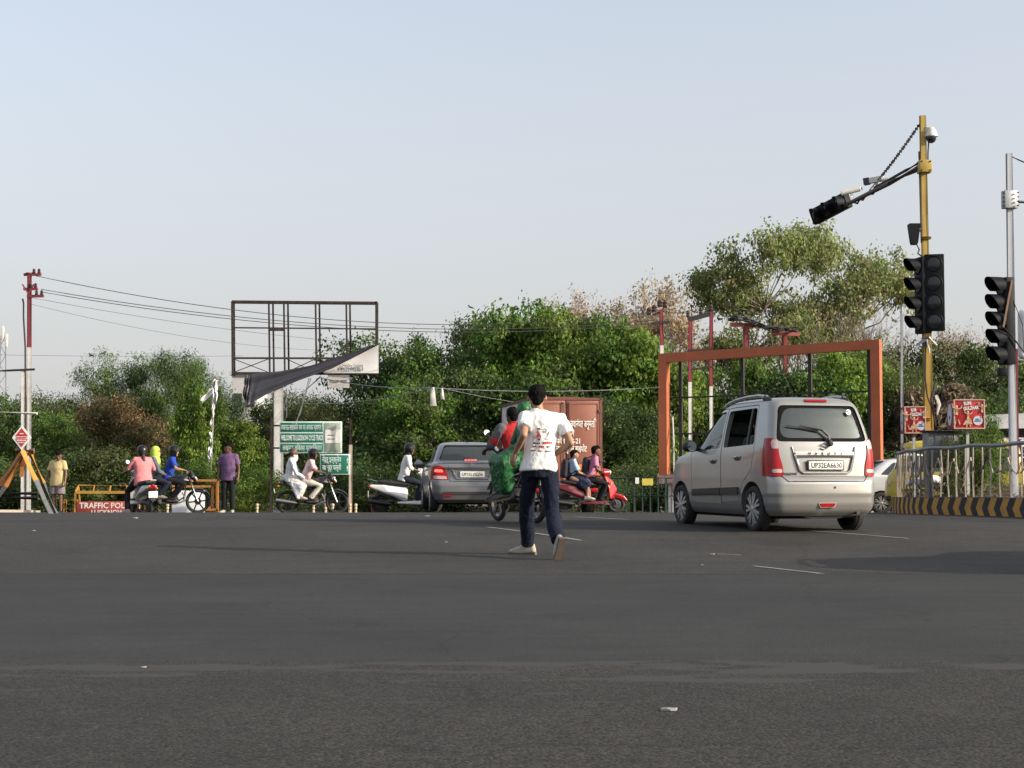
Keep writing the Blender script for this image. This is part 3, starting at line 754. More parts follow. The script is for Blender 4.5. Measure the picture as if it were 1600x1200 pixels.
def make_car(name, label, prof, paint, wheels, side_windows, rear_window, windscreen, doors, wheel_r=.28, arch_r=.34, hw=.7375, tail=None, cab=(.62, None), taper=.05, group=None,
             glassm=None, rim_r=None, spokes=8, hub='hub', tyre_w=.165, handles=(), extra=None, open_pane=None):
    """a car standing on its wheels; +Y is forward, y = 0 at the rear bumper"""
    root = thing(name, label, 'car', group=group); T = {'taper': taper}
    g = glassm or GLASS
    shell = lambda off: car_slices(prof, off, **T).mesh('s', [], 0)
    body = shell(0)
    # cabin void between the belt and the roof
    zt = prof[-1][0]; vz0 = cab[0]
    vb = car_slices(prof, .055, **T).mesh('s', [], 0)
    y0c, y1c = cab[1] or (.2, 2.9)
    cutbox = MB().box((0, (y0c + y1c) / 2, (vz0 + zt + 1) / 2), (3, y1c - y0c, zt + 1 - vz0)).mesh('b', [], 0)
    void = boolean(vb, cutbox, 'INTERSECT')
    body = boolean(body, void)
    wf, wr = wheels
    for wy in (wr, wf):
        arch = []
        for k in range(25):
            a = math.pi * k / 24; arch.append((wy + arch_r * math.cos(a), wheel_r + arch_r * math.sin(a) * .98))
        arch = [(wy + arch_r, -.2)] + arch + [(wy - arch_r, -.2)]
        for sx in (-1, 1):
            body = boolean(body, poly_prism_x(arch, sx * (hw - .24), sx * (hw + .3)))
    for w in side_windows: body = boolean(body, poly_prism_x(w, -2, 2))
    if rear_window: body = boolean(body, poly_prism_y(rear_window, -1, 1.2))
    if windscreen: body = boolean(body, poly_prism_y(windscreen, 1.9 if len(windscreen[0]) == 2 else 2, 6))
    # door gaps
    for d in doors:
        ring = boolean(poly_prism_x(d, -2, 2), poly_prism_x(inset(d, .010), -3, 3))
        keep = boolean(ring, shell(.014))
        body = boolean(body, keep)
    bo = link('body', setm(smooth_mesh(body), paint), root)
    # panes
    skin = boolean(shell(.018), shell(.026))
    for i, w in enumerate(side_windows):
        for sx in (-1, 1):
            if (i, sx) == open_pane: continue          # rolled down
            pn = boolean(boolean(shell(.018), shell(.026)), poly_prism_x(inset(w, -.012), sx * .2, sx * 2), 'INTERSECT')
            link('window', setm(smooth_mesh(pn), g), root)
    if rear_window:
        pn = boolean(skin, poly_prism_y(inset(rear_window, -.012), -1, 1.0), 'INTERSECT'); link('rear_window', setm(smooth_mesh(pn), g), root)
    if windscreen:
        pn = boolean(boolean(shell(.018), shell(.026)), poly_prism_y(inset(windscreen, -.012), 1.7, 6), 'INTERSECT'); link('windscreen', setm(smooth_mesh(pn), g), root)
    for wy in (wr, wf):
        for sx in (-1, 1): wheel(root, (sx * (hw - tyre_w / 2 - .012), wy, wheel_r), wheel_r, tyre_w, sx, hub, spokes, rim_r)
    un = MB().box((0, (wr + wf) / 2, prof[0][0] + .005), (hw * 1.5, wf - wr + .6, .09)); un.tube([(-hw + .2, wr, wheel_r), (hw - .2, wr, wheel_r)], .045, 10); un.tube([(-hw + .2, wf, wheel_r), (hw - .2, wf, wheel_r)], .03, 8)
    un.build('underbody', UNDER, root)
    return root

# ---- silver tall hatchback, seen from behind left
HB = [(.20, .12, 3.46, .66, .12, .25), (.26, .045, 3.55, .705, .14, .3), (.34, .012, 3.59, .726, .15, .32), (.435, .004, 3.595, .732, .16, .34), (.455, -.003, 3.60, .7375, .16, .34), (.50, -.002, 3.60, .737, .16, .34), (.60, .004, 3.60, .737, .16, .34), (.645, .03, 3.59, .7375, .14, .34),
      (.68, .062, 3.57, .7375, .13, .34), (.85, .075, 3.49, .737, .12, .34), (.93, .082, 3.36, .735, .12, .34), (.98, .088, 3.08, .731, .12, .36), (1.03, .095, 2.78, .724, .12, .4), (1.08, .105, 2.66, .714, .12, .4),
      (1.25, .155, 2.42, .680, .12, .34), (1.40, .205, 2.19, .645, .12, .3), (1.50, .245, 2.01, .620, .12, .28), (1.555, .275, 1.88, .600, .13, .28), (1.59, .305, 1.78, .575, .15, .28), (1.618, .36, 1.66, .53, .18, .28), (1.636, .46, 1.5, .45, .2, .25), (1.648, .62, 1.34, .33, .2, .2), (1.655, .85, 1.15, .15, .1, .1)]
win_r = roundpoly([(.56, 1.065), (1.50, 1.035), (1.50, 1.50), (.64, 1.515)], .05)
win_f = roundpoly([(1.60, 1.032), (2.48, 1.005), (2.16, 1.36), (1.98, 1.485), (1.60, 1.50)], .05)
rw = roundpoly([(-.615, 1.09), (.615, 1.09), (.60, 1.2), (.525, 1.535), (-.525, 1.535), (-.60, 1.2)], .07)
ws = roundpoly([(-.60, 1.06), (.60, 1.06), (.52, 1.5), (-.52, 1.5)], .06)
door_r = roundpoly([(.53, 1.0), (.62, .74), (.86, .60), (1.02, .36), (1.55, .33), (1.55, 1.545), (.61, 1.555)], .04)
door_f = roundpoly([(1.55, .33), (2.55, .33), (2.60, .98), (2.24, 1.36), (2.02, 1.53), (1.55, 1.545)], .04)
hatch = make_car('hatchback_car', 'silver tall hatchback with roof rails and rear wiper turning across the road', HB, SILVER, (3.0, .60), [win_r, win_f], rw, ws, [door_r, door_f], cab=(.66, (.16, 2.75)), rim_r=.213, spokes=7, open_pane=(0, -1))
def hatch_details(root):
    # tailgate outline as a groove-like raised lip, bumper step and recess around the plate
    P = np.array(HB)
    def ry(z, x=0):
        y = float(np.interp(z, P[:, 0], P[:, 1])); hwz = float(np.interp(z, P[:, 0], P[:, 3])); return y - .0396 * (1 - (abs(x) / hwz) ** 2)
    seam = MB(); out = [(-.52, .615), (-.60, .70), (-.63, 1.06), (-.615, 1.2), (-.545, 1.56)]
    for s in (-1, 1):
        pts = [(s * x, ry(z, x) - .002, z) for x, z in out[:3]]; seam.tube(pts, .0055, 6)
    seam.tube([(x, ry(.612, x) - .003, .612) for x in np.linspace(-.52, .52, 13)], .0065, 6)
    seam.build('tailgate_seam', BLACKPL, root)
    rc = MB()                                                                    # raised frame round the plate recess
    rc.tube([(-.43, ry(1.03, .43) - .006, 1.03), (-.40, ry(.92, .4) - .012, .92), (-.345, ry(.75, .34) - .014, .745), (-.30, ry(.71, .3) - .012, .715), (.30, ry(.71, .3) - .012, .715), (.345, ry(.75, .34) - .014, .745), (.40, ry(.92, .4) - .012, .92), (.43, ry(1.03, .43) - .006, 1.03)], [.012, .018, .018, .018, .018, .018, .018, .012], 8)
    rc.build('plate_surround', SILVER, root)
    ch = MB(); ch.loft([[(x, ry(.965, x) - .012 - dz_, .945 + z) for dz_, z in ((-.02, -.024), (.022, -.018), (.026, .01), (.012, .024), (-.02, .024))] for x in np.linspace(-.40, .40, 13)])
    co = ch.build('tailgate_bar', mat('bar_bright_silver', (.70, .70, .69), .4, .25, .03, 6), root, 30)
    lip = MB(); lip.bar((-.40, ry(.915, .4) - .016, .912), (.40, ry(.915, .4) - .016, .912), .02, .022); lip.build('bar_shadow_lip', BLACKPL, root)
    yb = ry(.96) - .045
    for k, c in enumerate('MARUTI'):
        text('lettering', c, .046, PLATEK, face_m((-.215 + k * .087, ry(.96, .215 - k * .087) - .0405, .946)), co, .002, .0)
    pl = MB().box((0, ry(.80) - .022, .805), (.50, .018, .125), bev=.006).build('number_plate', PLATEK, root)
    MB().box((0, ry(.80) - .030, .805), (.465, .012, .098), bev=.004).build('plate_face', PLATE, pl)
    text('plate_number', 'UP32EA6630', .088, PLATEK, face_m((.006, ry(.80) - .037, .803)), pl, .0015, .0012, width=.415)
    # emblem: a ring-less angular S
    em = MB(); S_ = [(.052, .020), (.0, .052), (-.052, .020), (.012, -.014), (-.0, -.022), (-.036, -.002), (-.052, -.014), (.0, -.052), (.052, -.020), (-.012, .014), (0, .022), (.036, .004)]
    em.tube([(x * 1.0, ry(1.035) - .018, 1.035 + z * .8) for x, z in [(.05, .028), (0, .05), (-.05, .024), (.05, -.024), (0, -.05), (-.05, -.028)]], .0085, 6)
    em.build('emblem', CHROME, root)
    text('model_badge', 'WAGONR', .042, PLATEK, face_m((-.47, ry(.70, .47) - .006, .70)), root, .002, .001, width=.19)
    # tail lamps wrap the rear corners
    hwf = lambda z: float(np.interp(z, P[:, 0], P[:, 3])) * .983
    lamp_poly = [(-.80, .675), (-.555, .675), (-.565, .80), (-.600, .92), (-.612, 1.06), (-.64, 1.13), (-.80, 1.14)]
    for s in (-1, 1):
        poly = roundpoly([(s * x, z) for x, z in lamp_poly], .03)
        lamp = boolean(boolean(car_slices(HB, -.012).mesh('s', [], 0), car_slices(HB, .02).mesh('s', [], 0)), poly_prism_y(poly, -.3, .265), 'INTERSECT')
        lo = link('tail_light', setm(smooth_mesh(lamp), REDLENS), root)
        for (cx, cz, w_, h_) in ((-.648, 1.06, .038, .055), (-.635, .738, .060, .022)):
            q = roundpoly([(s * (cx + a * w_), cz + b * h_) for a, b in ((-1, -1), (1, -1), (1, 1), (-1, 1))], .02)
            cl = boolean(boolean(car_slices(HB, -.016).mesh('s', [], 0), car_slices(HB, .0).mesh('s', [], 0)), poly_prism_y(q, -.3, .12), 'INTERSECT')
            link('lamp_lens', setm(smooth_mesh(cl), CLEARLENS), lo)
    hb_ = boolean(boolean(car_slices(HB, -.014).mesh('s', [], 0), car_slices(HB, .02).mesh('s', [], 0)), poly_prism_y(roundpoly([(-.155, 1.583), (.155, 1.583), (.145, 1.612), (-.145, 1.612)], .01), -.2, .45), 'INTERSECT')
    link('high_brake_light', setm(smooth_mesh(hb_), REDLENS), root)
    MB().prism(roundpoly([(-.10, .30), (.10, .30), (.13, .36), (-.13, .36)], .012), ry(.33) - .012, .1, 'Y').build('reflector', SILVER, root)
    MB().prism(roundpoly([(-.085, .308), (.085, .308), (.108, .350), (-.108, .350)], .01), ry(.33) - .018, .08, 'Y').build('reflector_lens', REDLENS, root)
    MB().lathe([(.014, 0), (.014, .004), (0, .004)], (.10, ry(.54, .1) - .003, .54), 12, (0, -1, 0)).build('tow_cap', BLACKPL, root)
    # black surround printed on the rear glass edge
    sr = boolean(boolean(car_slices(HB, .014).mesh('s', [], 0), car_slices(HB, .018).mesh('s', [], 0)), poly_prism_y(rw, -.5, .6), 'INTERSECT')
    sr = boolean(sr, poly_prism_y(roundpoly([(-.52, 1.135), (.555, 1.135), (.54, 1.22), (.475, 1.505), (-.45, 1.505), (-.555, 1.25)], .12, 8), -2, 2))
    link('window_border', setm(smooth_mesh(sr), mat('glass_border_black', (.006, .006, .007), .8, spec=.1)), root)
    wp = MB(); zp = [(.085, 1.07), (.07, 1.16), (-.02, 1.235), (-.30, 1.285)]
    wp.tube([(x, ry(z, x) - .035 - .012 * (i == 0), z) for i, (x, z) in enumerate(zp)], [.022, .017, .014, .008], 8); wp.lathe([(.035, -.03), (.035, .02), (.02, .03), (0, .03)], (.085, ry(1.07) - .02, 1.07), 12, (0, -1, 0))
    wp.bar((-.06, ry(1.22) - .015, 1.225), (-.46, ry(1.28, .46) - .012, 1.285), .012, .016)
    wp.build('wiper', BLACKPL, root)
    st = MB().lathe([(.036, 0), (.036, .003), (0, .003)], (.415, ry(1.45, .41) - .012, 1.455), 18, (0, -1, .25)); st.build('sticker', PLATE, root)
    mk = MB()
    for a in range(3):
        t = a * 2.09 + .5; mk.bar((.415 + .008 * math.cos(t), ry(1.45, .41) - .018, 1.455 + .008 * math.sin(t)), (.415 + .027 * math.cos(t), ry(1.45, .41) - .018, 1.455 + .027 * math.sin(t)), .014, .004)
    mk.build('sticker_mark', PLATEK, root)
    # side: rub strip, handles, mirrors, fuel flap, sills, arch lips
    for s in (-1, 1):
        r_ = boolean(boolean(car_slices(HB, -.022).mesh('s', [], 0), car_slices(HB, .01).mesh('s', [], 0)), poly_prism_x(roundpoly([(.98, .455), (2.52, .415), (2.52, .505), (1.0, .54)], .02), s * .3, s * 1), 'INTERSECT')
        r_ = boolean(r_, poly_prism_x([(1.54, .2), (1.56, .2), (1.56, .8), (1.54, .8)], s * .2, s * 1.2))
        link('rub_strip', setm(smooth_mesh(r_), BLACKPL), root)
        for y, z in ((1.02, .90), (1.80, .865)):
            x = s * (float(np.interp(z, P[:, 0], P[:, 3])) - .012)
            h = Blob(); h.hull([((x - s * .01, y - .05, z), .04), ((x - s * .01, y + .05, z), .04)]); h.build('handle_cup', SILVER, root, .008, 3)
            k = MB(); k.tube([(x + s * .012, y - .085, z + .008), (x + s * .036, y - .05, z + .012), (x + s * .038, y + .05, z + .012), (x + s * .012, y + .085, z + .008)], [.012, .016, .016, .012], 8); k.build('door_handle', SILVER, root)
            MB().bar((x + s * .022, y - .07, z - .014), (x + s * .022, y + .06, z - .014), .01, .026).build('handle_gap', BLACKPL, root)
        b = Blob(); b.hull([((s * .80, 2.33, 1.06), .07), ((s * .90, 2.31, 1.06), .07), ((s * .84, 2.38, 1.08), .08)]); b.build('mirror', BLACKPL, root, .012, 4)
        MB().lathe([(.066, 0), (.066, .006), (0, .006)], (s * .852, 2.252, 1.065), 16, (0, -1, 0)).build('mirror_glass', CHROME, root)
        q_ = boolean(boolean(car_slices(HB, .004).mesh('s', [], 0), car_slices(HB, .03).mesh('s', [], 0)), poly_prism_x([(.755, 1.0), (.80, 1.0), (.815, 1.53), (.77, 1.53)], s * .3, s * 1), 'INTERSECT'); link('window_divider', setm(smooth_mesh(q_), BLACKPL), root)
        MB().bar((s * .68, 2.36, 1.02), (s * .80, 2.34, 1.03), .05, .04).build('mirror_arm', BLACKPL, root)
        rl = MB(); rl.tube([(s * .535, .44, 1.60), (s * .54, .52, 1.645), (s * .548, .75, 1.668), (s * .552, 1.1, 1.664), (s * .552, 1.45, 1.643), (s * .55, 1.7, 1.605), (s * .55, 1.84, 1.565)], [.014, .022, .021, .02, .02, .018, .010], 8)
        rl.build('roof_rail', SILVER, root)
        b = Blob(); b.hull([((s * .535, .43, 1.60), .028), ((s * .54, .56, 1.648), .028), ((s * .54, .60, 1.62), .03)]); b.build('rail_foot', BLACKPL, root, .01, 3)
        fl = MB(); 
    f = boolean(boolean(car_slices(HB, -.003).mesh('s', [], 0), car_slices(HB, .01).mesh('s', [], 0)), poly_prism_x(roundpoly([(.31, .82), (.48, .82), (.48, .99), (.31, .99)], .03), -.3, -1), 'INTERSECT')
    link('fuel_flap', setm(smooth_mesh(f), SILVER), root)
    # sagging dark rear apron and silencer
    ap = MB(); ap.loft([[(x, .10, z) for x, z in ((-.50, .27), (.50, .27), (.46, .20), (.2, .165), (-.16, .165), (-.3, .2))], [(x, .45, z) for x, z in ((-.50, .27), (.50, .27), (.46, .20), (.2, .16), (-.16, .16), (-.3, .2))]])
    ap.build('rear_apron', UNDER, root); sl = MB(); sl.tube([(.42, .50, .23), (.42, -.03, .235)], .022, 10); sl.build('exhaust_pipe', BLACKPL, root)
    # seats, head rests and the people seen through the glass
    for x in (-.33, .33):
        for y in (1.0, 1.87): 
            st = MB().box((x, y - .02, .86), (.52, .14, .66), bev=.06).box((x, y + .12, .55), (.52, .5, .16), bev=.05).build('seat', SEATF, root)
            MB().box((x, y - .04, 1.29), (.25, .09, .17), bev=.04).build('head_rest', SEATF, st)
    MB().box((0, 2.5, .86), (1.2, .4, .22), bev=.05).build('dashboard', CABIN, root)
    sw = MB(); sw.lathe([(.17, -.012), (.185, 0), (.17, .012), (.155, 0), (.17, -.012)], (.34, 2.24, .98), 20, (0, -1, .4)); sw.build('steering_wheel', CABIN, root)
hatch_details(hatch)
hatch.location = (3.72 + .165, 20.4 - .577, 0); hatch.rotation_euler = (0, 0, R(16))
hatch.location.z = gz(3.7, 20.4) - .01; hatch.scale = (1, 1, 1.03)
# ---- grey saloon, seen from behind
SD = [(.20, .14, 3.78, .70, .14, .3), (.27, .04, 3.88, .78, .18, .34), (.40, .0, 3.93, .835, .2, .4), (.58, .0, 3.95, .855, .2, .42), (.66, .02, 3.94, .8625, .18, .44), (.72, .05, 3.92, .8675, .16, .44), (.85, .055, 3.8, .8675, .15, .44),
      (.95, .05, 3.52, .862, .16, .46), (1.00, .055, 3.2, .855, .17, .46), (1.03, .085, 3.0, .845, .2, .46), (1.05, .20, 2.92, .83, .22, .46), (1.075, .40, 2.86, .79, .2, .42), (1.12, .46, 2.78, .765, .2, .4), (1.25, .60, 2.52, .715, .2, .36), (1.36, .76, 2.28, .665, .2, .32), (1.44, .92, 2.08, .62, .22, .3),
      (1.475, 1.05, 1.95, .57, .25, .3), (1.497, 1.2, 1.8, .48, .25, .25), (1.51, 1.35, 1.62, .3, .12, .12)]
srw = roundpoly([(-.68, 1.095), (.68, 1.095), (.53, 1.43), (-.53, 1.43)], .06)
sws = roundpoly([(-.62, 1.08), (.62, 1.08), (.52, 1.42), (-.52, 1.42)], .06)
s_r = roundpoly([(.72, 1.06), (1.62, 1.04), (1.62, 1.39), (1.1, 1.385)], .05); s_f = roundpoly([(1.70, 1.04), (2.62, 1.03), (2.22, 1.34), (1.70, 1.40)], .05)
d_r = roundpoly([(.98, .96), (1.02, .5), (1.12, .3), (1.66, .3), (1.66, 1.43), (1.1, 1.41)], .04); d_f = roundpoly([(1.66, .3), (2.66, .3), (2.72, 1.0), (2.3, 1.34), (1.66, 1.43)], .04)
SP = np.array(SD)
def sry(z, x=0):
    y = float(np.interp(z, SP[:, 0], SP[:, 1])); hwz = float(np.interp(z, SP[:, 0], SP[:, 3])); return y - .0396 * (1 - (abs(x) / hwz) ** 2)
def sedan(name, label, paint, full):
    r = make_car(name, label, SD, paint, (3.16, .73), [s_r, s_f], srw, sws, [d_r, d_f], wheel_r=.295, arch_r=.35, hw=.8675, cab=(.7, (.62, 2.95)), rim_r=.20, spokes=7, tyre_w=.18)
    for s in (-1, 1):
        b = Blob(); b.hull([((s * .93, 2.50, 1.03), .07), ((s * 1.02, 2.48, 1.03), .065), ((s * .97, 2.55, 1.05), .07)]); b.build('mirror', paint, r, .014, 3)
        MB().bar((s * .80, 2.52, 1.0), (s * .93, 2.5, 1.01), .05, .04).build('mirror_arm', BLACKPL, r)
        for y, z in ((1.18, .90), (2.0, .88)):
            x = s * .86; k = MB(); k.tube([(x, y - .09, z), (x + s * .026, y - .05, z), (x + s * .028, y + .05, z), (x, y + .09, z)], [.012, .015, .015, .012], 8); k.build('door_handle', paint, r)
        poly = roundpoly([(s * x, z) for x, z in [(-.90, .70), (-.50, .685), (-.53, .80), (-.60, .955), (-.68, .985), (-.90, .97)]], .03)
        lo = link('tail_light', setm(smooth_mesh(boolean(boolean(car_slices(SD, -.012).mesh('s', [], 0), car_slices(SD, .02).mesh('s', [], 0)), poly_prism_y(poly, -.3, .33), 'INTERSECT')), REDLENS), r)
        for q, m in (([(-.82, .71), (-.53, .70), (-.55, .765), (-.82, .775)], CLEARLENS), ([(-.80, .85), (-.61, .845), (-.63, .90), (-.79, .91)], LAMP_ON if full else REDLENS)):
            q = roundpoly([(s * x, z) for x, z in q], .02)
            link('lamp_lens', setm(smooth_mesh(boolean(boolean(car_slices(SD, -.016).mesh('s', [], 0), car_slices(SD, .0).mesh('s', [], 0)), poly_prism_y(q, -.3, .12), 'INTERSECT')), m), lo)
        MB().prism(roundpoly([(s * .42, .335), (s * .62, .335), (s * .62, .365), (s * .42, .365)], .008), sry(.35, .5) - .014, .1, 'Y').build('reflector', REDLENS, r)
    if full:
        ch = MB(); ch.loft([[(x, sry(.93, x) - .012 - a, .935 + z) for a, z in ((-.03, -.02), (.016, -.016), (.018, .012), (-.03, .018))] for x in np.linspace(-.58, .58, 15)]); ch.build('boot_bar', CHROME, r, 30)
        rc = MB(); rc.tube([(-.42, sry(.9, .42) - .008, .90), (-.33, sry(.7, .33) - .012, .70), (.33, sry(.7, .33) - .012, .70), (.42, sry(.9, .42) - .008, .90)], .014, 8); rc.build('plate_surround', GREYP, r)
        pl = MB().box((0, sry(.8) - .018, .80), (.52, .016, .13), bev=.006).build('number_plate', PLATE, r)
        text('plate_number', 'UP32LV5256', .088, PLATEK, face_m((0, sry(.8) - .027, .80)), pl, .0015, .001, width=.44)
        bm_ = MB(); bm_.box((0, .47, 1.10), (.32, .10, .07), bev=.015); bo = bm_.build('high_brake_light', BLACKPL, r)
        for k in range(4): MB().box((-.10 + .0667 * k, .415, 1.102), (.05, .02, .036), bev=.006).build('brake_lamp', LAMP_ON, bo)
        em = MB(); em.tube([(x, sry(1.0) - .028, 1.0 + z) for x, z in [(.045, .022), (0, .042), (-.045, .02), (.045, -.02), (0, -.042), (-.045, -.022)]], .008, 6); em.build('emblem', CHROME, r)
        sm = MB(); sm.tube([(x, sry(1.028, x) + .002, 1.032) for x in np.linspace(-.72, .72, 15)], .006, 6)
        for s in (-1, 1): sm.tube([(s * .50, sry(.9, .5) - .006, .97), (s * .47, sry(.68, .5) - .006, .66)], .006, 6)
        sm.tube([(x, sry(.655, x) - .002, .655) for x in np.linspace(-.48, .48, 11)], .006, 6); sm.build('boot_seam', BLACKPL, r)
        ap = MB(); ap.loft([[(x, sry(.43, x) - .006, .405 + z) for z in (-.03, 0, .03)] + [(x, sry(.43, x) + .05, .405 + z) for z in (.03, -.03)] for x in np.linspace(-.62, .62, 15)]); ap.build('bumper_insert', BLACKPL, r)
        an = MB(); an.tube([(0, 1.28, 1.50), (0, 1.20, 1.57)], [.02, .006], 8); an.build('antenna', BLACKPL, r)
        for x in (-.36, .36):
            for y in (.95, 1.95): st = MB().box((x, y, .88), (.54, .14, .6), bev=.06).build('seat', SEATF, r); MB().box((x, y - .02, 1.24), (.24, .09, .16), bev=.04).build('head_rest', SEATF, st)
    return r
grey = sedan('saloon_car', 'grey saloon with lit brake lights and number plate ahead of the green sari', GREYP, True)
p = gat(738, 33.8); grey.location = (p.x, p.y, p.z); grey.rotation_euler = (0, 0, R(7))
wcar = copy_tree(grey)
for c in list(wcar.children_recursive):
    if c.name.split('.')[0] in ('brake_lamp', 'number_plate', 'plate_number', 'boot_bar', 'bumper_insert', 'emblem', 'high_brake_light', 'plate_surround'): bpy.data.objects.remove(c)
for c in wcar.children_recursive:
    if c.data and c.data.materials and c.data.materials[0] == GREYP:
        c.data = c.data.copy(); c.data.materials[0] = WHITEP
wcar['label'] = 'white car half hidden between the silver hatchback and the yellow van'
p = gat(1376, 43.4); wcar.location = (p.x - .73, p.y + .87, p.z); wcar.rotation_euler = (0, 0, R(-88))

# ---- yellow micro vans
VB = [(.22, .08, 3.30, .64, .1, .15), (.32, .02, 3.38, .71, .12, .22), (.55, 0, 3.40, .735, .12, .25), (.85, .01, 3.37, .74, .12, .25), (1.0, .02, 3.30, .738, .12, .25), (1.12, .035, 3.20, .73, .12, .25), (1.5, .10, 3.05, .69, .12, .22), (1.74, .15, 2.95, .655, .12, .2), (1.82, .18, 2.88, .63, .14, .2), (1.87, .26, 2.74, .56, .16, .2), (1.895, .4, 2.2, .4, .2, .2), (1.9, .6, 2.0, .2, .1, .1)]
v_r = roundpoly([(.25, 1.08), (1.05, 1.08), (1.05, 1.66), (.32, 1.66)], .06); v_m = roundpoly([(1.13, 1.08), (1.88, 1.08), (1.88, 1.66), (1.13, 1.66)], .06); v_f = roundpoly([(1.96, 1.08), (3.02, 1.08), (2.82, 1.66), (1.96, 1.66)], .06)
vrw = roundpoly([(-.58, 1.12), (.58, 1.12), (.54, 1.66), (-.54, 1.66)], .06); vws = roundpoly([(-.62, 1.16), (.62, 1.16), (.56, 1.70), (-.56, 1.70)], .06)
van = make_car('micro_van', 'yellow van with slanted windscreen standing behind the railing and the grey cabinet', VB, YELLOWP, (2.75, .55), [v_r, v_m, v_f], vrw, vws, [roundpoly([(1.92, .35), (3.02, .35), (3.06, 1.1), (2.88, 1.7), (1.92, 1.7)], .04), roundpoly([(1.09, .35), (1.92, .35), (1.92, 1.7), (1.09, 1.7)], .04)], wheel_r=.26, arch_r=.32, hw=.74, cab=(.9, (.2, 3.1)), rim_r=.17, spokes=6, taper=.03)
for s in (-1, 1):
    MB().box((s * .52, 3.36, .78), (.22, .06, .16), bev=.03).build('headlight', CLEARLENS, van); MB().box((s * .62, .01, .82), (.14, .05, .28), bev=.02).build('tail_light', REDLENS, van)
    b = Blob(); b.hull([((s * .86, 2.86, 1.2), .06), ((s * .86, 2.86, 1.32), .06)]); b.build('mirror', BLACKPL, van, .014, 3)
    MB().bar((s * .74, .2, .62), (s * .74, 3.1, .62), .03, .05).build('rub_strip', BLACKPL, van)
MB().box((0, 3.37, .40), (1.3, .12, .14), bev=.03).build('bumper', BLACKPL, van); MB().box((0, .01, .40), (1.3, .10, .14), bev=.03).build('bumper', BLACKPL, van)
p = gat(1597, 41.2); van.location = (p.x, p.y, p.z); van.rotation_euler = (0, 0, R(80))

# ---- brown box truck
def truck():
    BR = mat('truck_red_oxide', (.24, .085, .052), .55, 0, .12, 1.5, dirt=.35, dirtcol=(.17, .085, .055)); BRD = mat('truck_frame_oxide', (.15, .05, .035), .6, 0, .15, 3)
    WH = mat('truck_white_side', (.78, .77, .74), .6, 0, .08, 2, dirt=.3, dirtcol=(.35, .3, .24)); OR_ = mat('orange_flap', (.60, .20, .035), .7, 0, .1, 5); WT = mat('truck_lettering', (.72, .68, .62), .6, 0, .1, 20)
    r = thing('box_truck', 'brown container truck with white side and hindi lettering on its rear doors', 'truck')
    w, L, z0, z1 = 2.3, 5.2, .98, 3.66; h = w / 2
    box = MB(); box.box((0, L / 2 + .03, (z0 + z1) / 2), (w - .04, L - .06, z1 - z0)); b = box.build('box_body', WH, r)
    fr = MB()
    for s in (-1, 1): fr.box((s * (h - .045), 0, (z0 + z1) / 2), (.09, .10, z1 - z0)); fr.box((s * (h - .03), L, (z0 + z1) / 2), (.08, .1, z1 - z0)); fr.box((s * h, L / 2, z1 - .03), (.06, L, .08)); fr.box((s * h, L / 2, z0 + .04), (.06, L, .10))
    fr.box((0, 0, z0 + .05), (w - .18, .09, .10)); fr.loft([[(x, y, z) for x, z in ((-h, z1 - .05), (h, z1 - .05), (h, z1 + .01), (0, z1 + .05), (-h, z1 + .01))] for y in (-.05, L + .05)])
    fr.build('frame', BRD, r)
    for s in (-1, 1):
        dr = MB().box((s * (h - .09) / 2 + s * .008, -.012, (z0 + z1) / 2 + .015), (h - .11, .05, z1 - z0 - .17), bev=.01).build('rear_door', BR, r)
        q = MB(); x0, x1 = s * .06, s * (h - .13)
        for z in (z0 + .16, z1 - .15): q.box(((x0 + x1) / 2, -.045, z), (abs(x1 - x0), .02, .05))
        for x in (x0, x1): q.box((x, -.044, (z0 + z1) / 2), (.05, .018, z1 - z0 - .3))
        q.build('door_frame', BR, dr)
        bar = MB(); bar.tube([(s * .10, -.075, z0 + .1), (s * .10, -.075, z1 - .12)], .018, 8); bar.build('lock_bar', BRD, dr)
        for z in (z0 + .4, z0 + 1.2, z1 - .4): MB().box((s * (h - .07), -.06, z), (.10, .04, .09)).build('hinge', BRD, dr)
    for k in range(11): MB().box((-h + .002, .25 + k * .47, (z0 + z1) / 2), (.03, .05, z1 - z0 - .2)).build('side_rib', WH, b)
    for s, z, sz, x0, w_ in (('वेजवानंपत अनुमति', 2.86, .30, .03, .90), ('सिन', 2.58, .26, .06, .20), ('फोन एफ-21', 2.33, .22, -.30, .76), ('लखन पुरान बाईपोट', 2.09, .25, -.32, .98)):
        text('door_lettering', s, sz, WT, face_m((x0 + w_ / 2, -.062, z)), r, .002, .006, 'CENTER', width=w_)
    # folded orange tarpaulin hung on the tail
    fl = MB()
    for k in range(3):
        x = .36 + .24 * k; fl.prism([(x, 1.62), (x + .20, 1.62), (x + .36, 1.28), (x + .14, 1.28)], -.11, -.075, 'Y')
    fl.build('orange_flap', OR_, r); MB().box((.5, -.085, 1.66), (1.1, .03, .09)).build('flap_rail', BRD, r)
    ch = MB(); ch.box((-.4, 2.6, .78), (.16, 6.6, .26)); ch.box((.4, 2.6, .78), (.16, 6.6, .26)); ch.box((0, .1, .72), (2.0, .12, .14)); ch.box((0, .02, .5), (1.9, .08, .12)); ch.build('chassis', UNDER, r)
    for y in (1.0, 5.9):
        for s in (-1, 1): wheel(r, (s * .92, y, .45), .45, .3, s, 'hub', 6, .25, BLACKPL)
    c = MB(); c.loft([[(x, L + .12 + y, z) for x, z in ((-1.05, .7), (1.05, .7), (1.05, 1.9), (.98, 2.55), (-.98, 2.55), (-1.05, 1.9))] for y in (0, 1.45)]); c.build('cab', BR, r)
    for s in (-1, 1): MB().box((s * .85, -.02, .82), (.3, .06, .13), bev=.02).build('tail_light', REDLENS, r)
    return r
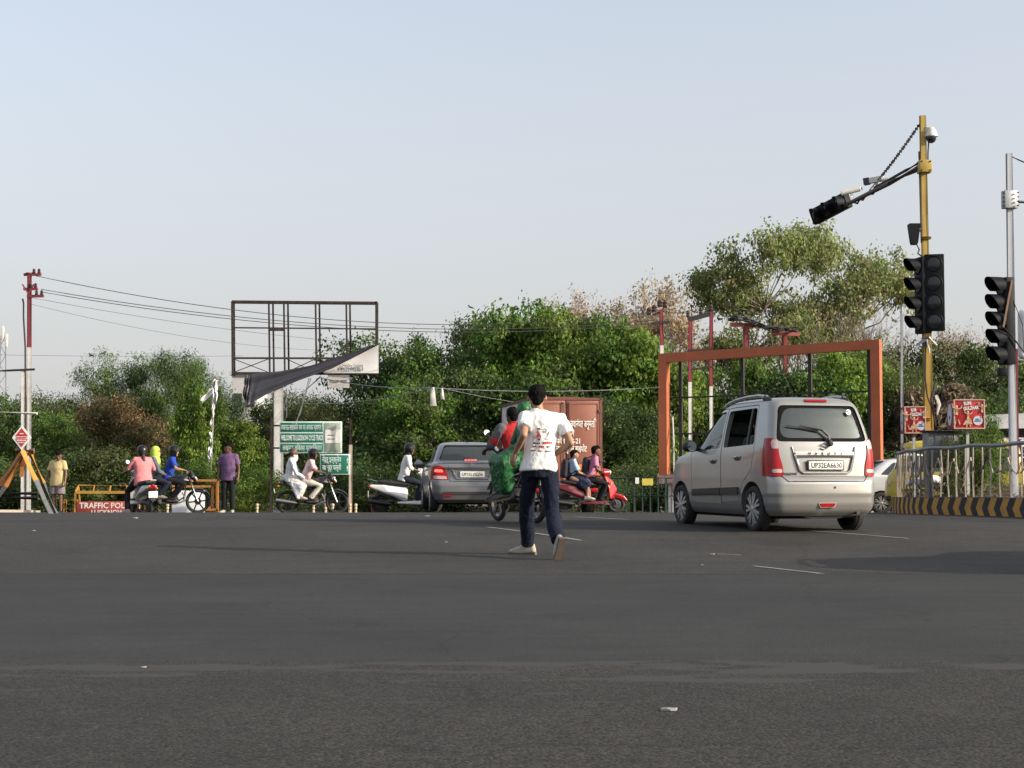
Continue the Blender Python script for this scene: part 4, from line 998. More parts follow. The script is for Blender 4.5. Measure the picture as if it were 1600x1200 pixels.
tr = truck(); p = gat(884, 48); tr.location = p + Vector((0, 0, -.08)); tr.rotation_euler = (0, 0, R(9.5))
tr.scale = (.97, 1, .97)

# unseen hatchback copy, added outside the frame to cast the shadow on the right

side = copy_tree(hatch); side['label'] = 'unseen hatchback copy added right of the picture to cast a shadow on the road'
side.location = (7.5, 12.6, 0); side.rotation_euler = (0, 0, R(3))
# ------------------------------------------------------------------ people
V = Vector
SKIN = mat('skin_brown', (.20, .105, .062), .5, 0, .08, 12, spec=.4)
SKIN2 = mat('skin_light_brown', (.32, .18, .11), .5, 0, .08, 12, spec=.4)
SKIN3 = mat('skin_dark_brown', (.13, .068, .042), .5, 0, .08, 12, spec=.4)
EYE = mat('eye_and_brow', (.02, .014, .012), .4); LIP = mat('lips', (.20, .075, .055), .5)
HAIR = mat('hair_black', (.007, .006, .006), .7, 0, .3, 30, bump=.3, bscale=120, spec=.05)
SOLE = mat('shoe_sole', (.10, .085, .065), .8, 0, .15, 20); SHOEW = mat('shoe_offwhite', (.37, .34, .275), .7, 0, .12, 14, dirt=.3)
SHOEB = mat('shoe_black', (.02, .02, .02), .5)
HELM = mat('helmet_black', (.007, .0075, .009), .3, 0, .1, 6, spec=.3, coat=.25); VISOR = mat('helmet_visor', (.03, .035, .04), .08, .3, .05, 5, coat=.5)
def cloth(name, c, rough=.85): return mat(name, c, rough, 0, .09, 9, bump=.25, bscale=60, spec=.25)

def oring(p, d, r, ref):
    d = V(d).normalized(); u = V(ref) - d * V(ref).dot(d); u.normalize(); return (p, u * r, d.cross(u) * r)
def head_frame(p, yaw=0, pitch=0): return Matrix.Translation(V(p)) @ Euler((pitch, 0, yaw), 'XYZ').to_matrix().to_4x4()
def hand(b, w, h, n, s, curl=.5, k=1.0):
    """palm, four unequal bent fingers and a thumb leaving the side of the palm. h = along the hand, n = palm normal, s = thumb side"""
    h, n = V(h).normalized(), V(n); n = (n - h * n.dot(h)).normalized(); s = V(s); s = (s - h * s.dot(h) - n * s.dot(n)).normalized()
    w = V(w)
    b.hull([(w, .024 * k), (w + h * .085 * k + s * .028 * k, .014 * k), (w + h * .083 * k - s * .03 * k, .013 * k), (w + h * .03 * k + s * .022 * k, .017 * k)], 24)
    for i, (o, L) in enumerate(((.030, .070), (.010, .080), (-.011, .074), (-.031, .058))):
        a = w + h * .085 * k + s * o * k; d1 = (h + n * curl * .7).normalized(); d2 = (h + n * curl * 2.0).normalized(); d3 = (h * (1 - curl * .8) + n * curl * 2.6).normalized()
        p1 = a + d1 * L * .45 * k; p2 = p1 + d2 * L * .32 * k; p3 = p2 + d3 * L * .26 * k
        for q0, q1, r0, r1 in ((a, p1, .0098, .0092), (p1, p2, .0092, .0086), (p2, p3, .0086, .0075)): b.hull([(q0, r0 * k), (q1, r1 * k)], 16)
    t0 = w + h * .022 * k + s * .026 * k; t1 = t0 + (h * .5 + s * .8 + n * .25).normalized() * .042 * k; t2 = t1 + (h * .9 + s * .25 + n * .45).normalized() * .034 * k
    b.hull([(t0, .013 * k), (t1, .0105 * k)], 16); b.hull([(t1, .0105 * k), (t2, .0085 * k)], 16)

def shoe(parent, an, toe, up, mat_up, k=1.0, sole=SOLE, vox=.008):
    """shoe from heel to toe: an = ankle, toe = direction the foot points, up = away from the sole"""
    t = V(toe).normalized(); u = V(up); u = (u - t * u.dot(t)).normalized(); s = t.cross(u); an = V(an)
    o = an - u * .085 * k
    P = lambda y, x, z: o + t * y * k + s * x * k + u * z * k
    b = Blob(); b.hull([(P(-.055, 0, .03), .034 * k), (P(-.05, 0, .085), .028 * k), (P(.03, 0, .075), .04 * k)]); b.hull([(P(-.055, 0, .03), .034 * k), (P(.03, 0, .06), .045 * k), (P(.13, .012, .035), .04 * k), (P(.13, -.012, .035), .04 * k)])
    b.hull([(P(.12, .014, .034), .038 * k), (P(.12, -.014, .034), .038 * k), (P(.19, 0, .03), .028 * k)])
    so = b.build('shoe', mat_up, parent, vox, 3)
    out = [(-.095, .0), (-.085, .03), (-.03, .035), (.06, .038), (.13, .05), (.185, .042), (.222, .012)]
    poly = [(y, x) for y, x in out] + [(y, -x * .92) for y, x in out[::-1]][:-1]
    m = MB(); m.loft([[P(y, x, -.014 + (.018 if y > .17 else .006 if y > .12 else 0)) for y, x in poly], [P(y, x * 1.04, .018 + (.010 if y > .17 else 0)) for y, x in poly]]); m.build('sole', sole, so)
    return so

def person(label, J, skin, shirt=None, pants=None, shoes=SHOEB, hair='short', sleeve=.72, hem=.10, girth=1.0, loc=(0, 0, 0), rz=0, vox=.012, fold=.006, hands=None, curl=.5, pleg=None, face=(0, 0), cuff=1.0,
           skirt=None, collar=True, k=1.0, group=None, hairmat=None, seed=1, vox_c=None, hem_w=None, parts=None):
    """J: joints in metres, person looking along +Y. Index 0 = left, 1 = right."""
    root = thing('person', label, 'person', loc, rz, group)
    J = {a: ([V(x) for x in b] if isinstance(b, (list, tuple)) and not isinstance(b[0], (int, float)) else V(b)) for a, b in J.items()}
    HM = head_frame(J['head'], *face); hp = lambda x, y, z: HM @ V((x * k, y * k, z * k))
    b = Blob()
    b.hull([(hp(0, .012, .03), .086 * k), (hp(0, -.024, .032), .09 * k)], 80)
    b.hull([(hp(0, .03, .0), .068 * k), (hp(.03, .045, -.045), .036 * k), (hp(-.03, .045, -.045), .036 * k), (hp(0, .066, -.092), .026 * k), (hp(0, -.02, -.02), .07 * k)], 60)
    b.hull([(hp(0, .096, .022), .008 * k), (hp(0, .112, -.022), .013 * k), (hp(0, .085, -.026), .018 * k)], 24)
    b.hull([(hp(.014, .088, -.056), .011 * k), (hp(-.014, .088, -.056), .011 * k)], 24)
    for s in (-1, 1):
        b.hull([(hp(s * .086, -.008, .012), .016 * k), (hp(s * .088, -.012, -.016), .012 * k)], 24); b.hull([(hp(s * .018, .088, .036), .011 * k), (hp(s * .046, .078, .036), .010 * k)], 24); b.hull([(hp(s * .036, .070, .004), .02 * k)], 24)
    b.cap(hp(0, -.02, -.07), J['neck'], .052 * k, .058 * k); b.cap(J['neck'], J['chest'], .06 * k, .09 * k); b.cap(J['chest'], J['pelvis'], .10 * k * girth, .105 * k * girth)
    for i, s in enumerate((-1, 1)):
        b.hull([(J['chest'], .08 * k), (J['sh'][i], .052 * k)]); mid = J['el'][i].lerp(J['wr'][i], .3)
        b.chain([J['sh'][i], J['sh'][i].lerp(J['el'][i], .45), J['el'][i], mid, J['wr'][i]], [.05 * k * girth ** .5, .046 * k * girth ** .5, .037 * k, .038 * k, .026 * k])
        hd = (J['wr'][i] - J['el'][i]).normalized(); hn = V((-s, 0, 0)); hs = V((0, 1, 0))
        if hands and hands[i]: hd, hn, hs = hands[i]
        hand(b, J['wr'][i], hd, hn, hs, curl, k)
        b.hull([(J['pelvis'], .10 * k), (J['hp'][i], .085 * k)])
        m2 = J['kn'][i].lerp(J['an'][i], .3)
        b.chain([J['hp'][i], J['hp'][i].lerp(J['kn'][i], .4), J['kn'][i], m2, J['an'][i]], [.085 * k, .076 * k, .054 * k, .053 * k, .036 * k])
        t = J['toe'][i].normalized(); b.hull([(J['an'][i], .036 * k), (J['an'][i] - V((0, 0, .04 * k)) + t * .11 * k, .028 * k), (J['an'][i] - V((0, 0, .045 * k)) - t * .03 * k, .03 * k)])
    me = b.mesh(vox, 2, .5, [skin, EYE, LIP])
    inv = HM.inverted(); mi = np.zeros(len(me.polygons), int)
    for p in me.polygons:
        q = inv @ V(p.center) / k
        if q.length < .14 and q.y > .05:
            ax = abs(q.x)
            if .018 < ax < .048 and .006 < q.z < .02 and q.y > .07: mi[p.index] = 1
            elif .014 < ax < .054 and .034 < q.z < .046: mi[p.index] = 1
            elif ax < .026 and -.063 < q.z < -.049 and q.y > .085: mi[p.index] = 2
    me.polygons.foreach_set('material_index', mi); link('body', me, root)
    vc = vox_c or vox
    lat = (J['sh'][1] - J['sh'][0]).normalized(); upv = (J['chest'] - J['pelvis']).normalized(); fw = upv.cross(lat).normalized(); lat2 = fw.cross(upv).normalized() * -1
    lat2 = lat2 if lat2.dot(lat) > 0 else -lat2
    plat = (J['hp'][1] - J['hp'][0]).normalized()
    if shirt:
        b = Blob(); P0, C = J['pelvis'], J['chest']; g = girth; hw_ = hem_w or .188
        sp = lambda t: P0.lerp(C, t)
        L = (C - P0).length
        rows = [(-hem / L, hw_, .128), (-.02, hw_ - .004, .126), (.28, .166, .115), (.55, .172, .118), (.8, .186, .122)]
        rg = []
        for t, a, d in rows:
            l_ = plat.lerp(lat2, min(1, max(0, t))).normalized(); rg.append((sp(t), l_ * a * g * k, fw * d * g * k))
        cs = (J['sh'][0] + J['sh'][1]) * .5
        rg += [(cs - upv * .05 * k, lat * .192 * g ** .5 * k, fw * .108 * g ** .5 * k), (cs + upv * .005 * k, lat * .175 * k, fw * .092 * k), (cs.lerp(J['neck'], .5) + upv * .012 * k, lat * .128 * k, fw * .08 * k), (J['neck'] + upv * .02 * k, lat * .072 * k, fw * .068 * k)]
        b.rings(rg, 28)
        for i, s in enumerate((-1, 1)):
            sh, el, wr = J['sh'][i], J['el'][i], J['wr'][i]
            def ring(p, d, r, ref=(fw * .9 + lat * s * .25 + upv * .35)): return oring(p, d, r * k, ref if abs(V(d).normalized().dot(ref.normalized())) < .93 else lat)
            d1 = (el - sh).normalized(); d0 = (sh - C).normalized()
            b.hull([(sh, .062 * k), (sh + d1 * .05 * k, .062 * k), (C.lerp(sh, .45) - upv * .02 * k, .09 * k), (cs.lerp(J['neck'], .4).lerp(sh, .35), .05 * k)])
            if sleeve <= 1:
                e = sh.lerp(el, sleeve); b.rings([ring(sh, d1, .055), ring(sh.lerp(e, .5), d1, .063), ring(e, d1, .068 * (1 + .06 * (sleeve < 1)))], 20)
            else:
                d2 = (wr - el).normalized(); e = el.lerp(wr, min(.97, sleeve - 1))
                b.rings([ring(sh, d1, .064), ring(sh.lerp(el, .6), d1, .058), ring(el, (d1 + d2), .053)], 20); b.hull([(el, .05 * k)]); b.rings([ring(el, (d1 + d2), .052), ring(el.lerp(e, .6), d2, .048), ring(e, d2, .043)], 20)
        b.build('shirt', shirt, root, vc, 4, folds(fold, (9, 9, 6), seed))
        if collar:
            c = MB(); c.tube([J['neck'] + lat * .064 * k * math.cos(a) + fw * .066 * k * math.sin(a) + upv * (.018 + .012 * (math.sin(a) < .3)) * k for a in np.linspace(0, 2 * math.pi, 21)], .011 * k, 8); c.build('collar', shirt, root)
    if pants:
        b = Blob(); P0 = J['pelvis']; pl = pleg or 1.0; pf = V((0, 0, 1)).cross(plat) * -1
        top = P0 + upv * .10 * k; pu = upv
        b.rings([(P0 + upv * .06 * k, plat * .14 * girth * k, fw * .098 * girth * k), (P0 + upv * .0 * k, plat * .150 * girth * k, fw * .105 * girth * k), (P0 - upv * .07 * k, plat * .158 * girth * k, fw * .114 * girth * k), (P0 - upv * .14 * k, plat * .12 * girth * k, fw * .085 * girth * k)], 26)
        for i, s in enumerate((-1, 1)):
            h0, kn, an = J['hp'][i], J['kn'][i], J['an'][i]
            b.hull([(P0 + plat * s * .05 * k - upv * .02 * k, .092 * k * girth), (h0, .092 * k * girth)])
            if pl < 1:
                e = h0.lerp(kn, pl * 1.0); d = (kn - h0).normalized(); _, u, v = oring(h0, d, 1, plat)
                b.rings([(h0, u * .096 * girth * k, v * .096 * girth * k), (h0.lerp(e, .5), u * .10 * girth * k, v * .10 * girth * k), (e, u * .105 * girth * k, v * .105 * girth * k)], 22)
            else:
                d1 = (kn - h0).normalized(); d2 = (an - kn).normalized(); dm = (d1 + d2).normalized()
                def rg_(p, d, r): return oring(p, d, r * k, plat)
                b.rings([rg_(h0, d1, .096 * girth ** .7), rg_(h0.lerp(kn, .5), d1, .086 * girth ** .7), rg_(kn, dm, .070)], 22); b.hull([(kn, .066 * k)])
                e = kn.lerp(an, .97); b.rings([rg_(kn, dm, .070), rg_(kn.lerp(an, .4), d2, .069 * cuff), rg_(kn.lerp(an, .8), d2, .063 * cuff), rg_(e, d2, .064 * cuff)], 22)
        b.build('trousers' if pl >= 1 else 'shorts', pants, root, vc, 4, folds(fold, (8, 8, 5), seed + 3))
    if shoes:
        for i in (0, 1):
            up = J['kn'][i] - J['an'][i] if abs(J['toe'][i].normalized().z) < .35 else V((0, 0, 1)) + J['toe'][i].normalized() * 0
            if abs(J['toe'][i].normalized().z) < .35: up = V((0, 0, 1))
            shoe(root, J['an'][i], J['toe'][i], up, shoes, k, vox=min(.01, vox))
    hm = hairmat or HAIR
    if hair == 'short':
        b = Blob(); b.hull([(hp(0, .022, .062), .074 * k), (hp(0, -.03, .045), .094 * k), (hp(0, -.055, -.01), .06 * k), (hp(0, .052, .078), .045 * k)], 60); b.hull([(hp(0, -.062, -.045), .042 * k), (hp(0, -.05, .0), .07 * k)], 40)
        b.build('hair', hm, root, min(vox, .009), 2, folds(.006, (55, 55, 30), seed))
    elif hair == 'long':
        b = Blob(); b.hull([(hp(0, .02, .062), .078 * k), (hp(0, -.03, .045), .096 * k), (hp(0, -.055, -.01), .07 * k)], 60); b.hull([(hp(0, -.075, -.03), .05 * k), (hp(0, -.10, -.12), .035 * k), (hp(.01, -.115, -.26), .022 * k)], 40)
        b.build('hair', hm, root, min(vox, .01), 2, folds(.004, (40, 40, 12), seed))
    elif hair == 'helmet':
        b = Blob(); b.hull([(hp(0, -.006, .045), .128 * k), (hp(0, .012, .01), .122 * k), (hp(0, -.03, -.05), .104 * k), (hp(0, .03, .055), .112 * k)], 90)
        m = b.mesh(.012, 3, .5, [HELM]); cut = MB().box((0, .16, -.045), (.19, .20, .16), bev=.03).mesh('c', [], 0); cut.transform(HM @ Matrix.Scale(k, 4))
        m = boolean(m, cut); setm(m, HELM); m.polygons.foreach_set('use_smooth', [True] * len(m.polygons)); ho = link('helmet', m, root)
        vs = MB(); vs.grid(lambda u, v: hp(.128 * math.sin((u - .5) * 2.5), .012 + .138 * math.cos((u - .5) * 2.5), .035 + .065 * v), 14, 4); vs.grid(lambda u, v: hp(.125 * math.sin((u - .5) * 2.5), .012 + .134 * math.cos((u - .5) * 2.5), .035 + .065 * v), 14, 4); vs.build('visor', VISOR, ho)
    if parts: parts(root, J, hp)
    return root

def stand(h=1.70, arms=None, lean=0):
    k = h / 1.72
    J = dict(pelvis=(0, 0, .95), chest=(0, .0, 1.34), neck=(0, -.01, 1.465), head=(0, .02, 1.60), sh=[(-.185, 0, 1.415), (.185, 0, 1.415)], el=[(-.245, -.03, 1.13), (.245, -.03, 1.13)], wr=[(-.255, .03, .88), (.255, .03, .88)],
             hp=[(-.092, 0, .90), (.092, 0, .90)], kn=[(-.10, .01, .49), (.10, .01, .49)], an=[(-.105, -.01, .085), (.105, -.01, .085)], toe=[(-.25, 1, 0), (.25, 1, 0)])
    for a in J:
        J[a] = [tuple(c * k for c in x) for x in J[a]] if isinstance(J[a], list) and a != 'toe' else (tuple(c * k for c in J[a]) if a != 'toe' else J[a])
    return J
# ---- the running man in the white printed T-shirt
TEE = cloth('tee_white', (.74, .73, .71)); NAVY = cloth('navy_trousers', (.0065, .010, .023), .9)
PR = mat('tee_print_red', (.45, .03, .05), .8); PK = mat('tee_print_black', (.03, .03, .035), .8); PG = mat('tee_print_grey', (.35, .35, .36), .8)
def runner():
    J = dict(pelvis=(-.02, 0, .93), chest=(.015, .06, 1.32), neck=(-.02, .075, 1.455), head=(-.035, .11, 1.595), sh=[(-.155, .05, 1.40), (.20, .06, 1.38)], el=[(-.17, -.17, 1.215), (.30, -.05, 1.135)], wr=[(-.255, .015, 1.04), (.13, .135, 1.02)],
             hp=[(-.10, .02, .885), (.085, 0, .885)], kn=[(-.14, .24, .515), (.115, .03, .455)], an=[(-.125, .42, .10), (.165, -.315, .175)], toe=[(-.9, .42, -.06), (-.13, .45, -.86)])
    hands = [((-.3, .15, -.95), (.6, .6, -.2), (.2, .7, .3)), ((-.8, .5, -.2), (0, -.2, 1), (-.2, 1, 0))]
    def extra(p):
        return 0
    def parts(root, J, hp):
        # print on the back of the shirt: marks laid on the surface of the shirt
        sh = [c for c in root.children if c.name.startswith('shirt')][0]
        from mathutils.bvhtree import BVHTree
        bm = bmesh.new(); bm.from_mesh(sh.data); bv = BVHTree.FromBMesh(bm); bm.free()
        def on(x, z):
            h = bv.ray_cast(V((x, -1, z)), V((0, 1, 0))); return V((x, (h[0].y if h[0] else -.1) - .0035, z))
        def mark(x0, x1, z, h, m, name, slope=0, seed=0):
            rr = random.Random(seed); mb = MB(); x = x0
            while x < x1:
                w = rr.uniform(.008, .017); hh = h * rr.uniform(.6, 1)
                q = [on(x, z + slope * (x - x0)), on(min(x1, x + w), z + slope * (x - x0)), on(min(x1, x + w), z + hh + slope * (x - x0)), on(x, z + hh + slope * (x - x0))]
                q2 = [p + V((0, .003, 0)) for p in q]; mb.loft([q, q2]); x += w + rr.uniform(.003, .008)
            mb.build(name, m, sh)
        mark(-.075, -.01, 1.13, .020, PK, 'print_line', -.05, 2); mark(.02, .115, 1.128, .026, PR, 'print_line', .02, 3)
        mark(-.085, -.045, 1.10, .014, PK, 'print_line', 0, 4); mark(-.02, .035, 1.093, .022, PR, 'print_line', .02, 5); mark(.06, .09, 1.09, .02, PK, 'print_line', .3, 6)
        mark(-.10, -.05, 1.06, .016, PK, 'print_line', 0, 7); mark(-.03, .02, 1.055, .012, PR, 'print_line', 0, 8); mark(.05, .10, 1.05, .016, PK, 'print_line', 0, 9)
        # the emblem above: a small red figure between grey and black curved strokes
        def stroke(pts, w, m, name):
            mb = MB(); q = [on(x, z) for x, z in pts]
            for a, b_ in zip(q, q[1:]): mb.bar(a, b_, w, .004, up=(0, 1, 0))
            mb.build(name, m, sh)
        stroke([(-.045, 1.19), (-.02, 1.235), (-.035, 1.26)], .018, PR, 'print_figure'); stroke([(-.02, 1.235), (.0, 1.195)], .016, PR, 'print_figure'); stroke([(-.03, 1.275), (-.028, 1.288)], .018, PK, 'print_figure'); stroke([(-.025, 1.18), (-.01, 1.17)], .014, PK, 'print_figure')
        stroke([(-.07, 1.265), (-.075, 1.22), (-.06, 1.165)], .007, PG, 'print_stroke'); stroke([(.02, 1.275), (.045, 1.282), (.06, 1.265), (.05, 1.25), (.025, 1.255)], .009, PG, 'print_stroke'); stroke([(.085, 1.25), (.065, 1.205), (.045, 1.18), (.075, 1.175)], .008, PG, 'print_stroke'); stroke([(-.02, 1.285), (-.005, 1.275)], .012, PK, 'print_stroke')
        st = MB(); 
        c = J['neck']
    p = g2(845, 876); d = 16.0; x = at(845, 800, d).x
    return person('man in white printed T-shirt and navy trousers running away across the road', J, SKIN2, TEE, NAVY, SHOEW, 'short', sleeve=.62, hem=.075, girth=.91, loc=(x, d, gz(x, d)), vox=.007, fold=.011, hands=hands, curl=.45, vox_c=.0085, face=(.05, -.05), cuff=1.05, seed=4, hem_w=.200, parts=parts, collar=False)
man = runner()
# ---- two men standing at the back
J = stand(1.66); J['head'] = (-.05, .05, 1.53); J['el'][1] = (.29, -.02, 1.09); J['wr'][1] = (.315, .05, .85); J['el'][0] = (-.25, .02, 1.09); J['wr'][0] = (-.27, .08, .86)
p = gat(90, 42.6)
person('man in pale yellow polo shirt and grey shorts beside the tripod barrier', J, SKIN3, cloth('polo_yellow', (.47, .38, .19)), cloth('shorts_grey', (.17, .15, .16)), SHOEB, 'short', sleeve=.72, hem=.17, girth=1.16, loc=p, rz=R(165), vox=.012, fold=.006, pleg=.86, face=(.35, -.25), seed=11)
J = stand(1.72); J['head'] = (-.0, .03, 1.60)
p = gat(357, 39.5)
person('man in purple polo shirt and black trousers standing by the green tree', J, SKIN3, cloth('polo_purple', (.135, .075, .16)), cloth('trousers_black', (.012, .012, .014)), SHOEW, 'short', sleeve=.74, hem=.14, girth=1.02, loc=p + V((0, 0, 0)), rz=R(172), vox=.012, fold=.006, face=(-.85, 0), seed=21)

# passenger seen through the open rear window of the silver hatchback
J = stand(1.62); J.update(pelvis=(0, 0, .02), chest=(0, -.06, .40), neck=(0, -.06, .52), head=(0, -.02, .655), sh=[(-.18, -.05, .47), (.18, -.05, .47)], el=[(-.22, .02, .22), (.22, .02, .22)], wr=[(-.12, .24, .16), (.12, .24, .16)], hp=[(-.09, .02, .0), (.09, .02, .0)], kn=[(-.10, .42, .06), (.10, .42, .06)], an=[(-.10, .44, -.30), (.10, .44, -.30)])
pm = Matrix.Translation(hatch.location) @ Matrix.Rotation(hatch.rotation_euler[2], 4, 'Z') @ Matrix.Translation((-.33, 1.22, .68))
person('dark haired passenger on the back seat of the silver hatchback', J, SKIN3, cloth('shirt_dark', (.05, .05, .06)), cloth('trousers_black', (.012, .012, .014)), SHOEB, 'short', sleeve=.8, hem=.05, loc=pm.translation, rz=hatch.rotation_euler[2], vox=.014, seed=101)
# ------------------------------------------------------------------ scooters, motorcycles and their riders
RED = mat('red_scooter_paint', (.42, .012, .02), .25, 0, .05, 4, coat=.6, dirt=.1); MAROON = mat('maroon_scooter_paint', (.13, .010, .02), .3, 0, .05, 4, coat=.5, dirt=.15)
GSC = mat('pearl_grey_scooter_paint', (.46, .46, .45), .3, .2, .05, 4, coat=.5, dirt=.15); WSC = mat('white_scooter_paint', (.70, .71, .72), .3, 0, .04, 4, coat=.5, dirt=.15)
BKP = mat('black_bike_paint', (.014, .014, .016), .22, .1, .08, 5, coat=.6); BLUEP = mat('blue_bike_paint', (.03, .22, .50), .3, 0, .05, 5, coat=.5)
SEAT = mat('vinyl_seat', (.016, .016, .017), .6, 0, .15, 20, bump=.2, bscale=80); STEEL = mat('bare_steel', (.35, .34, .33), .35, .85, .1, 15); ENG = mat('engine_grey', (.07, .07, .072), .5, .5, .2, 18, dirt=.3)
AMBER = mat('amber_lens', (.55, .20, .02), .2, 0, .1, 20, coat=.5); HEADL = mat('headlamp_glass', (.65, .66, .66), .1, .3, .05, 10, coat=.6); MIRR = mat('mirror_face', (.85, .86, .87), .05, 1, .02, 6)

def bike_wheel(root, y, r, w, rim, kind='spoke', x=0):
    wo = bpy.data.objects.new('wheel', None); COL.objects.link(wo); wo.parent = root; wo.location = (x, y, r); wo.empty_display_size = .1
    t = MB(); pr = []
    for j in range(13):
        a = 2 * math.pi * j / 12; pr.append((r - w * .5 + w * .5 * math.cos(a), w * .5 * math.sin(a)))
    t.lathe(pr, n=36, ax=(1, 0, 0)); t.build('tyre', TYRE, wo, 60)
    m = MB(); ri = r - w * .85
    m.lathe([(ri + .012, -w * .3), (ri - .012, -w * .26), (ri - .012, w * .26), (ri + .012, w * .3), (ri + .012, -w * .3)], n=36, ax=(1, 0, 0)); m.lathe([(.05, -.05), (.05, .05)], n=16, ax=(1, 0, 0)); ro = m.build('rim', rim, wo)
    sp = MB()
    if kind == 'spoke':
        for k in range(6):
            a = 2 * math.pi * k / 6; sp.bar((0, .045 * math.cos(a), .045 * math.sin(a)), (0, ri * math.cos(a + .12), ri * math.sin(a + .12)), .034, .022, up=(1, 0, 0))
    else: sp.lathe([(ri, -.02), (ri * .55, -.035), (.06, -.04), (.06, .04), (ri * .55, .035), (ri, .02)], n=24, ax=(1, 0, 0))
    sp.lathe([(.085, .045), (.085, .052), (.0, .052)], n=20, ax=(1, 0, 0)); sp.build('spokes', rim, ro)
    return wo
def mirrors(root, yb, zb, spread=.26, h=.22, m=BLACKPL):
    for s in (-1, 1):
        a = MB(); a.tube([(s * spread * .75, yb, zb), (s * spread * 1.0, yb - .01, zb + h * .6), (s * spread * 1.22, yb - .02, zb + h)], .007, 6); o = a.build('mirror_stalk', m, root)
        b = Blob(); b.hull([((s * spread * 1.22 - .03, yb - .02, zb + h + .03), .034), ((s * spread * 1.22 + .03, yb - .02, zb + h + .035), .032)]); b.build('mirror', m, o, .009, 2)
        e = MB(); e.lathe([(.046, 0), (.046, .004), (0, .004)], (s * spread * 1.22, yb - .053, zb + h + .033), 18, (0, -1, .30)); e.build('mirror_face', MIRR, o)
def scooter(name, label, paint, low=None, plate=True):
    low = low or paint; r = thing(name, label, 'scooter')
    bike_wheel(r, -.63, .215, .10, ENG, 'disc'); bike_wheel(r, .63, .215, .10, ENG, 'disc')
    b = Blob()                                                       # rear side panels
    b.hull([((.10, -.05, .36), .07), ((-.10, -.05, .36), .07), ((.155, -.45, .50), .06), ((-.155, -.45, .50), .06), ((.12, -.55, .62), .06), ((-.12, -.55, .62), .06), ((0, -.05, .58), .08), ((.06, -.86, .64), .045), ((-.06, -.86, .64), .045)])
    b.build('rear_panel', low, r, .012, 4)
    b = Blob(); b.hull([((.17, .30, .225), .02), ((-.17, .30, .225), .02), ((.16, -.20, .25), .03), ((-.16, -.20, .25), .03), ((.15, .42, .29), .02), ((-.15, .42, .29), .02)]); b.build('floorboard', low, r, .011, 2)
    b = Blob()                                                       # front apron
    b.hull([((.18, .46, .36), .02), ((-.18, .46, .36), .02), ((.185, .42, .62), .02), ((-.185, .42, .62), .02), ((0, .60, .56), .05), ((0, .55, .38), .04)]); b.hull([((.185, .42, .62), .02), ((-.185, .42, .62), .02), ((.12, .34, .88), .025), ((-.12, .34, .88), .025), ((0, .50, .74), .06), ((0, .60, .56), .05)]); b.build('front_apron', paint, r, .012, 4)
    b = Blob(); b.hull([((.055, .62, .45), .03), ((-.055, .62, .45), .03), ((.05, .80, .40), .025), ((-.05, .80, .40), .025), ((.04, .88, .30), .02), ((-.04, .88, .30), .02), ((.04, .50, .42), .02), ((-.04, .50, .42), .02)]); b.build('front_mudguard', paint, r, .012, 3)
    b = Blob(); b.hull([((.17, .26, .97), .035), ((-.17, .26, .97), .035), ((.06, .42, .98), .07), ((-.06, .42, .98), .07), ((0, .30, 1.03), .05), ((0, .34, .9), .06)]); hc = b.build('handlebar_cover', paint, r, .012, 4)
    b = Blob(); b.hull([((.06, .455, .98), .05), ((-.06, .455, .98), .05), ((0, .46, .95), .05)]); b.build('headlight', HEADL, hc, .01, 3)
    g = MB()
    g.tube([(-.36, .20, .985), (-.15, .25, .975), (.15, .25, .975), (.36, .20, .985)], [.019, .017, .017, .019], 8)
    g.build('handlebar', BLACKPL, r)
    b = Blob(); b.hull([((.12, .02, .70), .05), ((-.12, .02, .70), .05), ((.13, -.40, .72), .055), ((-.13, -.40, .72), .055), ((.10, -.66, .755), .045), ((-.10, -.66, .755), .045)]); b.build('seat', SEAT, r, .012, 4)
    g = MB(); g.tube([(.10, -.60, .73), (.11, -.82, .79), (.06, -.92, .80), (-.06, -.92, .80), (-.11, -.82, .79), (-.10, -.60, .73)], .015, 8); g.build('grab_rail', STEEL, r)
    b = Blob(); b.hull([((.07, -.88, .62), .03), ((-.07, -.88, .62), .03), ((0, -.90, .68), .03)]); tl = b.build('tail_light', REDLENS, r, .01, 2)
    for s in (-1, 1): b = Blob(); b.hull([((s * .11, -.85, .61), .026), ((s * .14, -.80, .60), .02)]); b.build('indicator', AMBER, r, .01, 2); b = Blob(); b.hull([((s * .13, .50, .72), .025), ((s * .16, .46, .66), .02)]); b.build('indicator', AMBER, r, .01, 2)
    b = Blob(); b.hull([((.05, -.62, .45), .03), ((-.05, -.62, .45), .03), ((.05, -.86, .42), .03), ((-.05, -.86, .42), .03), ((.05, -.92, .32), .02), ((-.05, -.92, .32), .02)]); b.build('rear_mudguard', BLACKPL, r, .012, 3)
    if plate: p_ = MB().box((0, -.925, .46), (.22, .012, .15), bev=.004).build('number_plate', PLATE, r)
    b = Blob(); b.hull([((.02, -.35, .30), .08), ((.02, -.63, .24), .07), ((-.06, -.40, .28), .07)]); b.build('engine', ENG, r, .014, 3)
    e = MB(); e.tube([(.13, -.30, .22), (.15, -.45, .23), (.15, -.95, .30)], [.03, .05, .055], 12); e.tube([(.15, -.95, .30), (.15, -.98, .304)], [.04, .04], 12); e.build('exhaust', BLACKPL, r)
    f = MB()
    for s in (-1, 1): f.tube([(s * .075, .50, .52), (s * .075, .63, .215)], .017, 8)
    f.build('front_fork', STEEL, r)
    mirrors(r, .30, 1.0, .22, .2); st = MB(); st.tube([(-.10, -.15, .2), (-.16, -.25, .03)], .012, 6); st.build('side_stand', BLACKPL, r)
    return r
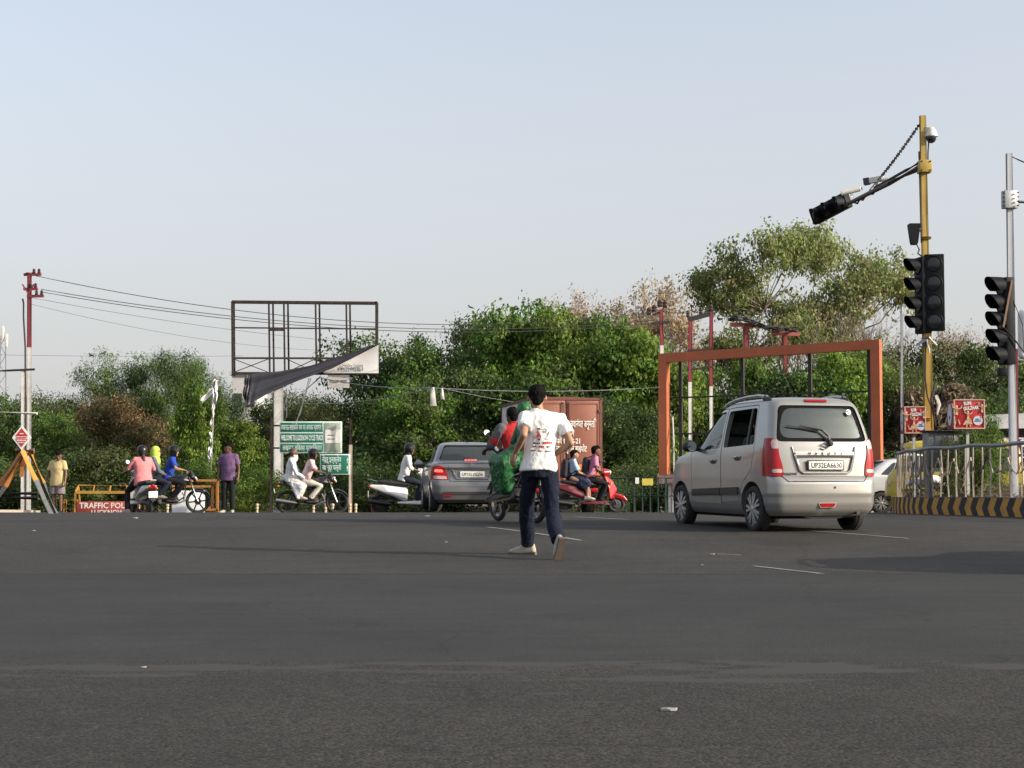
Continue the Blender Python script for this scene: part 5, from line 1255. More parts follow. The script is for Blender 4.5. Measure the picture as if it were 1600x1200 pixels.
def motorcycle(name, label, paint, trim, rimm=None, fairing=True, clean=False):
    r = thing(name, label, 'motorcycle'); rm = rimm or BKP
    bike_wheel(r, -.64, .30, .085, rm); bike_wheel(r, .64, .30, .08, rm)
    b = Blob(); b.hull([((.09, .28, .82), .07), ((-.09, .28, .82), .07), ((0, .38, .92), .06), ((.08, -.02, .78), .05), ((-.08, -.02, .78), .05), ((0, .05, .86), .06), ((.06, .42, .80), .04), ((-.06, .42, .80), .04)]); b.build('fuel_tank', paint, r, .012, 4)
    b = Blob(); b.hull([((.10, -.02, .78), .035), ((-.10, -.02, .78), .035), ((.12, -.32, .79), .04), ((-.12, -.32, .79), .04), ((.09, -.74, .84), .04), ((-.09, -.74, .84), .04)]); b.build('seat', SEAT, r, .012, 4)
    b = Blob(); b.hull([((.09, -.05, .66), .04), ((-.09, -.05, .66), .04), ((.10, -.45, .70), .04), ((-.10, -.45, .70), .04), ((.05, -.86, .78), .03), ((-.05, -.86, .78), .03)]); b.build('side_panel', trim, r, .012, 3)
    b = Blob(); b.hull([((.09, .12, .34), .06), ((-.09, .12, .34), .06), ((.09, -.16, .36), .07), ((-.09, -.16, .36), .07), ((0, .02, .48), .08)]); b.hull([((0, .10, .5), .08), ((0, .20, .66), .08)]); b.build('engine', ENG, r, .013, 3)
    f = MB()
    for s in (-1, 1):
        f.tube([(s * .03, .40, .86), (s * .08, .25, .70), (s * .10, -.20, .55), (s * .09, -.35, .70), (s * .07, -.80, .78)], .018, 8); f.tube([(s * .03, .36, .80), (s * .07, .30, .40), (s * .10, .1, .26), (s * .10, -.25, .28)], .018, 8); f.tube([(s * .11, -.18, .38), (s * .11, -.64, .30)], .022, 8)
    f.build('frame', BKP, r)
    k = MB()
    for s in (-1, 1): k.tube([(s * .09, .42, .90), (s * .09, .50, .68), (s * .09, .64, .30)], [.022, .024, .028], 10)
    k.build('front_fork', STEEL, r)
    sh = MB()
    for s in (-1, 1): sh.tube([(s * .12, -.38, .70), (s * .12, -.58, .36)], .026, 10)
    sh.build('shock_absorber', STEEL, r)
    m = MB(); m.grid(lambda u, v: V(((v - .5) * .12, .64 + .335 * math.cos(.5 + u * 1.75), .30 + .335 * math.sin(.5 + u * 1.75) - .02 * (abs(v - .5) * 2) ** 2)), 14, 6); m.build('front_mudguard', trim, r)
    m = MB(); m.grid(lambda u, v: V(((v - .5) * .15, -.62 + .36 * math.cos(1.3 + u * 1.7), .32 + .36 * math.sin(1.3 + u * 1.7) - .02 * (abs(v - .5) * 2) ** 2)), 14, 6); m.build('rear_mudguard', BLACKPL, r)
    g = MB(); g.tube([(-.36, .30, 1.03), (-.22, .40, 1.05), (-.08, .42, .99), (.08, .42, .99), (.22, .40, 1.05), (.36, .30, 1.03)], .014, 8); g.tube([(-.36, .30, 1.03), (-.25, .38, 1.047)], .019, 8); g.tube([(.36, .30, 1.03), (.25, .38, 1.047)], .019, 8); g.build('handlebar', BLACKPL, r)
    b = Blob(); b.hull([((.09, .50, .90), .05), ((-.09, .50, .90), .05), ((0, .56, .84), .06), ((.05, .46, 1.04), .03), ((-.05, .46, 1.04), .03)]); hl = b.build('headlight_cowl', trim if fairing else BLACKPL, r, .012, 4)
    b = Blob(); b.hull([((.06, .575, .88), .035), ((-.06, .575, .88), .035), ((0, .60, .84), .035)]); b.build('headlight', HEADL, hl, .01, 2)
    b = Blob(); b.hull([((.05, -.90, .78), .025), ((-.05, -.90, .78), .025)]); b.build('tail_light', REDLENS, r, .01, 2)
    for s in (-1, 1):
        for y, z in ((.50, .80), (-.86, .72)): q = MB(); q.tube([(s * .06, y, z), (s * .15, y, z)], .007, 6); q.lathe([(.024, 0), (.028, .02), (.02, .045), (0, .05)], (s * .15, y, z), 10, (s, 0, 0)); q.build('indicator', AMBER, r)
    q = MB(); q.tube([(.08, .26, .52), (.10, .34, .32), (.12, .10, .24), (.14, -.30, .27)], .02, 8); q.tube([(.14, -.30, .27), (.15, -.42, .29), (.16, -.92, .36)], [.03, .05, .048], 12); q.build('exhaust', STEEL, r)
    q = MB()
    for s in (-1, 1): q.tube([(s * .10, -.02, .31), (s * .24, -.02, .31)], .014, 8); q.tube([(s * .10, -.34, .38), (s * .23, -.36, .38)], .012, 8)
    q.tube([(-.07, .32, .62), (-.20, .34, .52), (-.21, .32, .40), (-.08, .28, .33)], .012, 8); q.tube([(.07, .32, .62), (.20, .34, .52), (.21, .32, .40), (.08, .28, .33)], .012, 8); q.build('foot_pegs', STEEL, r)
    g = MB(); g.tube([(.10, -.55, .82), (.12, -.86, .88), (-.12, -.86, .88), (-.10, -.55, .82)], .012, 8); g.build('grab_rail', STEEL, r)
    MB().box((0, -.97, .60), (.20, .012, .13), M=Matrix.Rotation(.25, 4, 'X')).build('number_plate', PLATE, r)
    mirrors(r, .38, 1.05, .27, .2)
    return r

def ride(y=0, lean=.10, seat=.88, knee_y=.36, foot=(.16, .10, .34), wrist=(.30, .32, 1.06), h=1.0, kz=.76, kw=.2, sw=.19, elw=.29):
    """seated on a two-wheeler at y; all in bike coordinates"""
    P = V((0, y, seat)); C = P + V((0, lean, .385 * h)); N = C + V((0, .02, .125 * h)); H = N + V((0, .03, .135 * h))
    J = dict(pelvis=P, chest=C, neck=N, head=H, sh=[C + V((s * sw * h, .01, .072 * h)) for s in (-1, 1)], hp=[P + V((s * .095, .0, -.03)) for s in (-1, 1)])
    J['kn'] = [V((s * kw, y + knee_y, kz)) for s in (-1, 1)]; J['an'] = [V((s * foot[0], foot[1], foot[2] + .06)) for s in (-1, 1)]; J['toe'] = [(s * .15, 1, -.05) for s in (-1, 1)]
    J['wr'] = [V((s * wrist[0], wrist[1], wrist[2])) for s in (-1, 1)]; J['el'] = []
    for i, s in enumerate((-1, 1)):
        m = J['sh'][i].lerp(J['wr'][i], .52); J['el'].append(m + V((s * .07, -.05, -.09)))
    return J
GRIP = [((0, .9, -.25), (0, -.35, -1), (1, 0, 0)), ((0, .9, -.25), (0, -.35, -1), (-1, 0, 0))]
REST = [((.2, .9, -.4), (0, -.2, -1), (1, .2, 0)), ((-.2, .9, -.4), (0, -.2, -1), (-1, .2, 0))]
def rider(label, bike, J, **kw):
    return person(label, J, loc=tuple(bike.location), rz=bike.rotation_euler[2], **kw)
def place(o, px, d, rz, dz=0, lean=0):
    p = gat(px, d); o.location = (p.x, p.y, p.z + dz); o.rotation_euler = (0, 0, R(rz))

BLK = cloth('trousers_black', (.012, .012, .014)); DENIM = cloth('denim_dark', (.018, .022, .04)); PINK = cloth('kurta_pink', (.56, .20, .21)); BLUE = cloth('polo_blue', (.02, .055, .34)); WHT = cloth('shirt_white', (.70, .70, .66)); CREAM = cloth('trousers_cream', (.52, .49, .42))
# 1. grey scooter with woman in pink
sc1 = scooter('scooter', 'pearl grey scooter seen from behind under the woman in pink', GSC); place(sc1, 221, 38.5, 30)
J = ride(-.12, .06, .86, .42, (.12, .25, .23), (.30, .22, 1.02), .95, .70, .17, .185)
J['an'][0] = V((-.34, -.02, .09)); J['kn'][0] = V((-.26, .26, .52)); J['toe'][0] = (-.3, 1, 0)
rider('woman in pink top and black helmet astride the grey scooter', sc1, J, skin=SKIN2, shirt=PINK, pants=BLK, shoes=SHOEW, hair='helmet', sleeve=1.35, hem=.20, girth=1.2, hands=GRIP, curl=.8, vox=.013, seed=31,
      parts=lambda root, J, hp: (lambda b: b.build('pony_tail', mat('hair_brown', (.045, .018, .012), .6), root, .01, 2))((lambda b: b.hull([(hp(0, -.10, -.07), .04), (hp(0, -.14, -.16), .045), (hp(0.01, -.15, -.26), .028)]).hull([(hp(0, -.15, -.2), .04), (hp(.01, -.14, -.36), .02)]))(Blob())))
# 2. black and blue motorcycle, rider in blue, pillion with lime scarf
mc1 = motorcycle('motorcycle', 'black motorcycle with blue trim under the rider in the blue shirt', BKP, BKP, BKP); place(mc1, 268, 39.5, -80)
MB().box((0, .18, .62), (.23, .10, .22), bev=.03).build('tank_shroud', BLUEP, mc1)
J = ride(-.10, .10, .87, .40, (.17, -.02, .34), (.31, .29, 1.07), 1.0, .72, .2)
rider('rider in bright blue polo shirt and black helmet on the blue trimmed motorcycle', mc1, J, skin=SKIN2, shirt=BLUE, pants=BLK, shoes=SHOEB, hair='helmet', sleeve=.75, hem=.10, girth=1.02, hands=GRIP, curl=.8, vox=.013, seed=41)
LIME = cloth('scarf_lime', (.42, .56, .09)); GREYT = cloth('top_grey', (.10, .12, .16))
def scarf_parts(root, J, hp):
    b = Blob(); b.hull([(hp(0, -.01, .045), .115), (hp(0, -.03, -.02), .11)], 60).hull([(hp(0, .03, -.06), .085), (hp(0, -.04, -.05), .10), (hp(0, -.01, -.14), .085)], 60)
    m = b.mesh(.011, 3, .5, [LIME]); cut = MB().box((0, .13, .022), (.13, .14, .035)).mesh('c', [], 0); cut.transform(head_frame(J['head'], -.25, 0)); m = boolean(m, cut); setm(m, LIME); m.polygons.foreach_set('use_smooth', [True] * len(m.polygons)); s = link('scarf', m, root)
    b = Blob(); N = J['neck']; b.hull([(N + V((0, .05, 0)), .075), (N + V((0.03, .12, -.22)), .06), (N + V((.02, .12, -.42)), .03)]).hull([(N, .09), (N + V((-.12, .04, -.10)), .05), (N + V((.12, .04, -.10)), .05), (N + V((0, -.08, -.2)), .05)]); b.build('scarf_end', LIME, s, .012, 3, folds(.008, (14, 14, 5), 3))
J = ride(-.46, .02, .91, .40, (.18, -.30, .40), (.14, -.08, .93), .93, .74, .21, .165)
rider('pillion passenger wrapped in a lime green scarf behind the blue shirted rider', mc1, J, skin=SKIN2, shirt=GREYT, pants=DENIM, shoes=SHOEW, hair=None, sleeve=1.6, hem=.14, girth=.95, hands=REST, curl=.6, vox=.013, seed=43, face=(-.25, 0), parts=scarf_parts)
# 3. black motorcycle with the bearded man
mc2 = motorcycle('motorcycle', 'black motorcycle with white nose carrying two men past the green signs', BKP, BKP, BKP); place(mc2, 488, 41.5, -86)
MB().box((0, .565, .93), (.16, .05, .05), M=Matrix.Rotation(-.5, 4, 'X'), bev=.015).build('nose_stripe', WSC, mc2)
J = ride(-.20, .16, .88, .42, (.17, -.04, .34), (.30, .26, 1.07), 1.0, .72, .19)
rider('rider in pale pink shirt and dark helmet steering the black motorcycle', mc2, J, skin=SKIN3, shirt=cloth('shirt_pale_pink', (.56, .40, .40)), pants=CREAM, shoes=SHOEB, hair='helmet', sleeve=.85, hem=.12, girth=1.05, hands=GRIP, curl=.8, vox=.013, seed=51, fold=.008)
J = ride(-.57, .03, .92, .38, (.2, -.32, .40), (.17, -.18, .92), 1.0, .72, .2)
def beard(root, J, hp):
    b = Blob(); b.hull([(hp(0, .06, -.07), .055), (hp(0, .08, -.12), .045), (hp(0, .085, -.19), .022), (hp(.05, .02, -.06), .03), (hp(-.05, .02, -.06), .03)]); b.build('beard', mat('beard_white', (.62, .60, .56), .9), root, .009, 2, folds(.004, (40, 40, 20), 2))
    b = Blob(); K = J['kn']; P = J['pelvis']
    b.hull([(P + V((0, -.05, 0)), .15), (P + V((.12, .16, -.05)), .08), (P + V((-.12, .16, -.05)), .08), (K[1] + V((.02, -.08, -.06)), .08), (K[0] + V((-.02, -.08, -.06)), .08)]).hull([(K[1] + V((.02, -.04, 0)), .08), (K[1] + V((.03, -.16, -.30)), .04), (P + V((.16, .05, -.1)), .06)]).hull([(K[0] + V((-.02, -.04, 0)), .08), (K[0] + V((-.03, -.16, -.30)), .04), (P + V((-.16, .05, -.1)), .06)])
    b.build('kurta_skirt', cloth('kurta_white', (.66, .68, .70)), root, .013, 4, folds(.01, (9, 9, 5), 5))
    b = Blob(); b.hull([(hp(0, -.02, .06), .088), (hp(0, -.05, .0), .07)]); b.build('hair', mat('hair_grey_short', (.05, .045, .042), .8), root, .01, 2)
rider('old man with white beard and long white kurta riding pillion on the black motorcycle', mc2, J, skin=SKIN3, shirt=cloth('kurta_white', (.66, .68, .70)), pants=CREAM, shoes=SHOEW, hair=None, sleeve=1.95, hem=.10, girth=1.05, hands=REST, curl=.6, vox=.013, seed=53, fold=.009, parts=beard, face=(.1, -.05))
# 4. white scooter behind the grey car
sc2 = scooter('scooter', 'white scooter ridden by a man in white shirt left of the grey saloon', WSC); place(sc2, 636, 38.2, -82)
J = ride(-.08, .08, .86, .42, (.12, .22, .24), (.30, .20, 1.02), 1.0, .70, .15)
rider('man in white shirt and dark helmet riding the white scooter', sc2, J, skin=SKIN3, shirt=WHT, pants=DENIM, shoes=SHOEW, hair='helmet', sleeve=1.5, hem=.10, girth=1.02, hands=GRIP, curl=.8, vox=.013, seed=61)
b_ = thing('waste_bin', 'small dark red bin with white mark behind the rear wheel of the white scooter', 'bin', gat(590, 45.5))
MB().lathe([(.0, 0), (.17, 0), (.21, .45), (.22, .46), (.20, .47), (.0, .47)], n=20).build('bin_body', mat('bin_red', (.22, .02, .03), .5), b_); MB().box((0, -.19, .24), (.14, .03, .14)).build('white_mark', WSC, b_)
# 5. red scooter with two school children
sc3 = scooter('scooter', 'red scooter with two school children in front of the brown truck', RED, MAROON); place(sc3, 922, 38.2, -84)
BAG = mat('bag_dark', (.010, .008, .016), .8, 0, .15, 10, bump=.3, bscale=40)
def bag(root, J, back=.14):
    C = J['chest']; b = Blob(); b.hull([(C + V((.09, -back - .06, .06)), .06), (C + V((-.09, -back - .06, .06)), .06), (C + V((.10, -back - .09, -.26)), .08), (C + V((-.10, -back - .09, -.26)), .08), (C + V((0, -back, -.1)), .09)])
    o = b.build('backpack', BAG, root, .013, 3); m = MB()
    for i, s in enumerate((-1, 1)): m.tube([C + V((s * .10, -back, .10)), C + V((s * .12, -.02, .155)), C + V((s * .12, .12, .02)), C + V((s * .14, .08, -.18)), C + V((s * .12, -back, -.26))], .017, 6)
    m.build('strap', BAG, o)
J = ride(-.02, .12, .85, .40, (.12, .22, .24), (.30, .20, 1.01), .97, .70, .14)
rider('boy in pink shirt with dark backpack steering the red scooter', sc3, J, skin=SKIN3, shirt=cloth('shirt_pink', (.52, .19, .31)), pants=BLK, shoes=SHOEB, hair='short', sleeve=.8, hem=.10, girth=.95, hands=GRIP, curl=.8, vox=.013, seed=71, parts=lambda r_, J, hp: bag(r_, J))
J = ride(-.44, .02, .86, .36, (.19, -.10, .34), (.14, -.10, .90), .82, .70, .19, .16)
WSK = cloth('school_skirt_navy', (.02, .025, .06))
def school(r_, J, hp):
    bag(r_, J, .12); P, K = J['pelvis'], J['kn']
    b = Blob(); b.hull([(P + V((0, -.03, .04)), .13), (K[0], .085), (K[1], .085), (K[0] + V((0, -.1, -.08)), .06), (K[1] + V((0, -.1, -.08)), .06)]); b.build('skirt', WSK, r_, .013, 3, folds(.008, (20, 12, 8), 2))
rider('school child in pale blue shirt with dark backpack riding pillion on the red scooter', sc3, J, skin=SKIN2, shirt=cloth('shirt_school_blue', (.40, .50, .66)), pants=None, shoes=SHOEW, hair='short', sleeve=.8, hem=.05, girth=.86, hands=REST, curl=.6, vox=.013, seed=73, k=.92, parts=school)
# 6. motorcycle carrying the woman in the green sari
mc3 = motorcycle('motorcycle', 'dark motorcycle beside the running man carrying a woman in green sari', BKP, BKP, BKP, False); place(mc3, 808, 23.0, 25)
J = ride(.0, .12, .88, .36, (.17, .02, .34), (.34, .30, 1.05), 1.0, .72, .2)
rider('motorcyclist in red vest with grey sleeves ahead of the woman in green', mc3, J, skin=SKIN3, shirt=cloth('vest_red', (.42, .025, .03)), pants=BLK, shoes=SHOEB, hair='short', sleeve=.9, hem=.12, girth=1.05, hands=GRIP, curl=.8, vox=.012, seed=81,
      parts=lambda root, J, hp: [(lambda b, s=s, i=i: b.build('grey_sleeve', cloth('sleeve_grey', (.10, .10, .115)), root, .012, 3))((lambda b, i=i: b.cap(J['sh'][i] + V((0, 0, .01)), J['el'][i], .082, .066).cap(J['el'][i], J['el'][i].lerp(J['wr'][i], .35), .062, .052))(Blob())) for i, s in enumerate((-1, 1))])
SARI = mat('sari_green', (.009, .085, .022), .5, 0, .6, 16, bump=.4, bscale=30, spec=.5, dirt=.5, dirtcol=(.03, .22, .05))
def sari_woman():
    y = -.40; P = V((-.06, y, .95)); C = V((-.03, y, 1.33)); N = V((-.025, y, 1.445)); H = V((-.03, y + .015, 1.57))
    J = dict(pelvis=P, chest=C, neck=N, head=H, sh=[C + V((.0, -.165, .065)), C + V((.0, .165, .065))], el=[C + V((-.06, -.24, -.18)), C + V((-.08, .24, -.18))], wr=[V((-.22, y - .10, .98)), V((-.18, y + .26, 1.02))],
             hp=[P + V((-.04, -.10, -.02)), P + V((-.04, .10, -.02))], kn=[V((-.43, y - .06, .82)), V((-.43, y + .10, .83))], an=[V((-.41, y - .02, .42)), V((-.41, y + .12, .43))], toe=[(-1, .1, -.2), (-1, .1, -.2)])
    # her own frame looks to the left of the bike, so joints are given in bike axes and turned
    T = Matrix.Rotation(math.pi / 2, 4, 'Z'); Ti = T.inverted()
    JJ = {a: ([tuple((Ti @ V(x))) for x in b] if isinstance(b, list) else tuple(Ti @ b)) for a, b in J.items()}
    JJ['sh'] = [tuple(Ti @ J['sh'][0]), tuple(Ti @ J['sh'][1])]
    def drape(root, Jx, hp):
        K, A, P_ = Jx['kn'], Jx['an'], Jx['pelvis']
        b = Blob(); b.hull([(P_ + V((.13, -.06, -.02)), .11), (P_ + V((-.13, -.06, -.02)), .11), (K[0], .12), (K[1], .12), (P_ + V((0, .1, .08)), .10)]).hull([(K[0] + V((-.05, 0, .02)), .125), (K[1] + V((.05, 0, .02)), .125), (A[0] + V((-.06, -.02, .06)), .07), (A[1] + V((.06, -.02, .06)), .07), (A[0] + V((0, -.12, .10)), .06)])
        b.build('sari_skirt', SARI, root, .011, 2, folds(.013, (9, 20, 5), 9))
        b = Blob(); b.rings([(P_ + V((0, 0, -.02)), V((.18, 0, 0)), V((0, .14, 0))), (P_.lerp(Jx['chest'], .5), V((.155, 0, 0)), V((0, .125, 0))), (Jx['chest'] + V((0, 0, .03)), V((.20, 0, 0)), V((0, .13, 0))), (Jx['neck'] + V((0, 0, -.01)), V((.09, 0, 0)), V((0, .085, 0)))], 24)
        for i in (0, 1): b.cap(Jx['sh'][i], Jx['el'][i], .075, .065)
        b.build('sari_drape', SARI, root, .012, 3, folds(.009, (12, 12, 5), 12))
        b = Blob(); b.hull([(hp(0, .02, .04), .112), (hp(0, -.03, -.03), .105), (hp(0, .05, .02), .10)], 60).hull([(hp(0, -.05, -.02), .09), (hp(.05, -.06, -.16), .07), (hp(-.05, -.06, -.16), .07)], 50); b.hull([(hp(0, -.08, -.04), .07), (hp(.10, -.03, -.20), .06), (hp(-.10, -.03, -.20), .06), (hp(.05, .06, -.15), .05)], 40); m = b.build('head_cover', SARI, root, .010, 2, folds(.009, (24, 24, 8), 6))
    w = person('woman in shiny green sari with covered head sitting sideways on the motorcycle', JJ, SKIN3, shirt=None, pants=None, shoes=SHOEB, hair='long', loc=tuple(mc3.location), rz=mc3.rotation_euler[2] + math.pi / 2, vox=.012, hands=[((.3, .8, -.5), (0, -.2, -1), (1, 0, 0)), ((-.3, .8, -.5), (0, -.2, -1), (-1, 0, 0))], parts=drape, seed=91)
sari_woman()
# ------------------------------------------------------------------ street furniture
PW = mat('pole_white', (.66, .65, .62), .6, 0, .08, 5, dirt=.3); PRED = mat('pole_red', (.20, .035, .04), .6, 0, .1, 5); RUST = mat('rusty_steel', (.022, .013, .012), .8, 0, .25, 6, dirt=.3); DARKST = mat('dark_steel', (.025, .024, .025), .6, .2, .2, 6)
YEL = mat('barrier_yellow', (.42, .21, .035), .6, 0, .12, 6, dirt=.3); ORG = mat('barrier_orange', (.42, .16, .04), .6, 0, .12, 6, dirt=.25); GREYPOST = mat('galvanised_grey', (.30, .31, .33), .45, .4, .1, 6, dirt=.2)
REDP = mat('sign_red', (.46, .03, .035), .5, 0, .06, 6); WSIGN = mat('sign_white', (.72, .71, .68), .5, 0, .05, 6, dirt=.15); WIRE = mat('cable_black', (.02, .02, .021), .7); INS = mat('insulator', (.05, .03, .025), .3)
def wire(label, pts, sag=.0, r=.011, m=None, n=28, group='overhead wires'):
    out = []
    for a, b in zip(pts[:-1], pts[1:]):
        for i in range(n):
            t = i / n; out.append(a.lerp(b, t) - V((0, 0, 4 * sag * t * (1 - t))))
    out.append(pts[-1]); o = MB().tube(out, r, 5).build('overhead_wire', m or WIRE); tag(o, label, 'wire', group); return o
# red and white utility pole at the left
def left_pole():
    d = 44; b = gat(45.3, d); t = thing('utility_pole', 'tall utility pole, red above and white below, at the left edge', 'pole', b)
    top = at(46, 428, d) - b; mid = at(45.7, 543, d) - b
    MB().tube([(0, 0, -.1), tuple(mid)], [.068, .066], 14).build('lower_pole', PW, t); up = MB().tube([tuple(mid), tuple(top)], [.066, .064], 14).build('upper_pole', PRED, t)
    MB().lathe([(.11, 0), (.11, .03), (.0, .03)], tuple(top), 12).build('cap', PRED, up)
    for z, ln in ((-.02, .34), (-.62, .42), (-.42, .25)):
        a = MB().bar(top + V((-.15 if z > -.5 else -.05, 0, z)), top + V((ln, -.05, z)), .07, .07).build('cross_arm', PRED, up)
        for x in (ln - .06, ln - .2): MB().lathe([(.0, 0), (.035, .0), (.05, .04), (.03, .06), (.045, .09), (.02, .13), (0, .13)], tuple(top + V((x, -.05, z + .03))), 10).build('insulator', INS, a)
    for s in (-1, 1): MB().bar(top + V((0, -.08, -.55)), top + V((s * .16, -.1, -.30)), .04, .04).build('strut', PRED, up)
    MB().tube([tuple(top + V((-.15, -.09, -.70))), tuple(top + V((-.12, -.09, -.82))), tuple(top + V((-.115, -.09, -1.2))), tuple(mid + V((-.085, -.08, .0))), (-.085, -.08, 1.6), (-.08, -.08, .2)], .024, 8).build('down_cable', WIRE, t)
    d2 = 43.6; b2 = gat(36, d2); t2 = thing('white_post', 'slim white post with a side bar beside the red topped pole', 'post', b2)
    tp = at(35.5, 579, d2) - b2; MB().tube([(0, 0, -.1), tuple(tp)], .05, 12).build('post', PW, t2)
    z1 = (at(30, 645, d2) - b2).z; MB().tube([(-1.6, 0, z1 + .05), (.35, 0, z1 - .02)], .04, 10).build('side_bar', PW, t2)
    z2 = (at(30, 579, d2) - b2).z; MB().tube([(-1.6, -.05, z2 - .06), (-.4, -.05, z2), (.28, -.05, z2 + .03)], .03, 8).build('bracket', DARKST, t2)
    for z_, lab in ((771, 'upper'), (778, 'lower')):
        p = at(20, z_, 43.2); o = MB().tube([p + V((-1.4, 0, 0)), p + V((.68, 0, .0))], .055, 10).build('guard_rail', DARKST); tag(o, f'{lab} dark horizontal rail across the white posts at the left edge', 'rail', 'dark rails at the left edge')
    return b + top
LP = left_pole()
# tripod barrier with the diamond sign
def tripod():
    d = 31; b = gat(40, d); t = thing('tripod_barrier', 'barrier of yellow and grey slanting poles propped together at the left', 'barrier', b)
    ap = at(40, 706, d) - b; GR = mat('barrier_grey', (.10, .105, .11), .6, 0, .15, 6, dirt=.35)
    def leg(px, py, dd, off, split=.52, m=YEL, r=.055):
        e = at(px, py, dd) - b; a = ap + V(off); k = a.lerp(e, split); o = MB().tube([a, k], r, 12).build('pole', m, t); MB().tube([k, e], r * .98, 12).build('pole_end', GR, o)
    leg(82, 808, 30.2, (-.03, -.08, 0), .46); leg(88, 804, 31.2, (.08, 0, 0), .5); leg(-32, 800, 30.4, (-.06, -.05, -.02), .55, ORG); leg(-18, 800, 31.4, (.0, .06, -.02), .55, ORG)
    MB().tube([ap + V((-.02, -.02, -.1)), at(33, 745, d) - b], .04, 10).build('pole', ORG, t)
    MB().tube([ap + V((-.17, -.05, .02)), ap + V((.17, -.02, .02))], .06, 12).build('ridge_pole', mat('worn_wood', (.15, .09, .06), .9, 0, .3, 8), t)
    c = at(37, 684, d) - V((0, .12, 0)); s = thing('diamond_sign', 'red and white diamond sign fixed above the tripod barrier', 'sign', c)
    w, h = .185, .235
    MB().prism([(-w, 0), (0, -h), (w, 0), (0, h)], -.012, .012, 'Y').build('board', WSIGN, s); k = .78
    def strip(z0, z1, m, y=-.017):
        f = lambda z: w * k * (1 - abs(z) / (h * k)); zs = [z0, z1] if z0 * z1 >= 0 else [z0, 0, z1]
        poly = [(-f(z), z) for z in zs] + [(f(z), z) for z in zs[::-1]]; poly = [p for i, p in enumerate(poly) if i == 0 or (V(p) - V(poly[i - 1])).length > 1e-4]
        if (V(poly[0]) - V(poly[-1])).length < 1e-4: poly = poly[:-1]
        return MB().prism(poly, y, -.012, 'Y').build('red_field', m, s)
    strip(.028, h * k, REDP); strip(-h * k, -.028, REDP)
    for z, n, m, hh in ((.075, 3, WSIGN, .022), (.0, 8, REDP, .026), (-.055, 7, WSIGN, .024), (-.095, 5, WSIGN, .018)):
        for i in range(n): MB().box(((i - (n - 1) / 2) * .026, -.0195, z), (.017, .004, hh)).build('lettering', m, s)
    MB().tube([(0, .03, -h - .02), (0, .03, .1)], .018, 8).build('stem', PW, s)
tripod()
# pavement edge at the left
def verge():
    mb = MB(); pts = [(-40, 40.5), (-15.5, 36.5), (-12.6, 37.6), (-11.9, 39.6), (-12.4, 42.2), (-14, 43.4), (-40, 44)]
    mb.add([(x, y, gz(x, y) + .09) for x, y in pts] + [(x, y, gz(x, y) - .05) for x, y in pts], [tuple(range(7))] + [(i, (i + 1) % 7, 7 + (i + 1) % 7, 7 + i) for i in range(7)])
    tag(mb.build('pavement', mat('pale_paving', (.33, .29, .24), .9, 0, .2, 2, bump=.3)), kind='structure')
verge()
# yellow police barricades
def barricade(px, d, w, label, rz=0, m=YEL, h=.92, text_=True, scale=1):
    t = thing('barricade', label, 'barricade', gat(px, d), rz); hw = w / 2; r = .028
    for s in (-1, 1):
        f = MB(); f.tube([(s * hw, -.28, 0), (s * hw, -.24, h * .78), (s * hw, .02, h), (s * hw, .28, 0)], r, 8); f.tube([(s * hw, -.26, h * .3), (s * hw, .22, h * .3)], r * .8, 8); f.build('end_frame', m, t)
    MB().tube([(-hw, .02, h), (hw, .02, h)], r, 8).build('top_rail', m, t); MB().bar((-hw, -.245, h * .77), (hw, -.245, h * .77), .05, .075).build('front_rail', m, t); MB().tube([(-hw, -.27, .08), (hw, -.27, .08)], r * .8, 8).build('bottom_rail', m, t)
    for k in (-.5, 0, .5): MB().tube([(hw * k, .02, h), (hw * k + .03, -.24, h * .78)], r * .7, 8).build('brace', m, t)
    if text_:
        p = MB().box((0, -.285, h * .34 - .09), (w - .1, .02, h * .46), bev=.004).build('red_panel', mat('barricade_red', (.36, .055, .04), .6, 0, .15, 4, dirt=.3), t)
        text('lettering', 'TRAFFIC POLICE', .21, WSIGN, face_m((0, -.298, h * .43 - .10)), p, .002, .004, width=w * .86); text('lettering', 'LUCKNOW', .19, WSIGN, face_m((0, -.298, h * .19 - .10)), p, .002, .003, width=w * .5)
    return t
barricade(173, 43, 1.75, 'yellow barricade with red TRAFFIC POLICE panel behind the grey scooter', h=.76)
def small_stand():
    t = thing('iron_stand', 'low yellow iron stand between the yellow shirted man and the police barricade', 'stand', gat(111, 43.2)); r = .018
    for s in (-1, 1): MB().tube([(s * .15, -.12, 0), (s * .15, -.1, .38), (s * .15, .1, .38), (s * .15, .12, 0)], r, 8).build('leg_frame', YEL, t)
    for z in (.15, .37): MB().tube([(-.15, -.1, z), (.15, -.1, z)], r, 8).build('cross_bar', YEL, t)
small_stand()
def orange_barricade():
    d = 43; t = thing('barricade', 'orange framed barricade with white board behind the blue trimmed motorcycle', 'barricade', gat(307, d))
    def fr(x0, x1, z0, z1, y, r=.035, name='frame'):
        for a, b in (((x0, z0), (x0, z1)), ((x0, z1), (x1, z1)), ((x1, z1), (x1, z0)), ((x0, z0 + .12), (x1, z0 + .12))): MB().bar((a[0], y, a[1]), (b[0], y, b[1]), r * 1.6, r * 1.6).build(name, ORG, t)
    fr(-.62, .57, 0, .90, 0); fr(-.5, .42, .05, .74, .06)
    MB().box((-.20, -.06, .33), (.88, .03, .60), bev=.005).build('white_board', mat('board_white', (.80, .81, .83), .4, 0, .03, 4), t)
    for s in (-1, 1): MB().bar((s * .5, 0, .85), (s * .5, .5, 0), .05, .05).build('rear_strut', ORG, t)
orange_barricade()
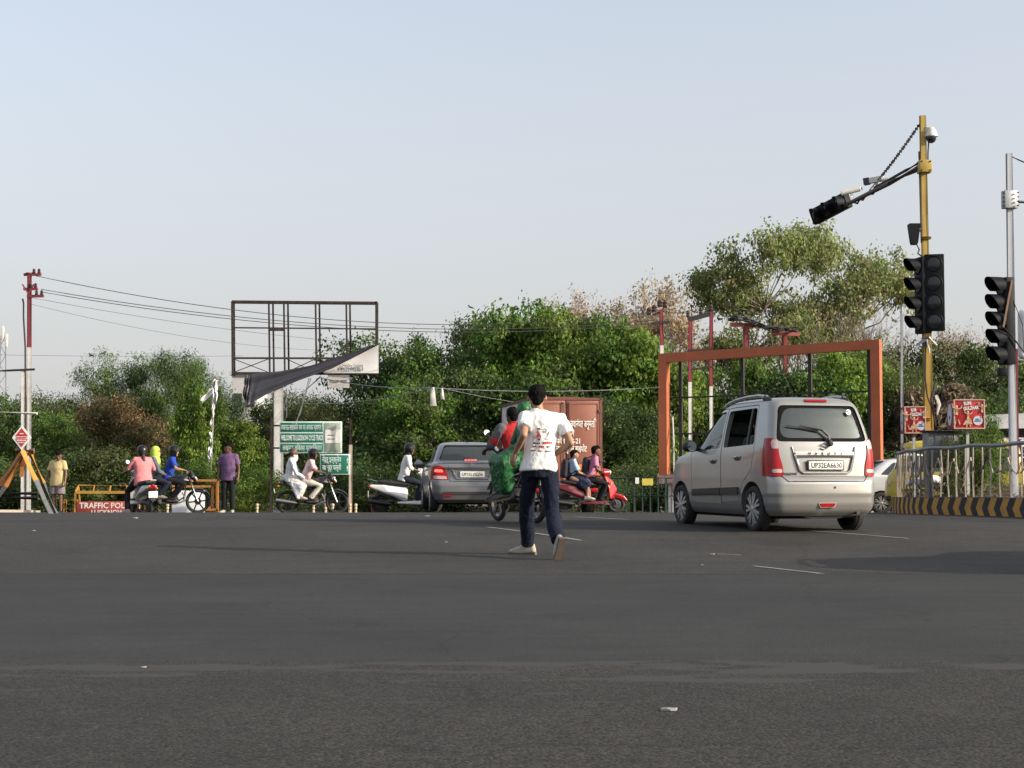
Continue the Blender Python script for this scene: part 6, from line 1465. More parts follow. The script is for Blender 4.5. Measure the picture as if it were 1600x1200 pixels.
# row of small ivory kerb bollards
def bollards():
    m = mat('bollard_ivory', (.48, .38, .24), .7, 0, .15, 10, dirt=.3); first = None
    for px in (217, 262, 402, 490, 509, 520, 547, 556):
        p = gat(px, 44.6) + V((0, 0, .02))
        if first is None:
            first = thing('bollard', 'short round topped ivory bollard in the row along the far edge of the road', 'bollard', p, 0, 'small bollards along the far road edge'); first.scale = (.5, .5, .5)
            MB().lathe([(.0, 0), (.10, 0), (.10, .06), (.065, .10), (.06, .22), (.10, .27), (.075, .33), (.06, .36), (.095, .43), (.10, .48), (.07, .54), (0, .56)], n=16).build('shaft', m, first)
        else: c = copy_tree(first); c.location = p; c.scale = first.scale
bollards()
# torn white flag on a leaning mast
def flag():
    d = 50; b = gat(329, d); t = thing('flag_mast', 'thin leaning mast with torn white cloth left of the empty billboard', 'mast', b)
    P = lambda px, py: at(px, py, d) - b
    MB().tube([(0, 0, 0), P(331, 700), P(334, 630), P(336, 594)], [.03, .025, .02, .015], 8).build('mast', mat('mast_grey', (.30, .29, .27), .7), t)
    WC = mat('torn_cloth_white', (.72, .73, .74), .8, 0, .06, 8)
    def rag(pts, w, name='torn_cloth'):
        q = [P(*p) for p in pts]; rr = random.Random(len(pts) + int(pts[0][0]) * 7); k = len(q) - 1
        def fn(u, v):
            i_ = min(k - 1, int(u * k)); f = u * k - i_; c = q[i_].lerp(q[i_ + 1], f); d_ = (q[i_ + 1] - q[i_]).normalized(); sd = V((d_.z, 0, -d_.x)); s_ = (v - .5) * 2
            wv = w * (.65 + .5 * noise.noise(V((u * 4.3, s_ * .7 + (s_ > 0) * 5, pts[0][0])))) * (1 - .35 * abs(u - .45))
            return c + sd * s_ * wv + V((0, .07 * math.sin(v * 11 + u * 5) + .05 * math.sin(u * 9 + pts[0][0]), .03 * math.sin(v * 9 + u * 3)))
        m_ = MB().grid(fn, 18, 10); off = len(m_.v); m_.add([(a, b2 + .012, c) for a, b2, c in m_.v], [tuple(x for x in f[::-1]) for f in m_.f]); m_.build(name, WC, t, 70)
    rag([(338, 594), (334, 605), (336, 618), (333, 634)], .15); rag([(336, 610), (325, 617), (314, 627)], .17); rag([(335, 630), (333, 642), (331, 656), (329, 664)], .06); rag([(330, 676), (329, 686), (331, 694)], .06); rag([(330, 700), (326, 712), (329, 719)], .10)
flag()
# empty billboard on its white column, with the sagging dark sheet
def billboard():
    d = 52; b = gat(435, d); t = thing('billboard', 'empty rusty billboard frame on a thick white column', 'billboard', b); P = lambda px, py, dy=0: at(px, py, d) - b + V((0, dy, 0))
    MB().tube([(0, .0, -.1), P(435, 596)], [.17, .16], 20).build('column', PW, t)
    X0, X1, Y0, Y1 = 362.5, 588, 471, 583; r = .045
    for dy in (0, .35):
        f = MB(); f.bar(P(X0, Y0, dy), P(X1, Y0 + 2, dy), .07, .07); f.bar(P(X0, Y1, dy), P(X1, Y1, dy), .07, .07); f.bar(P(X0, Y0, dy), P(X0 + 1, Y1 + 4, dy), .06, .06); f.bar(P(X1, Y0, dy), P(X1, Y1, dy), .07, .07); f.build('outer_frame', RUST, t)
    for px in (420, 443.5, 493, 541):
        for k, dx in ((0, 0), (.35, 4)): MB().bar(P(px + dx, Y0, k), P(px + dx + 1.5, Y1, k), .055, .055).build('upright', RUST, t)
    MB().bar(P(X0, 512), P(X1, 514), .045, .045).build('cross_bar', RUST, t); MB().bar(P(X0, 559.5), P(X1, 560), .07, .06).build('cross_bar', RUST, t)
    for a, c in ((363, 420), (446, 493), (496, 541)):
        for q in ((560, 582), (582, 560)): MB().bar(P(a, q[0], .1), P(c, q[1], .1), .025, .025).build('diagonal', RUST, t)
    MB().bar(P(422, 515), P(443, 515), .07, .09).build('short_beam', RUST, t)
    for p0, p1 in (((443, 640), (500, 588)), ((437, 598), (420, 613)), ((447, 606), (447, 652)), ((485, 590), (462, 660)), ((482, 590), (467, 650))):
        MB().tube([P(*p0, .15), P(*p1, .15)], .025 if p0[0] in (443, 437) else .012, 8).build('stay', GREYPOST, t)
    # dark vinyl sheet, torn loose, hanging across the lower edge
    SH = mat('vinyl_dark_back', (.045, .045, .058), .45, 0, .1, 3, bump=.2, bscale=6)
    upper = [(384, 589), (393, 585), (440, 580.5), (486, 572), (540, 555), (589, 539)]; lower = [(381, 620), (390, 633), (420, 616), (468, 595.5), (520, 577), (591, 541)]
    def lp(L, t_):
        k = t_ * (len(L) - 1); i = min(len(L) - 2, int(k)); f = k - i; return L[i][0] * (1 - f) + L[i + 1][0] * f, L[i][1] * (1 - f) + L[i + 1][1] * f
    def fn(u, v):
        a, c = lp(upper, u), lp(lower, u); x, y = a[0] * (1 - v) + c[0] * v, a[1] * (1 - v) + c[1] * v
        if u < .3: y += 1.5 * math.sin(u * 60) * v * (1 - u / .3); x += 1 * math.sin(u * 41 + 1) * v
        return P(x, y, -.18 - .05 * math.sin(v * 11 + u * 3) * (1 - u * .5) - .07 * math.sin(u * 95 + v * 2) * max(0, .32 - u) * 3 * (.3 + v) - .1 * v)
    sh = MB().grid(fn, 60, 14).build('loose_sheet', SH, t, 80)
    WS = mat('vinyl_white_face', (.70, .69, .68), .5, 0, .04, 3)
    def fw_(u, v):
        x = 506 + (592 - 506) * u; top = float(np.interp(x, (470, 520, 591), (594.5, 577, 541))) - 1.5; top = min(top, 583); return P(x, top * (1 - v) + 583.5 * v, -.14 - .03 * math.sin(u * 6 + v * 4))
    ws = MB().grid(fw_, 20, 6).build('white_sheet', WS, t, 80)
    GT = mat('print_dark', (.06, .06, .065), .6)
    text('print', 'Helpline Training', .17, GT, face_m(P(552, 572, -.20)), ws, .002, 0, width=.66); text('print', '9 9559991454', .17, GT, face_m(P(548, 578.5, -.20)), ws, .002, 0, width=.85)
    hs_ = MB().box(P(529, 596, -.02), (.70, .03, .42)).build('hanging_board', mat('board_grey_white', (.50, .48, .45), .6, 0, .1, 4, dirt=.3), t); text('print', 'TO-LET 99355', .13, GT, face_m(P(529, 596.5, -.045)), hs_, .002, 0, width=.56)
billboard()
# green road signs
def signs():
    GRN = mat('sign_green', (.006, .135, .085), .45, 0, .06, 3, dirt=.1); SW = mat('sign_lettering', (.62, .70, .66), .5); d = 48
    c = at(485.5, 683, d); t = thing('road_sign', 'large green hindi and english sign in front of the white billboard column', 'sign', V((c.x, d, gz(c.x, d)))); b = V(t.location); P = lambda px, py, dy=0: at(px, py, d) - b + V((0, dy, 0))
    p0, p1 = P(437, 708), P(534.5, 658.5); cx, cz, w, h = (p0.x + p1.x) / 2, (p0.z + p1.z) / 2, p1.x - p0.x, p1.z - p0.z
    MB().box((cx, 0, cz), (w, .05, h), bev=.008).build('border', SW, t)
    xd = P(506.5, 680).x
    rows = [(660.5, 674.5), (677, 691), (693.5, 706)]
    for (a, c_), s, wd in zip(rows, ['लखनऊ साईकिल पथ पर आपका स्वागत है', 'WELCOME TO LUCKNOW CYCLE TRACK', 'लखनऊ विकास प्राधिकरण'], (.97, .97, .90)):
        za, zb = P(0, a).z, P(0, c_).z; x0 = P(438.5, 680).x; o = MB().box(((x0 + xd - .03) / 2, -.03, (za + zb) / 2), (xd - x0 - .03, .03, za - zb), bev=.004).build('green_panel', GRN, t)
        text('lettering', s, .22, SW, face_m(((x0 + xd) / 2, -.048, (za + zb) / 2 - .01)), o, .002, .0 if s[0] != 'W' else .006, width=(xd - x0) * wd)
    xe = P(533, 680).x; po = MB().box(((xd + xe) / 2 + .01, -.03, cz), (xe - xd - .04, .03, h - .08), bev=.004).build('side_panel', mat('panel_pale_green', (.30, .37, .29), .5, 0, .15, 3), t)
    MB().box(((xd + xe) / 2 + .01, -.05, P(0, 682).z), (xe - xd - .06, .012, .40)).build('pasted_paper', WSIGN, po)
    for z, ww in ((680, .20), (686, .22)): MB().box(((xd + xe) / 2 - .04, -.059, P(0, z).z), (ww, .006, .022)).build('print_line', mat('print_dark', (.06, .06, .065), .6), po)
    MB().box(((xd + xe) / 2 + .01, -.055, P(0, 672).z), (.05, .01, .035)).build('print_mark', REDP, po)
    for px, m in ((423.5, RUST),): MB().tube([V((P(px, 700).x, .06, 0)), V((P(px, 700).x, .06, P(px, 655).z))], .045, 10).build('post', m, t)
    for z in (665, 700): MB().bar((P(423.5, 0).x, .06, P(0, z).z), (P(530, 0).x, .06, P(0, z).z), .05, .05).build('rear_rail', RUST, t)
    c = at(523, 725, d); t2 = thing('road_sign', 'small green hindi sign with two arrows left of the white and brown post', 'sign', V((c.x, d - .3, gz(c.x, d - .3)))); b2 = V(t2.location); Q = lambda px, py: at(px, py, d - .3) - b2
    p0, p1 = Q(500, 741.5), Q(546.5, 709.5); cx, cz, w, h = (p0.x + p1.x) / 2, (p0.z + p1.z) / 2, p1.x - p0.x, p1.z - p0.z
    MB().box((cx, 0, cz), (w, .04, h), bev=.006).build('border', SW, t2); g = MB().box((cx, -.022, cz), (w - .06, .03, h - .06), bev=.004).build('green_panel', GRN, t2)
    for s, z in (('नेहरू इन्क्लेव', 718.5), ('रवीन्द्र पल्ली', 731)):
        text('lettering', s, .22, SW, face_m((cx - .09, -.04, Q(0, z).z)), g, .002, .003, width=w * .64)
        a = MB(); zc = Q(0, z).z; a.prism([(cx + .35, zc - .02), (cx + .375, zc + .085), (cx + .40, zc - .02)], -.042, -.037, 'Y'); a.box((cx + .375, -.040, zc - .06), (.018, .005, .09)); a.build('arrow', SW, g)
    x = Q(547.5, 700).x; MB().tube([(x, .05, 0), (x, .05, Q(0, 695).z)], .055, 10).build('post', mat('post_cream', (.50, .42, .36), .7, 0, .15, 6, dirt=.3), t2); MB().tube([(x, .05, Q(0, 695).z), (x, .05, Q(0, 655).z)], .04, 10).build('upper_post', RUST, t2)
    MB().bar((Q(500, 0).x, .05, cz), (x, .05, cz), .05, .05).build('rear_rail', RUST, t2)
signs()
# big orange frame without its hoarding
def orange_frame():
    OF = mat('frame_orange_red', (.40, .105, .04), .6, 0, .1, 2, dirt=.2, dirtcol=(.25, .09, .05)); a = gat(1038.5, 49.5); c = gat(1371.5, 46.3); t = thing('hoarding_frame', 'large empty orange hoarding frame behind the silver hatchback', 'frame', a); b = V(a)
    z0, z1 = at(0, 742, 49.5).z - a.z, at(0, 553, 49.5).z - a.z; e = c - a; e.z = 0; zr = at(0, 531, 46.3).z - a.z; u = e.normalized(); nn = V((-u.y, u.x, 0))
    w = .27
    MB().bar((0, 0, z0), (0, 0, z1 - w), w, w, up=nn).build('side_beam', OF, t); MB().bar(e + V((0, 0, z0)), e + V((0, 0, zr - w)), w, w, up=nn).build('side_beam', OF, t)
    MB().bar(-u * w / 2 + V((0, 0, z1 - w / 2)), e + u * w / 2 + V((0, 0, zr - w / 2)), w + .006, w, up=nn).build('top_beam', OF, t)
    WB = mat('beam_worn_white_red', (.42, .30, .27), .8, 0, .3, 5, dirt=.6, dirtcol=(.28, .07, .05)); MB().bar(-u * .2 + V((0, 0, z0 - .12)), e + u * .2 + V((0, 0, z0 - .12)), w * 1.05, .24, up=nn).build('bottom_beam', WB, t)
    back = nn * .45
    for s in (.055, .36, .68, .95): q = e * s; MB().bar(q + back + V((0, 0, -.1)), q + back + V((0, 0, z1 + (zr - z1) * s - .1)), .10, .10, up=nn).build('upright', DARKST, t)
    for z in (at(0, 617, 48).z - a.z, at(0, 676, 48).z - a.z): MB().bar(back + V((0, 0, z)), e + back + V((0, 0, z + .05)), .06, .05).build('cross_bar', DARKST, t)
    for s in (.02, .04, .97): q = e * s + nn * .1; MB().tube([q + V((0, 0, -.1)), q + V((0, 0, z0 - .1))], .055, 10).build('leg', PW, t)
    MB().tube([u * .22 + back * .6 + V((0, 0, 0)), u * .20 + back * .6 + V((0, 0, 2.2)), u * .16 + back * .6 + V((0, 0, 3.0))], .025, 8).build('thin_pipe', PW, t)
orange_frame()
# red transformer structure behind
def gantry():
    d = 54; PR2 = mat('pole_dark_red', (.22, .03, .04), .6, 0, .1, 4); b = gat(1092, d); t = thing('transformer_gantry', 'two red and white poles joined by a dark beam behind the orange frame', 'gantry', b); P = lambda px, py, dy=0: at(px, py, d) - b + V((0, dy, 0))
    for px, top, ch in ((1078.5, 502, 597), (1111.5, 488, 604)):
        x = P(px, 700).x; o = MB().tube([(x, 0, -.1), (x, 0, P(0, ch).z)], .066, 10).build('lower_pole', PW, t); MB().tube([(x, 0, P(0, ch).z), (x + .03, 0, P(0, top).z)], .066, 10).build('upper_pole', PR2, o)
    MB().bar(P(1075, 500), P(1114, 489), .10, .16).build('top_beam', DARKST, t)
    for py in (546, 575): MB().bar(P(1074, py + 3), P(1114, py - 2), .07, .07).build('cross_bar', RUST, t)
    for px, py in ((1075, 496), (1095, 491), (1111, 486)): MB().lathe([(0, 0), (.05, 0), (.07, .06), (.05, .10), (.07, .15), (.03, .24), (0, .24)], P(px, py), 10).build('insulator', INS, t)
    b = gat(1033, d); t = thing('electric_pole', 'single red electric pole with cross arm left of the transformer gantry', 'pole', b); P = lambda px, py, dy=0: at(px, py, d) - b + V((0, dy, 0))
    MB().tube([(0, 0, -.1), P(1034, 540)], .07, 10).build('lower_pole', PW, t); MB().tube([P(1034, 540), P(1033, 484)], .066, 10).build('upper_pole', PR2, t)
    MB().bar(P(1018, 506), P(1046, 503), .08, .08).build('cross_arm', DARKST, t); MB().bar(P(1020, 492), P(1038, 486), .07, .07).build('cross_arm', DARKST, t)
    for px, py in ((1014, 492), (1022, 488), (1031, 480), (1039, 481)): MB().lathe([(0, 0), (.06, 0), (.09, .07), (.06, .12), (.09, .18), (.03, .26), (0, .26)], P(px, py), 10).build('insulator', INS, t)
    for px, top, l, r, lab in ((1166, 507, 1141, 1190, 'left'), (1227, 520, 1206, 1249, 'right')):
        b = gat(px, 65); t = thing('cross_arm_pole', f'red T shaped pole with cable bundle, {lab} one of two above the orange beam', 'pole', b); P = lambda x, y, dy=0: at(x, y, 65) - b + V((0, dy, 0))
        MB().tube([(0, 0, -.1), P(px, top)], .095, 10).build('pole', PR2, t); MB().bar(P(l, top), P(r, top + 2), .10, .17).build('cross_arm', mat('arm_faded_red', (.38, .10, .09), .7), t); MB().bar(P(px, top + 2, .1), P(px, top + 22, .1), .22, .12).build('bracket', PR2, t)
    rr = random.Random(4); q = lambda x, y, dy: at(x, y, 65 + dy)
    for i in range(9):
        pts = [q(1140 + 13 * k + rr.uniform(-3, 3), 497 + 2.6 * k + rr.uniform(-4, 4) - 3 * math.sin(k), rr.uniform(-.4, .2)) for k in range(9)]; o = MB().tube(pts, .035, 6).build('power_cable', WIRE); tag(o, 'thick black cable in the drooping bundle between the red T shaped poles', 'cable', 'cable bundle on the red T poles')
gantry()
# low green fence with a yellow plate, left of the orange frame
def low_fence():
    GF = mat('fence_dark_green', (.025, .055, .05), .6, 0, .2, 6); d = 47; b = gat(1012, d); t = thing('low_fence', 'low dark green rail fence left of the orange frame post', 'fence', b); P = lambda px, py: at(px, py, d) - b
    x0, x1 = P(940, 0).x, P(1085, 0).x
    for y in (747, 775): MB().tube([(x0, 0, P(0, y).z), (x1, 0, P(0, y).z)], .03, 8).build('rail', GF, t)
    for k in range(13): x = x0 + (x1 - x0) * k / 12; MB().tube([(x, 0, -.05), (x, 0, P(0, 747).z)], .022 if k % 4 else .035, 8).build('upright', GF, t)
    MB().box((P(1008, 0).x, -.05, P(0, 753).z), (.32, .02, .20)).build('yellow_plate', mat('plate_yellow', (.55, .45, .08), .5), t); MB().box((P(992, 0).x, -.04, P(0, 751).z), (.11, .02, .18)).build('white_tag', WSIGN, t)
low_fence()
# traffic island with striped kerb
path = [(9.0, 22.3), (8.2, 25.4), (7.78, 27.3), (7.42, 29.0), (7.40, 30.2), (7.46, 31.2), (7.60, 32.1), (7.9, 33.0), (8.4, 33.5), (9.1, 33.6), (10.4, 33.0), (12.0, 30.0), (12.6, 26.0), (12.4, 22.3)]
def catmull(P, n=8):
    out = []
    for i in range(len(P) - 1):
        p0, p1, p2, p3 = [V((*P[max(0, min(len(P) - 1, i + k))], 0)) for k in (-1, 0, 1, 2)]
        for j in range(n):
            t = j / n; out.append(.5 * ((2 * p1) + (p2 - p0) * t + (2 * p0 - 5 * p1 + 4 * p2 - p3) * t * t + (3 * p1 - p0 - 3 * p2 + p3) * t ** 3))
    out.append(V((*P[-1], 0))); return out
class Path:
    def __init__(s, P): s.p = P; s.l = [0]; [s.l.append(s.l[-1] + (b - a).length) for a, b in zip(P, P[1:])]
    def at(s, t):
        t = max(0, min(s.l[-1] - 1e-4, t)); i = int(np.searchsorted(s.l, t, side='right')) - 1; f = (t - s.l[i]) / (s.l[i + 1] - s.l[i]); return s.p[i].lerp(s.p[i + 1], f)
    def nrm(s, t): a, b = s.at(t - .05), s.at(t + .05); d = (b - a).normalized(); return V((d.y, -d.x, 0))      # towards the inside
KP = Path(catmull(path)); KH = .30
def island():
    KY = mat('kerb_yellow', (.46, .235, .045), .75, 0, .15, 5, dirt=.4, dirtcol=(.18, .12, .07)); KK = mat('kerb_black', (.022, .02, .02), .75, 0, .2, 5, dirt=.35, dirtcol=(.12, .10, .08)); CT = mat('kerb_top_cement', (.30, .27, .23), .9, 0, .2, 5, bump=.3)
    t = thing('traffic_island', 'raised traffic island with yellow and black chevron kerb at the right', 'traffic island', (0, 0, 0))
    w = .20; L = KP.l[-1]; n = int(L / w / 2); mb = MB(); mbk = MB(); sh = .12
    def pt(s_, z): p = KP.at(s_); return V((p.x, p.y, gz(p.x, p.y) - .05 + (KH + .05) * z))
    for i in range(2 * n):
        s0 = i * w; m = mb if i % 2 else mbk
        for k in range(4):
            for j in range(4):
                z0, z1 = j / 4, (j + 1) / 4; f = lambda z: sh * (1 - abs(2 * z - 1)); a0 = s0 + w * k / 4; a1 = s0 + w * (k + 1) / 4
                m.add([pt(a0 + f(z0), z0), pt(a1 + f(z0), z0), pt(a1 + f(z1), z1), pt(a0 + f(z1), z1)], [(0, 1, 2, 3)])
    mb.build('kerb_yellow_blocks', KY, t, 50); mbk.build('kerb_black_blocks', KK, t, 50)
    top = MB(); N = 90
    for i in range(N):
        a, b_ = L * i / N, L * (i + 1) / N; q = [pt(a, 1), pt(b_, 1), pt(b_, 1) + KP.nrm(b_) * .2, pt(a, 1) + KP.nrm(a) * .2]; r_ = [p + V((0, 0, .012)) for p in q]; top.add(r_ + q, [(0, 1, 2, 3), (4, 5, 1, 0), (2, 6, 7, 3), (4, 0, 3, 7)])
    top.build('kerb_top', CT, t)
    cx, cy = 10, 28; e = MB(); ring = [pt(L * i / 60, .9) + KP.nrm(L * i / 60) * .17 for i in range(61)]; ring += [V((11, 22.5, .4))]
    c = V((9.9, 28.2, 0)); vs = [V((c.x, c.y, gz(c.x, c.y) + .5))]; rows = 6
    for r_ in range(1, rows + 1):
        for p in ring: q = c.lerp(p, r_ / rows); zc = gz(c.x, c.y) + .42; z = zc * (1 - (r_ / rows) ** 2) + p.z * (r_ / rows) ** 2 + .06 * noise.noise(V((q.x * 2, q.y * 2, 0))) * (r_ < rows); vs.append(V((q.x, q.y, z)))
    m = len(ring); fs = [(0, 1 + i, 1 + (i + 1) % m) for i in range(m)]
    for r_ in range(rows - 1):
        for i in range(m): fs.append((1 + r_ * m + i, 1 + (r_ + 1) * m + i, 1 + (r_ + 1) * m + (i + 1) % m, 1 + r_ * m + (i + 1) % m))
    e.add(vs, fs); e.build('soil', mat('island_soil', (.11, .08, .055), .95, 0, .3, 3, bump=.6, bscale=12), t, 80)
island()
def railing():
    RL = mat('railing_beige', (.34, .29, .24), .6, .1, .15, 8, dirt=.4, dirtcol=(.14, .09, .06)); RT = mat('railing_top_grey', (.20, .21, .22), .4, .3, .1, 6); t = thing('railing', 'bent metal railing with thin bars around the traffic island', 'railing', (0, 0, 0)); L = KP.l[-1]; rr = random.Random(2)
    def q(s_, h, inn=.12): p = KP.at(s_) + KP.nrm(s_) * inn; return V((p.x, p.y, gz(p.x, p.y) + KH + h))
    MB().tube([q(L * i / 110, .88 + .012 * math.sin(i * .9)) for i in range(111)], .034, 10).build('top_rail', RT, t)
    s_ = .3; k = 0
    while s_ < 22.5 and k < 72:
        tl = rr.uniform(-.05, .05); MB().tube([q(s_, .0), q(s_ + tl, .45, .12 + rr.uniform(-.03, .03)), q(s_ + tl * .5, .87)], .0165, 8).build('bar', RL, t)
        if 0 < k < 26:
            b_ = s_ + .36; pts = [(s_, .62), (s_ + .05, .50), (s_ + .15, .41), (s_ + .24, .43), (s_ + .29, .53), (b_, .66)] if k % 2 else [(s_, .50), (s_ + .08, .68), (s_ + .18, .60), (s_ + .26, .45), (b_, .42)]
            MB().tube([q(a, z + rr.uniform(-.03, .03)) for a, z in pts], .013, 6).build('scroll', RL if rr.random() < .6 else RUST, t)
        s_ += .31 * rr.uniform(.85, 1.12); k += 1
    for s0 in (3.2, 7.0): MB().tube([q(s0, -.05), q(s0, .89)], .035, 10).build('post', RL, t)
railing()
def cabinet():
    CG = mat('cabinet_grey', (.19, .20, .21), .5, .1, .08, 4, dirt=.2); d = 29.3; p = at(1479, 742, d); b = V((p.x, d, gz(p.x, d) + .3)); t = thing('control_cabinet', 'grey metal signal control cabinet between the two red boxes', 'cabinet', b); top = at(0, 675, d).z - b.z
    zb = at(0, 731, d).z - b.z; MB().box((0, .2, (top + zb) / 2), (.66, .42, top - zb), bev=.012).build('body', CG, t)
    for s in (-1, 1): MB().bar((s * .28, .2, -.15), (s * .28, .2, zb + .02), .06, .3).build('leg', CG, t); MB().box((0, .17, top + .012), (.74, .52, .03), bev=.006).build('lid', mat('cabinet_lid', (.20, .21, .22), .45, .2, .06, 4), t)
    MB().box((.06, -.018, (top + zb) / 2), (.52, .012, (top - zb) * .84), bev=.004).build('door', CG, t); MB().tube([(-.14, -.03, top * .72), (-.14, -.03, top * .79)], .012, 8).build('handle', STEEL, t); MB().box((.22, -.028, top - .10), (.16, .006, .13)).build('pale_plate', mat('plate_beige', (.42, .40, .33), .6), t)
cabinet()
def ad_box(px0, px1, y0, y1, d, label, side):
    b0 = at((px0 + px1) / 2, 742, d); b = V((b0.x, d, gz(b0.x, d) + .28)); t = thing('advertising_box', label, 'advert box', b); P = lambda x, y: at(x, y, d) - b
    a, c = P(px0, y1), P(px1, y0); w, h = c.x - a.x, c.z - a.z; cx, cz = (a.x + c.x) / 2, (a.z + c.z) / 2
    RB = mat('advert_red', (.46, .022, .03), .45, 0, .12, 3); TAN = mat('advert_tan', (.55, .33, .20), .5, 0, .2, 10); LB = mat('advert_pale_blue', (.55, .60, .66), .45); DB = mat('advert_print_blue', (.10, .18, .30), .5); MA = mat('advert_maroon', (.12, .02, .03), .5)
    M = Matrix.Rotation(side, 4, 'Z'); o = bpy.data.objects.new('box', MB().box((0, .28, 0), (w, .56, h), bev=.008).mesh('box', RB)); COL.objects.link(o); o.parent = t; o.location = (cx, 0, cz); o.rotation_euler = (0, 0, side)
    e = MB()
    for s in (-1, 1): e.box((s * (w / 2 - .008), -.006, 0), (.022, .02, h)); 
    e.box((0, -.0065, h / 2 - .008), (w - .04, .019, .02)); e.box((0, -.0065, -h / 2 + .008), (w - .04, .019, .02)); e.build('edge_trim', mat('trim_pale', (.55, .38, .30), .5), o)
    text('lettering', 'RUMI', .085, WSIGN, face_m((-.03, -.010, h * .36)) @ Matrix.Rotation(.09, 4, 'Z'), o, .002, .004, width=w * .24); text('lettering', 'GULZAAR', .085, WSIGN, face_m((.03, -.010, h * .20)) @ Matrix.Rotation(.09, 4, 'Z'), o, .002, .004, width=w * .5)
    MB().lathe([(.0, 0), (.083, 0), (.083, .006), (.0, .006)], (w * .27, -.004, -h * .22), 24, (0, -1, 0)).build('round_label', LB, o); MB().box((w * .27, -.0125, -h * .24), (.10, .004, .02)).build('label_print', DB, o); MB().box((w * .25, -.0125, -h * .18), (.05, .004, .03)).build('label_print', DB, o)
    def fig(x, z, k, sk):
        f = MB(); f.tube([(x - .07 * k, -.009, z + .14 * k), (x - .055 * k, -.009, z + .08 * k), (x, -.009, z + .055 * k)], .010 * k, 6); f.tube([(x + .075 * k, -.009, z + .12 * k), (x + .06 * k, -.009, z + .07 * k), (x, -.009, z + .055 * k)], .010 * k, 6); f.tube([(x, -.009, z + .06 * k), (x - .005, -.009, z - .03 * k)], .020 * k, 6); f.ell((x - .01 * k, -.009, z + .09 * k), (.022 * k, .008, .026 * k), 10, 6)
        if sk: f.prism([(x - .03 * k, z - .02 * k), (x + .04 * k, z - .02 * k), (x + .075 * k, z - .12 * k), (x - .10 * k, z - .13 * k)], -.012, -.004, 'Y')
        f.tube([(x - .02 * k, -.009, z - .1 * k), (x - .03 * k, -.009, z - .17 * k)], .011 * k, 6); f.tube([(x + .02 * k, -.009, z - .1 * k), (x + .04 * k, -.009, z - .17 * k)], .011 * k, 6); f.build('dancer_print', TAN, o)
    fig(-.02, -.06, 1, True); fig(-w * .40, .02, 1.2, False); fig(w * .42, .06, 1.0, False)
    # narrow left side of the box with its oval
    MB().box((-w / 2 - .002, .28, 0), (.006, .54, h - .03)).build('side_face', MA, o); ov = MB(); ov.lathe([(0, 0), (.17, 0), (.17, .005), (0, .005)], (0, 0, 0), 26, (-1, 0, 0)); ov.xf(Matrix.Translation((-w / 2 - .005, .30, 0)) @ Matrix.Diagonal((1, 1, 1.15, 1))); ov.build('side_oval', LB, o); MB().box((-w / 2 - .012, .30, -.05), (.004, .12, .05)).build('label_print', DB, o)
    for x in ((-.04,) if side > -.2 else (-.04,)):
        pm = MB(); pm.tube([(cx + .02, .2, -.1), (cx + .02, .2, cz - h / 2)], .032, 12); pm.build('post', mat('post_pale_green', (.44, .46, .42), .5, 0, .1, 6), t)
ad_box(1414, 1446, 635, 677, 30.1, 'smaller red advertising box left of the yellow signal pole', -.10)
ad_box(1491, 1538, 624, 670, 28.2, 'larger red advertising box right of the yellow signal pole', -.06)

# ---- traffic signals
SIG = mat('signal_black', (.006, .007, .010), .6, 0, .1, 6, spec=.15); LENS = mat('signal_lens_off', (.009, .010, .012), .25, 0, .1, 30, coat=.15); YP = mat('pole_yellow', (.38, .26, .05), .5, 0, .12, 3, dirt=.25, dirtcol=(.25, .17, .06)); CAMW = mat('camera_white', (.62, .60, .55), .4, 0, .05, 6)
def signal_head(parent, n, M, pitch=.36, w=.36, visor=True, dep=.2):
    """upright head of n lamps looking to -Y in its own frame"""
    h = bpy.data.objects.new('signal_head', MB().box((0, dep / 2, -n * pitch / 2), (w, dep, n * pitch), bev=.02).mesh('signal_head', SIG)); COL.objects.link(h); h.parent = parent; h.matrix_local = M
    for k in range(n):
        z = -(k + .5) * pitch; MB().lathe([(.155, 0), (.155, .012), (.145, .02), (.14, .012)], (0, 0, z), 26, (0, -1, 0)).build('lens_ring', SIG, h); MB().lathe([(.14, .0), (.14, .006), (.08, .022), (0, .028)], (0, 0, z), 24, (0, -1, 0)).build('lens', LENS, h)
        if visor:
            m = MB()
            for dr in (0, .008): m.grid(lambda u, v, dr=dr: V(((.15 + dr) * math.cos(-.45 + u * (math.pi + .9)) , -.27 * v * (1 - .55 * abs(u * 2 - 1) ** 2.0) , z + (.15 + dr) * math.sin(-.45 + u * (math.pi + .9)))), 18, 4)
            m.build('visor', SIG, h)
    return h
